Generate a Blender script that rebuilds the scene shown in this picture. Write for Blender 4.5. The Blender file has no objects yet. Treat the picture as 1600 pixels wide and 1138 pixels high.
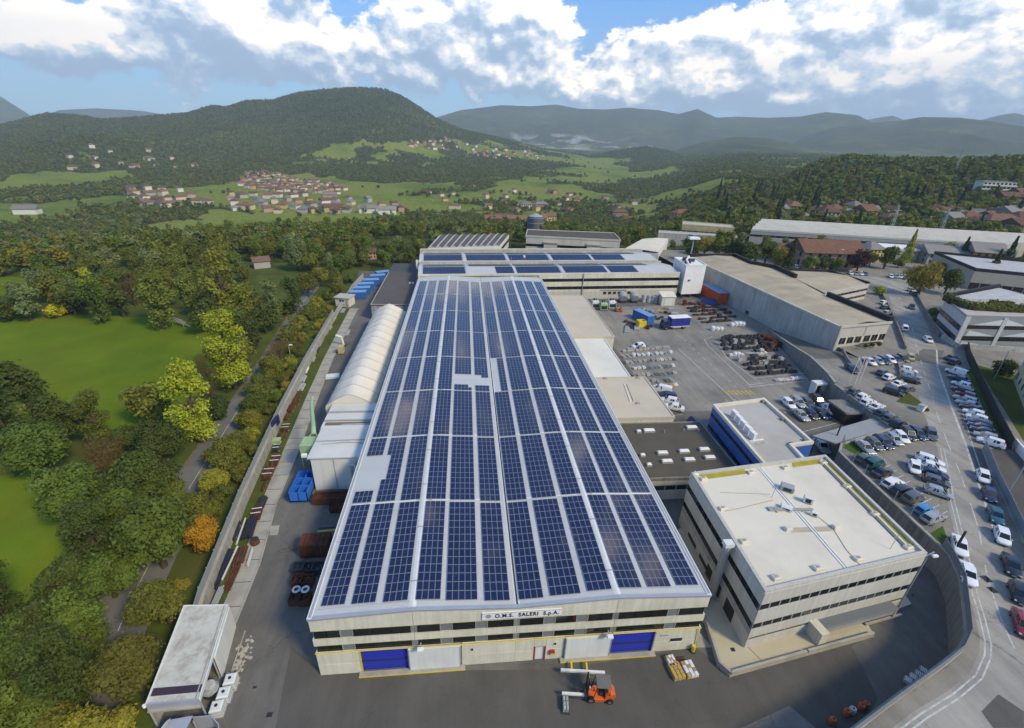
import bpy, math, random, zlib
import numpy as np
from mathutils import Vector, Matrix
from math import radians, sin, cos, tan, pi, atan2, hypot
random.seed(7)
C = bpy.context.scene.collection
SC = bpy.context.scene

# ------------------------------------------------------------------ camera, sky, sun, exposure
S = .58
FOC = 729.854
PITCH, ROLL, YAW = .45132, .03546, .10624
EYE = Vector((14.426, -29.036, 47.362))
_cp, _sp = cos(PITCH), sin(PITCH)
FWD = Vector((sin(YAW)*_cp, cos(YAW)*_cp, -_sp))
_r0 = Vector((cos(YAW), -sin(YAW), 0)); _u0 = _r0.cross(FWD)
RGT = _r0*cos(ROLL) + _u0*sin(ROLL)
UPV = -_r0*sin(ROLL) + _u0*cos(ROLL)
cd = bpy.data.cameras.new('camera'); cam = bpy.data.objects.new('camera', cd); C.objects.link(cam)
cd.sensor_width = 36; cd.lens = FOC/1600*36; cd.clip_start = .5; cd.clip_end = 60000
M3 = Matrix((RGT, UPV, -FWD)).transposed().to_4x4(); M3.translation = EYE
cam.matrix_world = M3
SC.camera = cam

SUN = Vector((.56, -.50, .66)).normalized()
w = bpy.data.worlds.new('World'); SC.world = w; w.use_nodes = True
def build_world():
    nt = w.node_tree; nt.nodes.clear(); N = nt.nodes.new; L = nt.links.new
    def node(t, **k):
        n = N(t)
        for a, b in k.items(): setattr(n, a, b)
        return n
    def mth(op, a, b=None, c=None, clamp=False):
        n = node('ShaderNodeMath', operation=op, use_clamp=clamp)
        for i, v in enumerate((a, b, c)):
            if v is None: continue
            if isinstance(v, (int, float)): n.inputs[i].default_value = v
            else: L(v, n.inputs[i])
        return n.outputs[0]
    def ramp(v, a, b, smooth=True):
        n = node('ShaderNodeMapRange', interpolation_type='SMOOTHSTEP' if smooth else 'LINEAR')
        L(v, n.inputs[0]); n.inputs[1].default_value = a; n.inputs[2].default_value = b
        return n.outputs[0]
    sky = node('ShaderNodeTexSky', sky_type='NISHITA', sun_disc=False)
    sky.sun_elevation = math.asin(SUN.z); sky.sun_rotation = atan2(SUN.x, SUN.y)
    sky.altitude = 300; sky.air_density = 1.0; sky.dust_density = .6; sky.ozone_density = 3.0
    tc = node('ShaderNodeTexCoord')
    # cloud density: 3-D noise on the view direction, plus the larger cloud banks at their bearings
    def P(px, py, rx, ry, wt):                  # a cloud bank (or gap) by its bearing and elevation, read off the photo
        return (math.degrees(math.atan((px-800)/730.))+6.1, math.degrees(math.atan((222-py)/730.*math.cos(math.atan((px-800)/730.))))+.0, rx/730*57.3*math.cos(math.atan((px-800)/730.))**2, ry/730*57.3*math.cos(math.atan((px-800)/730.)), wt)
    lobes = [P(*q) for q in ((10,80,55,45,.24),(110,115,115,42,.50),(230,118,60,30,.28),(270,45,95,45,.50),(330,95,120,40,.32),(440,40,105,55,.42),(430,108,110,28,.42),(530,115,60,25,.3),(690,50,105,62,.62),(640,110,80,50,.40),(770,95,80,48,.48),(835,95,45,35,.3),(720,150,150,22,.25),
        (1000,90,85,38,.50),(960,135,90,30,.28),(1100,110,95,55,.46),(1190,55,95,62,.50),(1280,120,130,45,.48),(1360,40,130,60,.60),(1480,70,140,70,.60),(1580,60,120,90,.55),(1420,130,150,40,.42),(1100,160,240,30,.5),(1420,165,260,30,.46),(160,148,200,24,.42),(430,140,150,24,.36),(760,145,110,34,.4),
        (955,32,110,50,-.60),(1050,30,70,40,-.40),(890,100,34,40,-.38),(865,40,40,26,-.36),(590,12,46,36,-.75),(150,28,130,40,-.95),(560,80,22,16,-.12),(880,150,40,14,-.2))]
    def density(off, coarse=False):
        va = node('ShaderNodeVectorMath', operation='ADD'); L(tc.outputs['Generated'], va.inputs[0]); va.inputs[1].default_value = off
        vn = node('ShaderNodeVectorMath', operation='NORMALIZE'); L(va.outputs[0], vn.inputs[0])
        def noise(scale, detail, rough, dist=0., seed=0., sq=1.45):
            mp = node('ShaderNodeVectorMath', operation='MULTIPLY'); L(vn.outputs[0], mp.inputs[0]); mp.inputs[1].default_value = (1, 1, sq)
            n = node('ShaderNodeTexNoise', noise_dimensions='4D'); L(mp.outputs[0], n.inputs['Vector'])
            n.inputs['W'].default_value = seed; n.inputs['Scale'].default_value = scale; n.inputs['Detail'].default_value = detail
            n.inputs['Roughness'].default_value = rough; n.inputs['Distortion'].default_value = dist
            return n.outputs[0]
        sx = node('ShaderNodeSeparateXYZ'); L(vn.outputs[0], sx.inputs[0])
        wob = mth('MULTIPLY', mth('SUBTRACT', noise(9, 3, .5, 0, 8.1), .5), 9.)
        az = mth('ADD', mth('MULTIPLY', mth('ARCTAN2', sx.outputs[0], sx.outputs[1]), 180/pi), wob)
        el = mth('MULTIPLY', mth('ARCSINE', sx.outputs[2]), 180/pi); elw = mth('MULTIPLY_ADD', wob, .35, el)
        d = mth('MULTIPLY_ADD', mth('SUBTRACT', noise(3.0, 2, .5, 0, 4.2), .5), .9, -.02)
        d = mth('MULTIPLY_ADD', mth('SUBTRACT', noise(12, 2 if coarse else 10, .60, .1, 1.7), .5), 1.5, d)
        for a, e, ra, re, wt in lobes:
            x = mth('DIVIDE', mth('SUBTRACT', az, a), ra); y = mth('DIVIDE', mth('SUBTRACT', elw, e), re)
            q = mth('MULTIPLY_ADD', x, x, mth('MULTIPLY', y, y))
            d = mth('MULTIPLY_ADD', mth('POWER', 2.718, mth('MULTIPLY', q, -1.)), wt*(.58 if wt > 0 else .85), d)
        return d, el
    d0, el = density((0, 0, 0))
    d1, _ = density((.006, -.006, .016))        # short and long steps towards the light: tops bright, bases grey
    d2, _ = density((.02, -.015, .055), True)
    alpha = ramp(d0, .09, .21)
    lit = mth('MULTIPLY_ADD', mth('SUBTRACT', d0, d1), 1.75, mth('MULTIPLY', mth('SUBTRACT', d0, d2), .55))
    shade = mth('ADD', ramp(lit, -.33, .36, False), 0., clamp=True)
    cr = node('ShaderNodeValToRGB'); L(shade, cr.inputs[0])
    e = cr.color_ramp.elements
    e[0].position = .0; e[0].color = (4.4, 5.9, 7.6, 1); e[1].position = 1; e[1].color = (27, 23, 17.5, 1)
    q = e.new(.30); q.color = (6.2, 7.7, 9.4, 1)
    q = e.new(.52); q.color = (11, 11.8, 12.2, 1)
    q = e.new(.74); q.color = (16, 15.4, 14.4, 1)
    hz = ramp(el, 14, -2, True)
    sk = node('ShaderNodeMix', data_type='RGBA', blend_type='MULTIPLY'); sk.inputs[0].default_value = 1
    L(sky.outputs[0], sk.inputs[6]); sk.inputs[7].default_value = (.52, 1.38, 2.1, 1)
    hzm = node('ShaderNodeMix', data_type='RGBA'); L(mth('MULTIPLY', hz, .72), hzm.inputs[0]); L(sk.outputs[2], hzm.inputs[6]); hzm.inputs[7].default_value = (6.2, 7.8, 9.2, 1)
    mx = node('ShaderNodeMix', data_type='RGBA'); L(mth('MULTIPLY', alpha, .97), mx.inputs[0]); L(hzm.outputs[2], mx.inputs[6]); L(cr.outputs[0], mx.inputs[7])
    bg = node('ShaderNodeBackground'); bg.inputs[1].default_value = .1; L(mx.outputs[2], bg.inputs[0])
    out = node('ShaderNodeOutputWorld'); L(bg.outputs[0], out.inputs[0])
build_world()
w.cycles.sampling_method = 'MANUAL'; w.cycles.sample_map_resolution = 512
sd = bpy.data.lights.new('sun', 'SUN'); sd.energy = 3.7; sd.angle = radians(11); sd.color = (1, .83, .53)
so = bpy.data.objects.new('sun', sd); C.objects.link(so); so.rotation_euler = SUN.to_track_quat('Z', 'Y').to_euler(); so.location = (0, 0, 300)
SC.view_settings.view_transform = 'Standard'; SC.view_settings.look = 'None'; SC.view_settings.exposure = .36; SC.view_settings.gamma = 1
SC.view_settings.use_curve_mapping = False
SC.cycles.use_denoising = True
SC.cycles.max_bounces = 5; SC.cycles.diffuse_bounces = 2; SC.cycles.glossy_bounces = 2; SC.cycles.transmission_bounces = 2; SC.cycles.volume_bounces = 0; SC.cycles.transparent_max_bounces = 8

# ------------------------------------------------------------------ measuring: a point of the photo on a level plane
def ray(px, py): return (FWD + RGT*((px-800)/FOC) - UPV*((py-569)/FOC)).normalized()
def G(px, py, z=0.):
    d = ray(px, py); t = (z-EYE.z)/d.z
    return EYE + d*t
def px_of(p):
    d = Vector(p)-EYE; z = d.dot(FWD)
    return (800+FOC*d.dot(RGT)/z, 569-FOC*d.dot(UPV)/z) if z > .1 else (-9999, -9999)

# ------------------------------------------------------------------ materials
_mats = {}
def mat(name, col, rough=.75, var=.18, scale=.5, spec=.3, bump=0., bscale=6., streak=0., dirt=None, dirt_amt=.35, dscale=.25, metal=0., objvar=0., fine=0., coat=0., hue=0., trans=0., crack=0.):
    """principled surface: base colour with two scales of noise, optional vertical streaks, blotchy dirt, per-object variation"""
    if name in _mats: return _mats[name]
    m = bpy.data.materials.new(name); m.use_nodes = True; nt = m.node_tree; L = nt.links.new
    b = nt.nodes['Principled BSDF']; b.inputs['Roughness'].default_value = rough; b.inputs['Specular IOR Level'].default_value = spec
    b.inputs['Metallic'].default_value = metal; b.inputs['Coat Weight'].default_value = coat
    def node(t, **k):
        n = nt.nodes.new(t)
        for a, q in k.items(): setattr(n, a, q)
        return n
    geo = node('ShaderNodeNewGeometry')
    def noise(sc, det=4, ro=.6, vec=None):
        n = node('ShaderNodeTexNoise'); n.inputs['Scale'].default_value = sc; n.inputs['Detail'].default_value = det; n.inputs['Roughness'].default_value = ro
        L(vec or geo.outputs['Position'], n.inputs['Vector']); return n.outputs[0]
    def rng(v, a, b2, c, d):
        n = node('ShaderNodeMapRange'); L(v, n.inputs[0])
        for i, q in enumerate((a, b2, c, d)): n.inputs[i+1].default_value = q
        return n.outputs[0]
    def mul(a, v):
        n = node('ShaderNodeMix', data_type='RGBA', blend_type='MULTIPLY'); n.inputs[0].default_value = 1
        L(a, n.inputs[6]); L(v, n.inputs[7]); return n.outputs[2]
    rgb = node('ShaderNodeRGB'); rgb.outputs[0].default_value = (*col, 1); c = rgb.outputs[0]
    if dirt:
        n = node('ShaderNodeMix', data_type='RGBA'); L(c, n.inputs[6]); n.inputs[7].default_value = (*dirt, 1)
        L(rng(noise(dscale, 6, .65), .45, .7, 0, dirt_amt), n.inputs[0]); c = n.outputs[2]
    if var:
        c = mul(c, rng(noise(scale, 5), .25, .75, 1-var, 1+var))
    if crack:
        vd = node('ShaderNodeTexVoronoi', feature='DISTANCE_TO_EDGE'); vd.inputs['Scale'].default_value = .085; wv = node('ShaderNodeVectorMath', operation='MULTIPLY_ADD'); nz_ = node('ShaderNodeTexNoise'); nz_.inputs['Scale'].default_value = .35; nz_.inputs['Detail'].default_value = 6; L(geo.outputs['Position'], nz_.inputs['Vector'])
        L(nz_.outputs['Color'], wv.inputs[0]); wv.inputs[1].default_value = (6, 6, 0); L(geo.outputs['Position'], wv.inputs[2]); L(wv.outputs[0], vd.inputs['Vector'])
        c = mul(c, rng(vd.outputs['Distance'], 0, .006, 1-crack, 1))
        sm = node('ShaderNodeVectorMath', operation='MULTIPLY'); L(geo.outputs['Position'], sm.inputs[0]); sm.inputs[1].default_value = (.55, .07, 1); c = mul(c, rng(noise(1., 5, .65, sm.outputs[0]), .42, .66, 1.05, 1-crack*.55))
        c = mul(c, rng(noise(.8, 2, .5), .66, .74, 1, 1-crack*.6))
    if fine:
        c = mul(c, rng(noise(9., 3, .7), .25, .75, 1-fine, 1+fine))
    if streak:
        mp = node('ShaderNodeVectorMath', operation='MULTIPLY'); L(geo.outputs['Position'], mp.inputs[0]); mp.inputs[1].default_value = (1.6, 1.6, .07)
        c = mul(c, rng(noise(1.6, 5, .7, mp.outputs[0]), .35, .7, 1.0+streak*.3, 1-streak))
    if objvar or hue:
        oi = node('ShaderNodeObjectInfo'); hs = node('ShaderNodeHueSaturation'); L(c, hs.inputs['Color'])
        L(rng(oi.outputs['Random'], 0, 1, 1-objvar, 1+objvar), hs.inputs['Value'])
        if hue:
            f = node('ShaderNodeMath', operation='FRACT'); mm = node('ShaderNodeMath', operation='MULTIPLY'); mm.inputs[1].default_value = 7.31
            L(oi.outputs['Random'], mm.inputs[0]); L(mm.outputs[0], f.inputs[0]); L(rng(f.outputs[0], 0, 1, .5-hue, .5+hue), hs.inputs['Hue'])
        c = hs.outputs['Color']
    L(c, b.inputs['Base Color'])
    if bump:
        bp = node('ShaderNodeBump'); bp.inputs['Strength'].default_value = bump; bp.inputs['Distance'].default_value = .1
        L(noise(bscale, 5), bp.inputs['Height']); L(bp.outputs[0], b.inputs['Normal'])
    if trans:
        tr = node('ShaderNodeBsdfTranslucent'); L(c, tr.inputs[0]); ms = node('ShaderNodeMixShader'); ms.inputs[0].default_value = trans
        L(b.outputs[0], ms.inputs[1]); L(tr.outputs[0], ms.inputs[2]); L(ms.outputs[0], nt.nodes['Material Output'].inputs[0])
    _mats[name] = m
    return m

# ------------------------------------------------------------------ mesh builder
class MB:
    def __init__(s): s.v = []; s.f = []; s.mi = []; s.mats = []; s.M = None
    def at(s, x=0, y=0, z=0, rz=0): s.M = Matrix.Translation((x, y, z)) @ Matrix.Rotation(rz, 4, 'Z'); return s
    def mx(s, M): s.M = M; return s
    def m(s, mt):
        if mt not in s.mats: s.mats.append(mt)
        return s.mats.index(mt)
    def add(s, vs, fs, mt):
        k = len(s.v); i = s.m(mt)
        if s.M is not None: vs = [tuple(s.M @ Vector(v)) for v in vs]
        s.v += [tuple(v) for v in vs]; s.f += [tuple(k+a for a in f) for f in fs]; s.mi += [i]*len(fs)
        return s
    def box(s, x0, x1, y0, y1, z0, z1, mt):
        return s.add([(x0,y0,z0),(x1,y0,z0),(x1,y1,z0),(x0,y1,z0),(x0,y0,z1),(x1,y0,z1),(x1,y1,z1),(x0,y1,z1)],
                     [(0,3,2,1),(4,5,6,7),(0,1,5,4),(1,2,6,5),(2,3,7,6),(3,0,4,7)], mt)
    def bbox(s, x0, x1, y0, y1, z0, z1, mt, b=.03):
        """box with its upper edges chamfered"""
        o = [(x0,y0),(x1,y0),(x1,y1),(x0,y1)]; i = [(x0+b,y0+b),(x1-b,y0+b),(x1-b,y1-b),(x0+b,y1-b)]
        vs = [(*p,z0) for p in o]+[(*p,z1-b) for p in o]+[(*p,z1) for p in i]
        fs = [(0,3,2,1),(8,9,10,11)]+[(k,(k+1)%4,4+(k+1)%4,4+k) for k in range(4)]+[(4+k,4+(k+1)%4,8+(k+1)%4,8+k) for k in range(4)]
        return s.add(vs, fs, mt)
    def prism(s, poly, z0, z1, mt, bottom=True, side=None):
        n = len(poly)
        a = sum(poly[i][0]*poly[(i+1)%n][1]-poly[(i+1)%n][0]*poly[i][1] for i in range(n))
        if a < 0: poly = poly[::-1]
        vs = [(p[0],p[1],z0) for p in poly]+[(p[0],p[1],z1) for p in poly]
        s.add(vs, [tuple(range(n, 2*n))]+([tuple(range(n-1,-1,-1))] if bottom else []), mt)
        return s.add(vs, [(i,(i+1)%n,n+(i+1)%n,n+i) for i in range(n)], side or mt)
    def quad(s, a, b, c, d, mt): return s.add([a,b,c,d], [(0,1,2,3)], mt)
    def ring(s, pts, r, mt, n=6, caps=True):
        """tube along pts; r number or list"""
        P = [Vector(p) for p in pts]; k = len(P); vs = []; fs = []
        for i, p in enumerate(P):
            t = (P[min(i+1,k-1)]-P[max(i-1,0)]).normalized(); a = t.orthogonal().normalized() if abs(t.z) > .9 else t.cross(Vector((0,0,1))).normalized(); b = t.cross(a)
            rr = r[i] if isinstance(r, (list, tuple)) else r
            vs += [tuple(p+a*(rr*cos(2*pi*j/n))+b*(rr*sin(2*pi*j/n))) for j in range(n)]
        for i in range(k-1):
            for j in range(n): fs.append((i*n+j, i*n+(j+1)%n, (i+1)*n+(j+1)%n, (i+1)*n+j))
        if caps: fs += [tuple(range(n-1,-1,-1)), tuple(range((k-1)*n, k*n))]
        return s.add(vs, fs, mt)
    def cyl(s, x, y, z0, z1, r, mt, n=12, r1=None):
        return s.ring([(x,y,z0),(x,y,z1)], [r, r if r1 is None else r1], mt, n)
    def wall(s, pts, z0, z1, th, mt):
        """vertical wall of thickness th along a polyline, mitred"""
        P = [Vector((p[0],p[1])) for p in pts]; n = len(P); offs = []
        for i in range(n):
            a = (P[i]-P[i-1]).normalized() if i else (P[1]-P[0]).normalized(); b = (P[i+1]-P[i]).normalized() if i < n-1 else a
            m_ = Vector((-(a.y+b.y), a.x+b.x)); m_.normalize(); k = max(.4, m_.dot(Vector((-a.y, a.x)))); offs.append(m_*(th/2/k))
        A = [P[i]+offs[i] for i in range(n)]; B = [P[i]-offs[i] for i in range(n)]
        zt = z1 if isinstance(z1, (list, tuple)) else [z1]*n; zb = z0 if isinstance(z0, (list, tuple)) else [z0]*n
        vs = []
        for i in range(n): vs += [(*A[i],zb[i]),(*B[i],zb[i]),(*B[i],zt[i]),(*A[i],zt[i])]
        fs = []
        for i in range(n-1):
            k = 4*i
            fs += [(k+1,k+5,k+6,k+2),(k+4,k,k+3,k+7),(k+3,k+2,k+6,k+7),(k,k+4,k+5,k+1)]
        fs += [(0,1,2,3),(4*n-1,4*n-2,4*n-3,4*n-4)]
        return s.add(vs, fs, mt)
    def mesh(s, name, smooth=False):
        me = bpy.data.meshes.new(name); me.from_pydata(s.v, [], s.f)
        for q in s.mats: me.materials.append(q)
        me.polygons.foreach_set('material_index', s.mi)
        if smooth: me.polygons.foreach_set('use_smooth', [True]*len(s.f))
        me.update(); return me
    def build(s, name, parent=None, smooth=False, **props):
        return obj(name, s.mesh(name, smooth), parent, **props)
def obj(name, me, parent=None, loc=(0,0,0), rot=(0,0,0), **props):
    o = bpy.data.objects.new(name, me); C.objects.link(o); o.location = loc; o.rotation_euler = rot
    if parent is not None: o.parent = parent; KIDS.setdefault(parent.name, []).append(o)
    return tag(o, **props)
def tag(o, label=None, cat=None, group=None, kind=None):
    for k, v in (('label', label), ('category', cat), ('group', group), ('kind', kind)):
        if v: o[k] = v
    return o
def thing(name, label, cat, loc=(0,0,0), rz=0, group=None):
    return obj(name, None, None, loc, (0,0,rz), label=label, cat=cat, group=group)
KIDS = {}
def copy_tree(o, loc=None, rz=None, parent=None, **props):
    c = o.copy(); C.objects.link(c)
    if parent is not None: c.parent = parent
    if loc is not None: c.location = loc
    if rz is not None: c.rotation_euler = (0,0,rz)
    for k in KIDS.get(o.name, ()): copy_tree(k, parent=c)
    return tag(c, **props)
ORD = ['first','second','third','fourth','fifth','sixth','seventh','eighth','ninth','tenth','eleventh','twelfth','thirteenth','fourteenth','fifteenth','sixteenth','seventeenth','eighteenth','nineteenth','twentieth','twenty-first','twenty-second','twenty-third','twenty-fourth','twenty-fifth']
ORD += [f'{a}-{b}' for a in ('twenty','thirty','forty','fifty') for b in ORD[:9] if f'{a}-{b}' not in ORD]

# value noise (numpy) for terrain and scatter
_rs = np.random.RandomState(11); _tab = _rs.rand(512, 512)
def vnoise(x, y):
    xi = np.floor(x).astype(int); yi = np.floor(y).astype(int); fx = x-xi; fy = y-yi
    fx = fx*fx*(3-2*fx); fy = fy*fy*(3-2*fy); t = _tab
    a = t[xi & 511, yi & 511]; b = t[(xi+1) & 511, yi & 511]; c = t[xi & 511, (yi+1) & 511]; d = t[(xi+1) & 511, (yi+1) & 511]
    return (a*(1-fx)+b*fx)*(1-fy)+(c*(1-fx)+d*fx)*fy
def fbm(x, y, o=5):
    s = 0; a = .5; f = 1.
    for i in range(o): s = s+a*(vnoise(x*f+17.3*i, y*f-9.1*i)-.5); a *= .5; f *= 2.03
    return s
def sstep(a, b, x): t = np.clip((x-a)/(b-a), 0, 1); return t*t*(3-2*t)

# ------------------------------------------------------------------ terrain
HU = 3.5                                     # level of the street and car parks; the yard is 0
RIDGES = [ # distance, width towards the viewer, width behind, skyline read off the photo
 (8600, 2000, 1500, [(-500,100),(-200,115),(0,150),(50,182),(70,186),(90,172),(150,169),(220,173),(300,186),(420,215),(700,215),(1250,215),(1330,192),(1370,184),(1395,180),(1420,190),(1480,196),(1530,188),(1560,180),(1585,176),(1620,185),(1700,160),(2100,120)]),
 (6200, 2300, 2500, [(520,240),(640,215),(680,184),(720,172),(780,165),(830,166),(870,163),(905,170),(945,171),(985,168),(1000,170),(1030,172),(1060,178),(1090,170),(1120,184),(1150,182),(1200,184),(1250,182),(1290,175),(1340,180),(1360,190),(1420,210),(1600,215)]),
 (4900, 1500, 2000, [(1230,222),(1300,200),(1370,192),(1410,188),(1440,183),(1500,184),(1550,190),(1600,198),(1700,196),(1900,180),(2300,150)]),
 (2600, 1150, 1500, [(-900,150),(-500,170),(-300,186),(-100,195),(0,197),(40,187),(75,178),(130,182),(160,188),(230,183),(290,178),(330,166),(355,168),(385,158),(425,157),(470,145),(520,140),(560,138),(600,140),(630,152),(650,165),(680,185),(720,203),(780,216),(850,234),(950,250)]),
 (1750, 600, 600, [(-400,215),(-200,225),(0,235),(60,222),(120,213),(190,215),(240,222),(300,235),(360,245),(420,262),(480,275)]),
 (3500, 900, 900, [(960,252),(1050,236),(1100,222),(1150,214),(1200,216),(1250,228),(1320,244)]),
 (2700, 500, 500, [(880,252),(960,236),(1010,229),(1050,238),(1090,252)]),
 (760, 330, 500, [(1120,330),(1180,305),(1225,286),(1250,269),(1280,256),(1330,247),(1380,250),(1430,252),(1500,253),(1560,250),(1600,248),(1700,238),(1900,225),(2300,200)]),
]
def _prep(r):
    D, wf, wb, pts = r; az = []; te = []
    for p in pts:
        d = ray(*p); az.append(atan2(d.x, d.y)); te.append(d.z/hypot(d.x, d.y))
    o = np.argsort(az); return D, wf, wb, np.array(az)[o], np.array(te)[o]
_RP = [_prep(r) for r in RIDGES]
def height(x, y):
    x = np.asarray(x, float); y = np.asarray(y, float)
    dx = x-EYE.x; dy = y-EYE.y; D = np.hypot(dx, dy)+1e-6; az = np.arctan2(dx, dy)
    left = 1-sstep(radians(19), radians(31), az); left = np.where(az < -radians(100), 0, left)
    base = -46*sstep(215, 560, D)*left
    base = base+(HU-.25)*sstep(99, 125, x)*sstep(120, 150, D)*(1-left)+np.where(D > 900, (D-900)*.0085, 0)*np.where(D < 4200, 1, 4200/D)
    und = fbm(x/420., y/420., 4)*34*sstep(450, 1300, D)+fbm(x/90.+40, y/90., 3)*5*sstep(260, 600, D)
    h = base+und
    for Dr, wf, wb, A, T in _RP:
        crest = EYE.z+Dr*np.interp(az, A, T)
        fade = sstep(A[0]-.02, A[0]+.03, az)*(1-sstep(A[-1]-.03, A[-1]+.02, az))
        warp = fbm(x/(wf*.9)+3.1, y/(wf*.9)+7.7, 4)*wf*.55
        u = (D+warp*np.clip(np.abs(D-Dr)/(wf*.35), 0, 1)-Dr)
        p = np.where(u < 0, np.clip(1+u/wf, 0, 1), np.clip(1-u/wb, 0, 1)); p = p*p*(3-2*p)*.55+p*.45
        rel = np.clip(crest-base, 0, None)
        gul = fbm(x/(wf*.24), y/(wf*.24), 6)*rel*(.36 if Dr < 3000 else .62)*np.clip(p*(1-p)*4, 0, 1)
        h = np.maximum(h, base+und*(1-p)+rel*fade*p+gul*fade)
    return h
def h1(x, y): return float(height(np.array([x]), np.array([y]))[0])
def on_land(px, py, d0=60, d1=9000):
    """the point of the land that the photo shows at a pixel"""
    d = ray(px, py); hh = hypot(d.x, d.y); t = np.geomspace(d0, d1, 700)
    X = EYE.x+d.x/hh*t; Y = EYE.y+d.y/hh*t; Z = EYE.z+d.z/hh*t; hit = np.nonzero(Z <= height(X, Y))[0]
    if len(hit) == 0: return None
    i = hit[0]; return Vector((X[i], Y[i], float(height(X[i:i+1], Y[i:i+1])[0])))
VILLAGE = []       # centres and radii of cleared village ground, filled from photo pixels
for q, r in (((430,283),70),((480,290),70),((520,300),60),((560,322),50),((430,325),45),((300,310),40),((600,328),50),((480,325),40)):
    p = on_land(*q); VILLAGE.append((p.x, p.y, r))
def field_mask(x, y):
    """1 on open meadow, 0 in woodland"""
    dx = x-EYE.x; dy = y-EYE.y; D = np.hypot(dx, dy); az = np.arctan2(dx, dy)
    n = fbm(x/170.+5, y/240.-3, 4)
    f = sstep(.035, .07, n+.075*(1-sstep(.16, .30, np.abs(az-.13)))*sstep(520, 900, D)*(1-sstep(2200, 2700, D))+.02-.16*sstep(1150, 2000, D)*(np.abs(az-.12) > .2)-.1*sstep(1900, 2800, D)-.6*sstep(0, 90, height(x, y)-5)+.6*(np.abs(fbm(x/95.+3, y/60., 3))-.13))
    f = f*sstep(420, 520, D)
    rt = sstep(radians(27), radians(33), az); f = f*(1-rt)+rt*sstep(.12, .17, fbm(x/70., y/55., 3))*(D > 260)*(1-sstep(8, 30, height(x, y)-8))
    for a, b, r in VILLAGE: f = np.maximum(f, 1-sstep(r*.75, r, np.hypot(x-a, y-b)))
    return f
def build_terrain():
    azs = np.concatenate([np.linspace(-pi, -1.05, 50)[:-1], np.linspace(-1.05, 1.25, 620), np.linspace(1.25, pi, 46)[1:]])
    rs = np.concatenate([np.linspace(0, 200, 26)[1:], np.geomspace(206, 9550, 300)])
    A, R = np.meshgrid(azs, rs); X = EYE.x+R*np.sin(A); Y = EYE.y+R*np.cos(A); Z = height(X, Y)
    Z = Z-.3*(R < 260)
    n, m_ = A.shape
    V = np.stack([X, Y, Z], -1).reshape(-1, 3); V = np.vstack([V, [[EYE.x, EYE.y, -.3]]])
    i, j = np.meshgrid(np.arange(n-1), np.arange(m_-1), indexing='ij'); k = (i*m_+j).ravel()
    F = np.stack([k, k+m_, k+m_+1, k+1], 1)
    me = bpy.data.meshes.new('terrain'); c = n*m_
    faces = F.tolist()+[(c, q, q+1) for q in range(m_-1)]
    me.from_pydata(V.tolist(), [], faces); me.polygons.foreach_set('use_smooth', [True]*len(faces))
    at = me.attributes.new('meadow', 'FLOAT', 'POINT'); at.data.foreach_set('value', np.append(field_mask(X, Y).ravel(), 0.).astype(np.float32))
    rock = np.zeros_like(X); q = on_land(890, 225)
    if q is not None:
        rock = (1-sstep(250, 620, np.hypot((X-q.x)*.6, Y-q.y)))*sstep(.02, .1, fbm(X/120., Y/120.+9, 5))
    at = me.attributes.new('rock', 'FLOAT', 'POINT'); at.data.foreach_set('value', np.append(rock.ravel(), 0.).astype(np.float32))
    m = bpy.data.materials.new('land'); m.use_nodes = True; nt = m.node_tree; L = nt.links.new; b = nt.nodes['Principled BSDF']
    b.inputs['Roughness'].default_value = .95; b.inputs['Specular IOR Level'].default_value = .1
    geo = nt.nodes.new('ShaderNodeNewGeometry')
    def noise(sc, det=5, ro=.6):
        q = nt.nodes.new('ShaderNodeTexNoise'); q.inputs['Scale'].default_value = sc; q.inputs['Detail'].default_value = det; q.inputs['Roughness'].default_value = ro; L(geo.outputs['Position'], q.inputs['Vector']); return q.outputs[0]
    def rmp(v, st):
        q = nt.nodes.new('ShaderNodeValToRGB'); L(v, q.inputs[0]); e = q.color_ramp.elements
        while len(e) < len(st): e.new(.5)
        for el, (p, c_) in zip(e, st): el.position = p; el.color = (*c_, 1)
        return q.outputs[0]
    def mix(f, a, b_, mode='MIX'):
        q = nt.nodes.new('ShaderNodeMix'); q.data_type = 'RGBA'; q.blend_type = mode
        if isinstance(f, float): q.inputs[0].default_value = f
        else: L(f, q.inputs[0])
        L(a, q.inputs[6]); L(b_, q.inputs[7]); return q.outputs[2]
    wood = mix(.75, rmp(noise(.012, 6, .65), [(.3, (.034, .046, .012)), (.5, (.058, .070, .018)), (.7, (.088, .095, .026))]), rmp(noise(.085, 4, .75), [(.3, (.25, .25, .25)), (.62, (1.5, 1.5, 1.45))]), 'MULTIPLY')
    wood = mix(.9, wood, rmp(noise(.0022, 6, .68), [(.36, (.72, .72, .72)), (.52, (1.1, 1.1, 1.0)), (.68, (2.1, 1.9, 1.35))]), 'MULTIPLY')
    grass = mix(.7, rmp(noise(.006, 4), [(.35, (.11, .16, .02)), (.5, (.19, .235, .03)), (.65, (.22, .225, .05))]), rmp(noise(.25, 5, .7), [(.3, (.7, .7, .7)), (.7, (1.2, 1.2, 1.2))]), 'MULTIPLY')
    a1 = nt.nodes.new('ShaderNodeAttribute'); a1.attribute_name = 'meadow'; a2 = nt.nodes.new('ShaderNodeAttribute'); a2.attribute_name = 'rock'
    q = nt.nodes.new('ShaderNodeMapRange'); L(a1.outputs['Fac'], q.inputs[0]); q.inputs[1].default_value = .4; q.inputs[2].default_value = .6
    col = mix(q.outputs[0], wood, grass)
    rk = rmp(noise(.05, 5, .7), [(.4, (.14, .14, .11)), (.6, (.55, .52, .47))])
    col = mix(a2.outputs['Fac'], col, rk); L(col, b.inputs['Base Color'])
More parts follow.
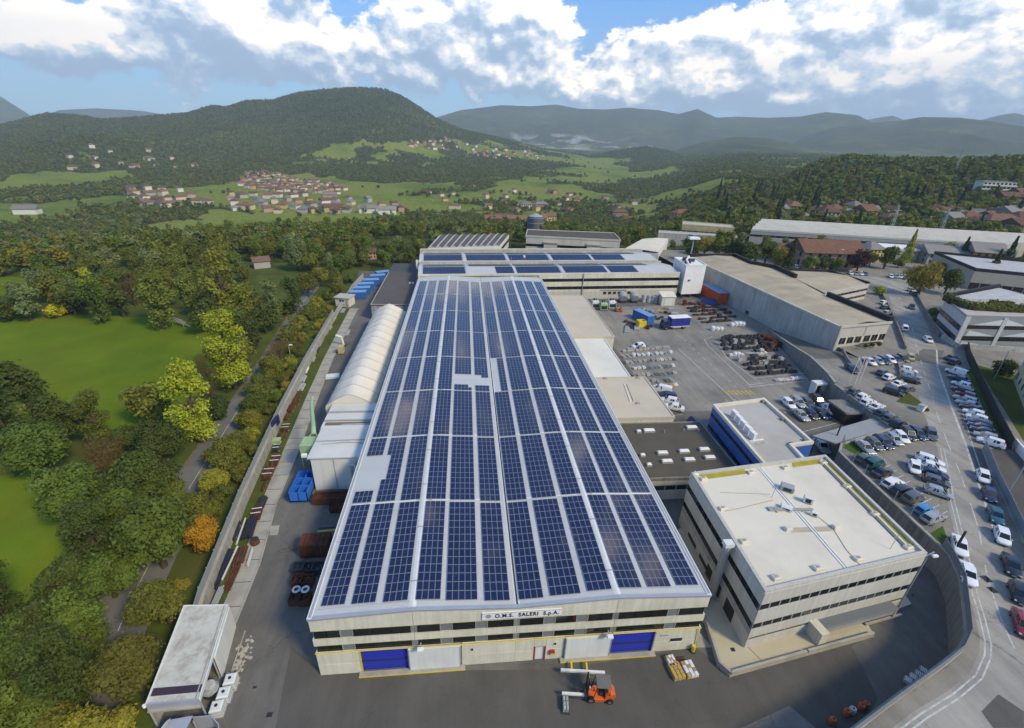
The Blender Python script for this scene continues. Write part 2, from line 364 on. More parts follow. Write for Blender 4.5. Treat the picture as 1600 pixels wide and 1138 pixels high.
    bp = nt.nodes.new('ShaderNodeBump'); bp.inputs['Strength'].default_value = .9; bp.inputs['Distance'].default_value = 9; L(noise(.07, 5, .7), bp.inputs['Height']); L(bp.outputs[0], b.inputs['Normal'])
    me.materials.append(m)
    obj('terrain', me, kind='structure')
build_terrain()
def build_haze():
    m = bpy.data.materials.new('haze'); m.use_nodes = True; nt = m.node_tree; nt.nodes.clear()
    v = nt.nodes.new('ShaderNodeVolumePrincipled'); v.inputs['Color'].default_value = (.70, .86, 1, 1); v.inputs['Density'].default_value = 1.35e-4; v.inputs['Anisotropy'].default_value = 0
    o = nt.nodes.new('ShaderNodeOutputMaterial'); nt.links.new(v.outputs[0], o.inputs[1]); m.cycles.homogeneous_volume = True
    MB().box(-9800, 10200, -9600, 10000, -90, 1500, m).build('haze', kind='stuff')
build_haze()

# ------------------------------------------------------------------ ground of the site
ASPH = mat('asphalt', (.150,.141,.125), .9, .2, .1, .2, fine=.12, crack=.3, dirt=(.075,.072,.066), dirt_amt=.8, dscale=.07)
ASPH_NEW = mat('fresh asphalt', (.090,.084,.074), .88, .2, .15, .22, fine=.12, crack=.12, dirt=(.10,.095,.085), dirt_amt=.6, dscale=.11)
ASPH_PALE = mat('worn asphalt', (.245,.228,.195), .92, .16, .11, .2, fine=.1, crack=.3, dirt=(.13,.125,.112), dirt_amt=.7, dscale=.07)
ROADM = mat('road surface', (.325,.305,.265), .9, .13, .12, .2, fine=.08, crack=.4, dirt=(.175,.17,.158), dirt_amt=.6, dscale=.11)
CONC = mat('concrete', (.36,.34,.29), .9, .14, .4, .2, fine=.08, dirt=(.2,.18,.14), dirt_amt=.55, dscale=.35)
CONC_WALL = mat('stained concrete', (.25,.245,.225), .92, .2, .3, .2, streak=.45, dirt=(.12,.115,.095), dirt_amt=.6, dscale=.3, fine=.1)
CREAM = mat('cream precast concrete', (.63,.60,.48), .85, .08, .35, .25, streak=.16, dirt=(.42,.38,.28), dirt_amt=.4, dscale=.25, fine=.05, objvar=.04)
PALEWALL = mat('pale precast concrete', (.52,.50,.44), .85, .08, .3, .25, streak=.18, dirt=(.36,.33,.27), dirt_amt=.4, dscale=.3, fine=.05, objvar=.04)
GREYWALL = mat('grey precast concrete', (.42,.42,.39), .88, .1, .25, .22, streak=.34, dirt=(.27,.26,.23), dirt_amt=.5, dscale=.2, objvar=.05)
WHITE = mat('white paint', (.74,.74,.72), .6, .05, .5, .3, dirt=(.6,.58,.52), dirt_amt=.3, dscale=.6)
OFFWHITE = mat('off white cladding', (.66,.67,.64), .55, .05, .4, .35, streak=.1, dirt=(.5,.5,.45), dirt_amt=.3, dscale=.3)
GREYMET = mat('grey metal', (.30,.31,.32), .5, .08, 1., .5)
ZINC = mat('zinc flashing', (.42,.43,.46), .42, .08, .8, .5, metal=.35)
DARKFR = mat('dark frame', (.028,.026,.025), .5, .1, 1., .4)
FRAMEGREY = mat('aluminium frame', (.30,.30,.28), .45, .06, 1., .5)
GLASS = mat('window glass', (.012,.014,.015), .08, .3, .8, .6, objvar=.4)
BLIND = mat('grey window infill', (.17,.18,.18), .6, .06, 1., .3)
BLUEDOOR = mat('blue shutter', (.020,.035,.36), .55, .07, .6, .35)
YELLOW = mat('yellow paint', (.62,.47,.035), .55, .1, .8, .3)
MEMBRANE = mat('roof membrane', (.66,.61,.50), .8, .05, .16, .25, dirt=(.47,.43,.35), dirt_amt=.55, dscale=.1, fine=.03)
MEMBRANE_G = mat('grey roof membrane', (.42,.40,.36), .85, .06, .2, .25, dirt=(.31,.29,.25), dirt_amt=.5, dscale=.12)
BITUMEN = mat('bitumen roof', (.095,.085,.066), .92, .12, .25, .2, dirt=(.065,.06,.05), dirt_amt=.6, dscale=.12, fine=.08)
ROOFSHEET = mat('metal roof sheet', (.48,.49,.47), .5, .07, .4, .4, dirt=(.36,.37,.36), dirt_amt=.4, dscale=.2)
RUST = mat('rusty steel', (.105,.042,.022), .9, .3, 1.2, .2, dirt=(.05,.028,.02), dirt_amt=.7, dscale=.9, objvar=.25, fine=.2)
DARKSTEEL = mat('dark steel', (.035,.037,.045), .6, .25, 1.2, .4, objvar=.35, fine=.2)
PALESTEEL = mat('pale castings', (.34,.35,.35), .55, .3, 2., .4, objvar=.25, fine=.3)
WOODM = mat('timber', (.36,.26,.14), .85, .2, 1., .2, objvar=.15)
LINEW = mat('white road paint', (.50,.50,.47), .8, .2, 2., .2, dirt=(.2,.2,.19), dirt_amt=.8, dscale=1.3)
LINEY = mat('yellow road paint', (.50,.37,.06), .8, .2, 2., .2, dirt=(.2,.17,.1), dirt_amt=.7, dscale=1.3)
MEADOW = mat('meadow grass', (.098,.152,.008), .95, .35, .04, .1, fine=.3, dirt=(.155,.17,.013), dirt_amt=.8, dscale=.03, bump=.5, bscale=3.)
ROUGHGR = mat('rough grass', (.068,.090,.016), .95, .35, .15, .1, fine=.3, dirt=(.085,.075,.025), dirt_amt=.7, dscale=.12, bump=.6, bscale=3.)
LAWN = mat('lawn', (.05,.105,.012), .95, .25, .3, .1, fine=.25, bump=.4, bscale=5.)

def sheet(name, poly, z, m, **k):
    b = MB(); n = len(poly); b.add([(p[0],p[1],z) for p in poly], [tuple(range(n)) if sum(poly[i][0]*poly[(i+1)%n][1]-poly[(i+1)%n][0]*poly[i][1] for i in range(n)) > 0 else tuple(range(n-1,-1,-1))], m)
    k.setdefault('kind', 'structure'); return b.build(name, **k)
def gp(pts, z): return [tuple(G(a, b, z)[:2]) for a, b in pts]
def ribbon(name, pts, wid, z, m, **k):
    """flat strip along a polyline"""
    P = [Vector(p[:2]) for p in pts]; n = len(P); vs = []; b = MB()
    for i in range(n):
        t = (P[min(i+1,n-1)]-P[max(i-1,0)]).normalized(); q = Vector((-t.y,t.x))*wid/2; vs += [(*(P[i]+q),z),(*(P[i]-q),z)]
    b.add(vs, [(2*i+1,2*i+3,2*i+2,2*i) for i in range(n-1)], m); k.setdefault('kind', 'structure'); return b.build(name, **k)
# retaining wall line between the yard (0) and the street level (3.5), from the ramp round to the street
W1 = [(99.5,86),(97.3,78),(95.2,70),(91.6,54),(89.9,49.4)]
W2 = [(89.9,49.4),(89.4,41.6),(88.6,33.3)]
W2B = [(88.6,33.3),(75.8,29.2)]
W3 = [(75.8,29.2),(73.7,27),(73.2,21.6),(72.7,13),(72.2,6.6),(70.2,3.3),(66.4,-.8),(64.4,-2.9),(62,-4.4),(58.8,-5.6),(51.9,-8),(46.4,-10),(36,-13.6),(20,-19)]
YARD = [(-13,-40),(20,-19)]+W3[::-1][1:]+W2B[::-1][1:]+W2[::-1][1:]+W1[::-1][1:]+[(103.9,87),(99,136),(97,150),(-26,150),(-22.4,120),(-20.5,78),(-18.6,44),(-13.6,11),(-13,-6)]
sheet('yard_asphalt', YARD, 0, ASPH)
FACE = W2[::-1]
sheet('yard_dark_asphalt', gp([(430,1138),(455,1010),(505,1050),(880,1046),(1085,1010),(1140,1052),(1365,992),(1330,1010),(1352,1050),(1372,1092),(1345,1138)], 0), .004, ASPH_NEW)
sheet('yard_pale_patch', gp([(1158,1138),(1233,1103),(1275,1138)], 0), .008, ASPH_PALE)
sheet('yard_concrete_apron', gp([(1090,985),(1113,1012),(1085,1012)], 0), .008, CONC)
sheet('worn_yard', [(52,46),(88,46),(91,56),(94.6,70),(98.6,85.5),(103,88),(100.5,112),(52,108)], .004, ASPH_PALE)
UP = W1[::-1]+[(97.6,150),(97,178),(240,178),(420,110),(420,-120),(20,-120),(20,-19)]+W3[::-1][1:]+W2B[::-1][1:]+W2[::-1][1:-1]
def upper_level():
    # street level: flat at 3.5 except the ramp strip along the long warehouse, which runs down to the yard
    b = MB()
    flat = [(106,62)]+[(99.3,135),(96.3,178),(240,178),(420,110),(420,-120),(20,-120),(20,-19)]+W3[::-1][1:]+W2B[::-1][1:]+W2[::-1][1:-1]+[(89.9,49.4),(91.6,54),(93.4,62)]
    n = len(flat); b.add([(p[0],p[1],HU) for p in flat], [tuple(range(n-1,-1,-1)) if sum(flat[i][0]*flat[(i+1)%n][1]-flat[(i+1)%n][0]*flat[i][1] for i in range(n)) < 0 else tuple(range(n))], ASPH_PALE)
    b.build('street_level_paving', kind='structure')
    r = MB(); ys = [62,66,72,78,84,88]; L_ = np.interp(ys, [62,70,78,86,88], [93.4,95.2,97.3,99.5,100]); R_ = [105.6-(y-66)*.095 for y in ys]
    vs = []
    for y, l, rr in zip(ys, L_, R_): z = HU*max(0, 1-(y-62)/26)+.01; vs += [(l,y,z),(rr,y,z)]
    r.add(vs, [(2*i,2*i+1,2*i+3,2*i+2) for i in range(len(ys)-1)], ASPH); r.build('warehouse_ramp', kind='structure')
upper_level()
KERB = [(165,122),(147,98.6),(131.4,77.6),(119.8,63.5),(110.5,52),(101,40.5),(91.6,27.6),(82,16.6),(78.6,12.5),(73.5,6.4),(69.6,1.8),(67.6,-.8),(65.4,-3.4),(64,-4.6),(61.2,-6.3),(57.4,-7.7),(52.9,-9),(49.7,-10.1),(36,-14.8),(20,-20.5)]
RLINE = [(176,124),(160.7,105),(143.1,82.2),(130,66),(120.8,56.5),(106.5,39.1),(97.4,27.8),(90.5,19.6),(81.6,8.9),(74.9,1),(71.5,-4),(68,-9.5),(60,-14.5),(45,-20)]
sheet('street', KERB+RLINE[::-1], HU+.006, ROADM)
sheet('far_street', [(176,124),(165,122),(150,136),(118,147),(100,150),(100,156),(120,153),(152,143),(172,134)], HU+.006, ROADM)
# markings
def line(pts, wid=.18, z=HU+.012, m=LINEW, name='road_marking', dash=None):
    if dash is None: return ribbon(name, pts, wid, z, m)
    on, off = dash; P = [Vector(p[:2]) for p in pts]; b = MB(); 
    for a, c in zip(P, P[1:]):
        t = (c-a); Ln = t.length; t.normalize(); s = 0; q = Vector((-t.y,t.x))*wid/2
        while s < Ln:
            e = min(s+on, Ln); u, v = a+t*s, a+t*e
            b.add([(*(u+q),z),(*(u-q),z),(*(v-q),z),(*(v+q),z)], [(0,1,2,3)], m); s += on+off
    return b.build(name, kind='structure')
line([(p[0]-.15,p[1]+.2) for p in RLINE[3:9]], .3)
line(gp([(1503,640),(1520,697),(1538,750)], HU), .15)
DASH = [(171,125),(154,103),(137,81),(124.5,66),(111,49.2),(101.1,37.1),(95,29.2),(88.5,20.5),(82.8,13.4),(80.1,10.1),(73.6,3.2),(71.5,.5),(69.6,-2),(67,-6)]
line(DASH, .14, dash=(3, 4))
for o_ in (.35, .75): line([(p[0]+o_*.8,p[1]-o_*.8) for p in KERB[6:]], .13)
# yard lines: drive lane, dashes, yellow hatching
for pts in ([(68.4,76.1),(69.1,54.1)],[(77.2,78),(76.2,55.2)],[(77.2,78),(78.2,82),(81.5,84)],[(69.2,53.6),(69.1,49)],[(75.4,56.2),(88,58.5)],[(75.6,55.4),(90,57.6)],[(79.2,57),(79,59.4),(96,62)],[(79.2,57),(95,59.6)],[(81,80.8),(78.4,70),(79.2,59)]):
    line(pts, .16, .012, LINEW, 'yard_marking')
line([(72.5,82),(72.4,70.2),(72.7,55.4)], .14, .012, LINEW, 'yard_marking', dash=(1.2,1.6))
b = MB()
for k in range(7): x = 69.2+k*.95; b.add([(x,52.1,.014),(x+.45,52.1,.014),(x+.1,53.9,.014),(x-.35,53.9,.014)], [(0,1,2,3)], LINEY)
b.build('yellow_hatching', kind='structure')
for pts in (gp([(1218,627),(1257,658),(1310,648)], 0), gp([(1232,660),(1250,676),(1312,660)], 0), gp([(1225,645),(1246,641)], 0), gp([(1018,605),(1046,650),(1066,648)], 0)): line(pts, .12, .012, LINEW, 'parking_marking')
def bay_marks(px0, px1, n, dpx, z=HU, name='parking_marking'):
    a = G(*px0, z); c = G(*px1, z); d = G(px0[0]+dpx[0], px0[1]+dpx[1], z)-a; bb = MB(); t = (c-a)
    for k in range(n+1):
        p = a+t*(k/n); u = Vector((-d.y, d.x, 0)).normalized()*.06
        bb.add([(*(p+u)[:2],z+.012),(*(p-u)[:2],z+.012),(*(p+d-u)[:2],z+.012),(*(p+d+u)[:2],z+.012)], [(3,2,1,0)], LINEW)
    bb.build(name, kind='structure')
bay_marks((1345,706),(1470,690),9,(-18,-16)); bay_marks((1345,722),(1450,815),10,(28,-11)); bay_marks((1488,582),(1548,700),15,(24,8))
# manholes, drain covers and repairs in the asphalt
for px, py, z, sx, sy in ((1443,828,HU,.5,.5),(1541,905,HU,.9,.9),(1551,922,HU,.8,.8),(1310,800,0,.4,.4),(1263,745,0,.5,.5),(421,1117,0,.5,.4),(398,1074,0,.35,.2),(1426,930,0,.3,.3)):
    p = G(px, py, z); tag(MB().box(p.x-sx/2,p.x+sx/2,p.y-sy/2,p.y+sy/2,z-.02,z+.012,DARKFR).build('drain_cover'), kind='structure')
for pts in ([(423,822),(437,821),(434,836),(421,837)],[(459,706),(466,705),(461,723),(453,723)],[(536,516),(548,515),(545,524),(533,525)],[(470,678),(475,677),(473,682),(469,682)]):
    sheet('concrete_patch', gp(pts, 0), .008, CONC)
sheet('dark_patch', gp([(1560,1085),(1600,1112),(1600,1138),(1552,1138),(1533,1112)], HU), HU+.010, ASPH_NEW)
sheet('driveway_apron', gp([(1420,562),(1442,545),(1476,548),(1464,570)], HU), HU+.009, ASPH)
sheet('driveway_apron', gp([(1510,699),(1533,699),(1554,765),(1572,830),(1556,832),(1540,775)], HU), HU+.008, ASPH)
# left side: storage strip, grass, lane, meadows
STRIP_R = [(-10.4,5),(-10.9,13.8),(-12.5,23.8),(-13.4,37.3),(-15.2,56),(-16.6,72.2),(-17.9,107.2)]
STRIP_L = [(-12.4,5),(-13,13.8),(-14.6,23.8),(-15.8,37.3),(-17.4,56),(-18.6,72.2),(-20.2,107.2)]
FENCE_L = [(-13.6,5.5),(-14.3,8.5),(-16.6,24),(-19,45.9),(-20.7,66.7),(-22.4,99),(-22.6,122),(-21.6,140)]
sheet('storage_strip', STRIP_R+STRIP_L[::-1], .012, CONC)
sheet('verge_grass', [(p[0]+.02,p[1]) for p in STRIP_L]+[(-22.4,107),(-22.3,99),(-20.6,66.7),(-18.9,45.9),(-16.5,24),(-14.2,8.5),(-13.5,5)], .010, ROUGHGR)
b = MB(); b.wall([(p[0]+.1,p[1]) for p in STRIP_R], 0, .13, .16, CONC); b.build('strip_kerb', kind='structure')
LANE_L = [(-15,-35),(-22.9,-2.9),(-26.3,10),(-29.0,28.7),(-30.2,45.7),(-31.6,63),(-34.3,88),(-37,110),(-40,150)]
LANE_R = [(-9,-35),(-16.9,-3.4),(-20.2,10),(-23.6,28.7),(-25.8,45.7),(-27.6,63),(-30.6,88),(-33.5,110),(-36.5,150)]
sheet('rough_ground', [(-22.8,-60),(-22.8,160),(-240,170),(-240,-60)][::-1], -.02, ROUGHGR)
sheet('rough_ground_by_lane', [(20,-60),(-10.2,-8),(-12.6,-3.5),(-13.4,6),(-22.4,99),(-22.8,160),(-23.2,160),(-23.2,-60)], -.018, ROUGHGR)
sheet('lane', LANE_L+LANE_R[::-1], .006, mat('lane asphalt', (.135,.135,.13), .9, .18, .2, .2, fine=.12, dirt=(.19,.17,.13), dirt_amt=.5, dscale=.15))
b = MB(); b.wall([(p[0]-.12,p[1]) for p in LANE_L], -.02, .12, .2, mat('earthy kerb', (.16,.12,.085), .95, .3, 1., .1)); b.build('lane_kerb', kind='structure')
line([(p[0]*.46+q[0]*.54,p[1]) for p, q in zip(LANE_L, LANE_R)], .09, .012, LINEW, 'lane_marking', dash=(7.5, 1.6))
def wobble(poly, amp, n=6, seed=1):
    r = random.Random(seed); out = []
    for i, p in enumerate(poly):
        q = poly[(i+1) % len(poly)]
        for k in range(n): t = k/n; out.append((p[0]+(q[0]-p[0])*t+r.uniform(-amp,amp), p[1]+(q[1]-p[1])*t+r.uniform(-amp,amp)))
    return out
MEADOW1 = [(-118,96),(-107.6,98),(-85.8,101.5),(-68,99),(-53.8,96.5),(-44,86),(-39,70),(-38,58),(-42,46),(-50,42),(-62,46),(-75,58),(-92,72),(-125,84)]
MEADOW2 = [(-60,33),(-53.7,33),(-49,33),(-42,27),(-37.4,21.7),(-33.5,14),(-32.4,8),(-32,-5),(-34,-20),(-80,-20),(-80,20)]
MEADOW3 = [(-160,118),(-125,117),(-118,128),(-130,138),(-170,140)]
MEADOW4 = [(-60,112),(-38,98),(-34,120),(-36,142),(-52,150),(-62,130)]
for i, mm in enumerate((MEADOW1, MEADOW2, MEADOW3)): sheet('meadow', wobble(mm, 1.2, 5, i), -.012, MEADOW)
sheet('meadow_slope', wobble(MEADOW4, 1.5, 5, 9), -.012, ROUGHGR)
_q = gp([(270,508),(288,514)], 0); NETM = mat('pale netting', (.30,.32,.33), .8); _t = thing('goal', 'pale netted goal frame at the far edge of the mown meadow', 'goal', (*_q[0],0)); _M = Matrix.Rotation(atan2(_q[1][1]-_q[0][1], _q[1][0]-_q[0][0]), 4, 'Z'); _L = hypot(_q[1][0]-_q[0][0], _q[1][1]-_q[0][1])
_b = MB().mx(_M)
for _x in (0, _L): _b.ring([(_x,1.6,0),(_x,0,2.4),(_x,0,0)], .07, LINEW, 6)
_b.ring([(0,0,2.4),(_L,0,2.4)], .07, LINEW, 6); _b.build('frame', _t); _b = MB().mx(_M)
for _k in range(20): _u = _k/19; _b.ring([(_L*_u,0,2.38),(_L*_u,1.6,0)], .02, NETM, 3, False).ring([(0,1.6*_u,2.4-2.4*_u),(_L,1.6*_u,2.4-2.4*_u)], .02, NETM, 3, False)
_b.build('net', _t, kind='stuff')
# grass plots at street level
sheet('lawn', gp([(1312,697),(1337,690),(1358,713),(1352,718)], HU), HU+.02, LAWN)
sheet('lawn', gp([(1451,835),(1473,822),(1486,860),(1486,866)], HU), HU+.02, LAWN)
sheet('lawn', gp([(1400,628),(1418,613),(1444,632),(1437,636)], HU), HU+.02, ROUGHGR)
sheet('lawn', gp([(1509,575),(1517,577),(1577,700),(1562,700)], HU), HU+.02, LAWN)
sheet('lawn', gp([(1525,570),(1600,590),(1600,690)], HU), HU+.018, ROUGHGR)
sheet('lawn', gp([(1318,606),(1332,603),(1330,610)], HU), HU+.02, LAWN)

# ------------------------------------------------------------------ main factory hall
WX, LY, HE, HR = 37.7, 113.1, 8.0, 8.5
RX = [0, 9.2, 18.85, 28.5, 37.7]; RZ = [HE, HR, HE, HR, HE]
def rz(x): return float(np.interp(x, RX, RZ))
def factory():
    t = thing('factory_hall', 'long factory hall with double pitched roof covered in solar panels', 'factory')
    # core walls behind the facade skin
    b = MB(); b.box(0, WX, .35, LY, 0, HE-.1, CREAM); b.build('wall', t)
    b = MB()
    for i in range(4):
        x0, x1 = RX[i], RX[i+1]; z0, z1 = RZ[i], RZ[i+1]
        b.add([(x0,.1,z0),(x1,.1,z1),(x1,LY,z1),(x0,LY,z0)], [(0,1,2,3)], ROOFSHEET)
        b.add([(x0,.1,HE-.1),(x1,.1,HE-.1),(x1,.1,z1),(x0,.1,z0)], [(0,1,2,3)], CREAM)
        b.add([(x0,LY,HE-.1),(x0,LY,z0),(x1,LY,z1),(x1,LY,HE-.1)], [(0,1,2,3)], CREAM)
    rf = b.build('roof', t)
    b = MB()                                   # low standing seams of the sheeting, across the slope
    for i in range(4):
        x0, x1 = RX[i]+.1, RX[i+1]-.1
        for k in range(0, 113):
            y = .9+k
            if y > 1.0 and (k % 4): continue
            b.add([(x0,y,rz(x0)+.012),(x1,y,rz(x1)+.012),(x1,y+.05,rz(x1)+.012),(x0,y+.05,rz(x0)+.012)], [(0,1,2,3)], ZINC)
    b.build('sheet_seams', rf, kind='stuff')
    for x in (9.2, 28.5):                      # ridge caps
        MB().add([(x-.32,.0,HR-.01),(x,.0,HR+.06),(x+.32,.0,HR-.01),(x-.32,LY,HR-.01),(x,LY,HR+.06),(x+.32,LY,HR-.01)], [(0,1,4,3),(1,2,5,4)], OFFWHITE).build('ridge_cap', rf)
        for k in range(16): MB().box(x-.36,x+.36,3+k*7,3.12+k*7,HR-.01,HR+.075,GREYMET).build('ridge_joint', rf)
    MB().box(18.62,19.08,.0,LY,HE-.2,HE+.03,OFFWHITE).box(18.76,18.94,.0,LY,HE+.03,HE+.034,DARKFR).build('valley_gutter', rf)
    for x0, x1 in ((-.12,.32),(WX-.32,WX+.12)):
        MB().box(x0,x1,-.02,LY,HE-.25,HE+.10,OFFWHITE).box(x0+.1,x1-.1,.1,LY-.1,HE+.10,HE+.104,GREYMET).build('eaves_gutter', rf)
    b = MB()                                   # zinc flashing along the front edge
    for i in range(4): b.add([(RX[i],-.12,RZ[i]-.14),(RX[i+1],-.12,RZ[i+1]-.14),(RX[i+1],-.12,RZ[i+1]+.06),(RX[i],-.12,RZ[i]+.06),(RX[i],.25,RZ[i]+.06),(RX[i+1],.25,RZ[i+1]+.06)], [(0,1,2,3),(3,2,5,4)], ZINC)
    b.build('front_flashing', rf)
    # --- front facade: precast panels, two window bands, doors
    EDGE = mat('dull yellow edging', (.42,.39,.16), .8, .2, 2.)
    cuts = [0, 9.2, 18.85, 28.5, WX]
    for i in range(4):
        x0, x1 = cuts[i]+.015, cuts[i+1]-.015
        MB().add([(x0,-.1,6.46),(x1,-.1,6.46),(x1,-.1,RZ[i+1]-.15),(x0,-.1,RZ[i]-.15),(x0,.34,6.46),(x1,.34,6.46)], [(0,1,2,3),(0,4,5,1)], CREAM).build('fascia_panel', t)
        MB().bbox(x0, x1, -.1, .34, 4.38, 5.36, CREAM, .02).build('wall_panel', t)
        MB().box(x0, x1, -.12, -.1, 4.38, 4.42, EDGE).box(x0, x1, -.12, -.1, 6.46, 6.50, EDGE).box(x0, x1, -.12, -.1, 5.33, 5.36, EDGE).build('panel_edging', t)
    inf = [3.1, 12.2, 15.5, 22.0, 25.2, 34.3]
    for z0, z1 in ((3.49,4.36),(5.38,6.44)):
        xs = sorted([0.2]+[q for c in inf for q in (c-.55,c+.55)]+[q for c in (9.2,18.85,28.5) for q in (c-.3,c+.3)]+[WX-.2])
        for a, c in zip(xs, xs[1:]):
            mid = (a+c)/2
            if any(abs(mid-q) < .1 for q in (9.2,18.85,28.5)): MB().box(a,c,-.06,.34,z0,z1,CONC_WALL).build('column', t); continue
            if any(abs(mid-q) < .1 for q in inf):
                f = MB().box(a,c,-.05,.34,z0,z1,BLIND).box(a-.04,a+.04,-.09,-.05,z0,z1,FRAMEGREY).box(c-.04,c+.04,-.09,-.05,z0,z1,FRAMEGREY).build('window_infill', t); continue
            f = MB().box(a,c,-.07,.33,z0,z0+.06,DARKFR).box(a,c,-.07,.33,z1-.06,z1,DARKFR).build('window_frame', t)
            n = max(1, round((c-a)/1.5))
            for k in range(n):
                u0, u1 = a+(c-a)*k/n, a+(c-a)*(k+1)/n
                obj('window_pane', MB().box(u0+.03,u1-.03,-.05,-.02,z0+.06,z1-.06,GLASS).mesh('pane'), f)
    # lower storey
    seg = [(0,4.0),(13.6,18.85),(18.85,20.7),(21.9,23.7),(33.0,WX)]
    for a, c in seg:
        for z0, z1 in ((0,1.55),(1.57,3.46)): MB().bbox(a+.012,c-.012,-.1,.34,z0,z1,CREAM,.02).build('wall_panel', t)
    MB().bbox(20.712,21.888,-.1,.34,2.13,3.46,CREAM,.02).build('wall_panel', t)
    for x0, x1, la, lb in ((4.0,8.4,8.4,13.6),(28.6,33.0,23.7,28.6)):
        d = MB().box(x0,x1,.1,.3,.02,3.2,BLUEDOOR).build('roller_door', t)
        for k in range(9): MB().box(x0+.02,x1-.02,.07,.1,.3+k*.33,.33+k*.33,BLUEDOOR).build('door_slat', d)
        MB().box(x0,x1,.06,.1,1.3,1.46,DARKFR).build('door_rail', d)
        MB().box(x0-.12,x0,-.12,.34,0,3.3,YELLOW if x0 < 9 else GREYMET).box(x1,x1+.12,-.12,.34,0,3.3,GREYMET).box(x0,x1,-.1,.34,3.2,3.46,CREAM).build('door_frame', t)
        s_ = MB().box(la+.12,lb-.12,-.3,-.14,.1,3.25,OFFWHITE).build('sliding_door', t)
        MB().box(la+.12,la+.2,-.33,-.3,.1,3.25,GREYMET).box(lb-.2,lb-.12,-.33,-.3,.1,3.25,GREYMET).build('door_edge', s_)
        MB().box(la,lb,.0,.34,0,3.46,CREAM).build('wall_panel', t)
        MB().box(min(x0,la)-.3,max(x1,lb)+.3,-.62,-.12,0,.16,CONC).box(min(x0,la)-.3,max(x1,lb)+.3,-.66,-.62,.02,.15,YELLOW).build('door_step', t)
    d = MB().box(20.85,21.75,-.02,.2,0,2.05,OFFWHITE).build('door', t); MB().box(20.72,20.85,-.14,.2,0,2.12,mat('red paint', (.33,.03,.025), .6)).box(21.75,21.88,-.14,.2,0,2.12,mat('red paint', (.33,.03,.025), .6)).box(20.85,21.75,-.14,.2,2.05,2.12,GREYMET).build('door_frame', d)
    MB().box(34.8,36.0,-.16,-.1,1.5,1.9,DARKFR).box(34.75,36.05,-.2,-.1,1.43,1.5,WHITE).build('window', t)
    MB().box(33.6,34.4,-.15,-.1,2.4,2.6,GREYMET).build('vent', t)
    MB().box(22.3,22.8,-.3,-.1,.9,1.5,mat('red paint', (.33,.03,.025), .6)).box(22.35,22.75,-.32,-.3,.92,1.15,YELLOW).build('hose_cabinet', t)
    MB().ring([(0,-.2,3.42),(6,-.2,3.44),(13.6,-.2,3.36),(WX,-.2,3.42)], .05, YELLOW).ring([(.1,-.2,3.42),(.1,-.2,3.1)], .05, YELLOW).ring([(WX-.3,-.2,3.42),(WX+.1,-.25,.3)], .045, YELLOW).build('gas_pipe', t)
    for x in (14.6,22.8): MB().box(x-.09,x+.09,-.2,-.1,2.3,2.5,DARKFR).build('wall_lamp', t)
    for x in (9.75,28.0):
        f = MB().box(x-.05,x+.05,-.6,-.1,3.85,3.93,GREYMET).build('floodlight', t); MB().at(x,-.75,3.9).bbox(-.3,.3,-.2,.16,-.14,.14,WHITE,.04).build('lamp_housing', f)
    for y in range(3, 113, 8): MB().box(-.06,.0,y,y+.12,0,HE-.3,GREYMET).build('downpipe', t)
    # sign with its lettering
    sg = MB().box(15.55,23.05,-.2,-.1,6.72,7.62,WHITE).box(15.55,23.05,-.23,-.2,6.72,6.76,GREYMET).box(15.55,23.05,-.23,-.2,7.58,7.62,GREYMET).build('sign', t)
    INK = mat('black lettering', (.016,.02,.03), .6, 0)
    def text(s_, x, z, h, wfac):
        cu = bpy.data.curves.new('lettering', 'FONT'); cu.body = s_; cu.size = h/.72; cu.offset = .018; cu.extrude = .012; cu.space_character = 1.18
        o = bpy.data.objects.new('lettering', cu); C.objects.link(o); bpy.context.view_layer.update()
        me = bpy.data.meshes.new_from_object(o.evaluated_get(bpy.context.evaluated_depsgraph_get())); bpy.data.objects.remove(o); bpy.data.curves.remove(cu)
        xs = [v.co.x for v in me.vertices]; wd = max(xs)-min(xs); me.materials.clear(); me.materials.append(INK)
        for v in me.vertices: v.co = Vector((x+(v.co.x-min(xs))*wfac/wd, -.215-v.co.z, z+v.co.y))
        obj('lettering', me, sg, kind='stuff')
    text('O.M.S.  SALERI  S.p.A.', 16.75, 6.95, .5, 6.05)
    n = 28; lo = MB()
    lo.add([(16.13+.27*cos(2*pi*k/n),-.206,7.18+.24*sin(2*pi*k/n)) for k in range(n)], [tuple(range(n))], mat('sign blue grey', (.06,.085,.14), .6, 0))
    for q in (-.1,.0,.1): lo.box(15.9,16.36,-.212,-.207,7.165+q,7.195+q,WHITE)
    lo.build('logo', sg)
    # --- solar panels: 300 nearest the front as single parts, the rest joined
    CELL = mat('solar cells', (.0095,.0118,.045), .09, .2, .35, .9, coat=.0, objvar=.12); FR = mat('panel frame', (.25,.26,.31), .4, .05, 1., .5)
    cells = [(.8,2.95,4),(3.55,5.75,4),(6.42,8.7,4),(9.4,11.7,4),(12.2,15.15,5),(15.8,18.2,4),(19.05,21.4,4),(22.05,25.0,5),(25.68,28.08,4),(28.8,31.1,4),(31.7,34.1,4),(34.72,37.0,4)]
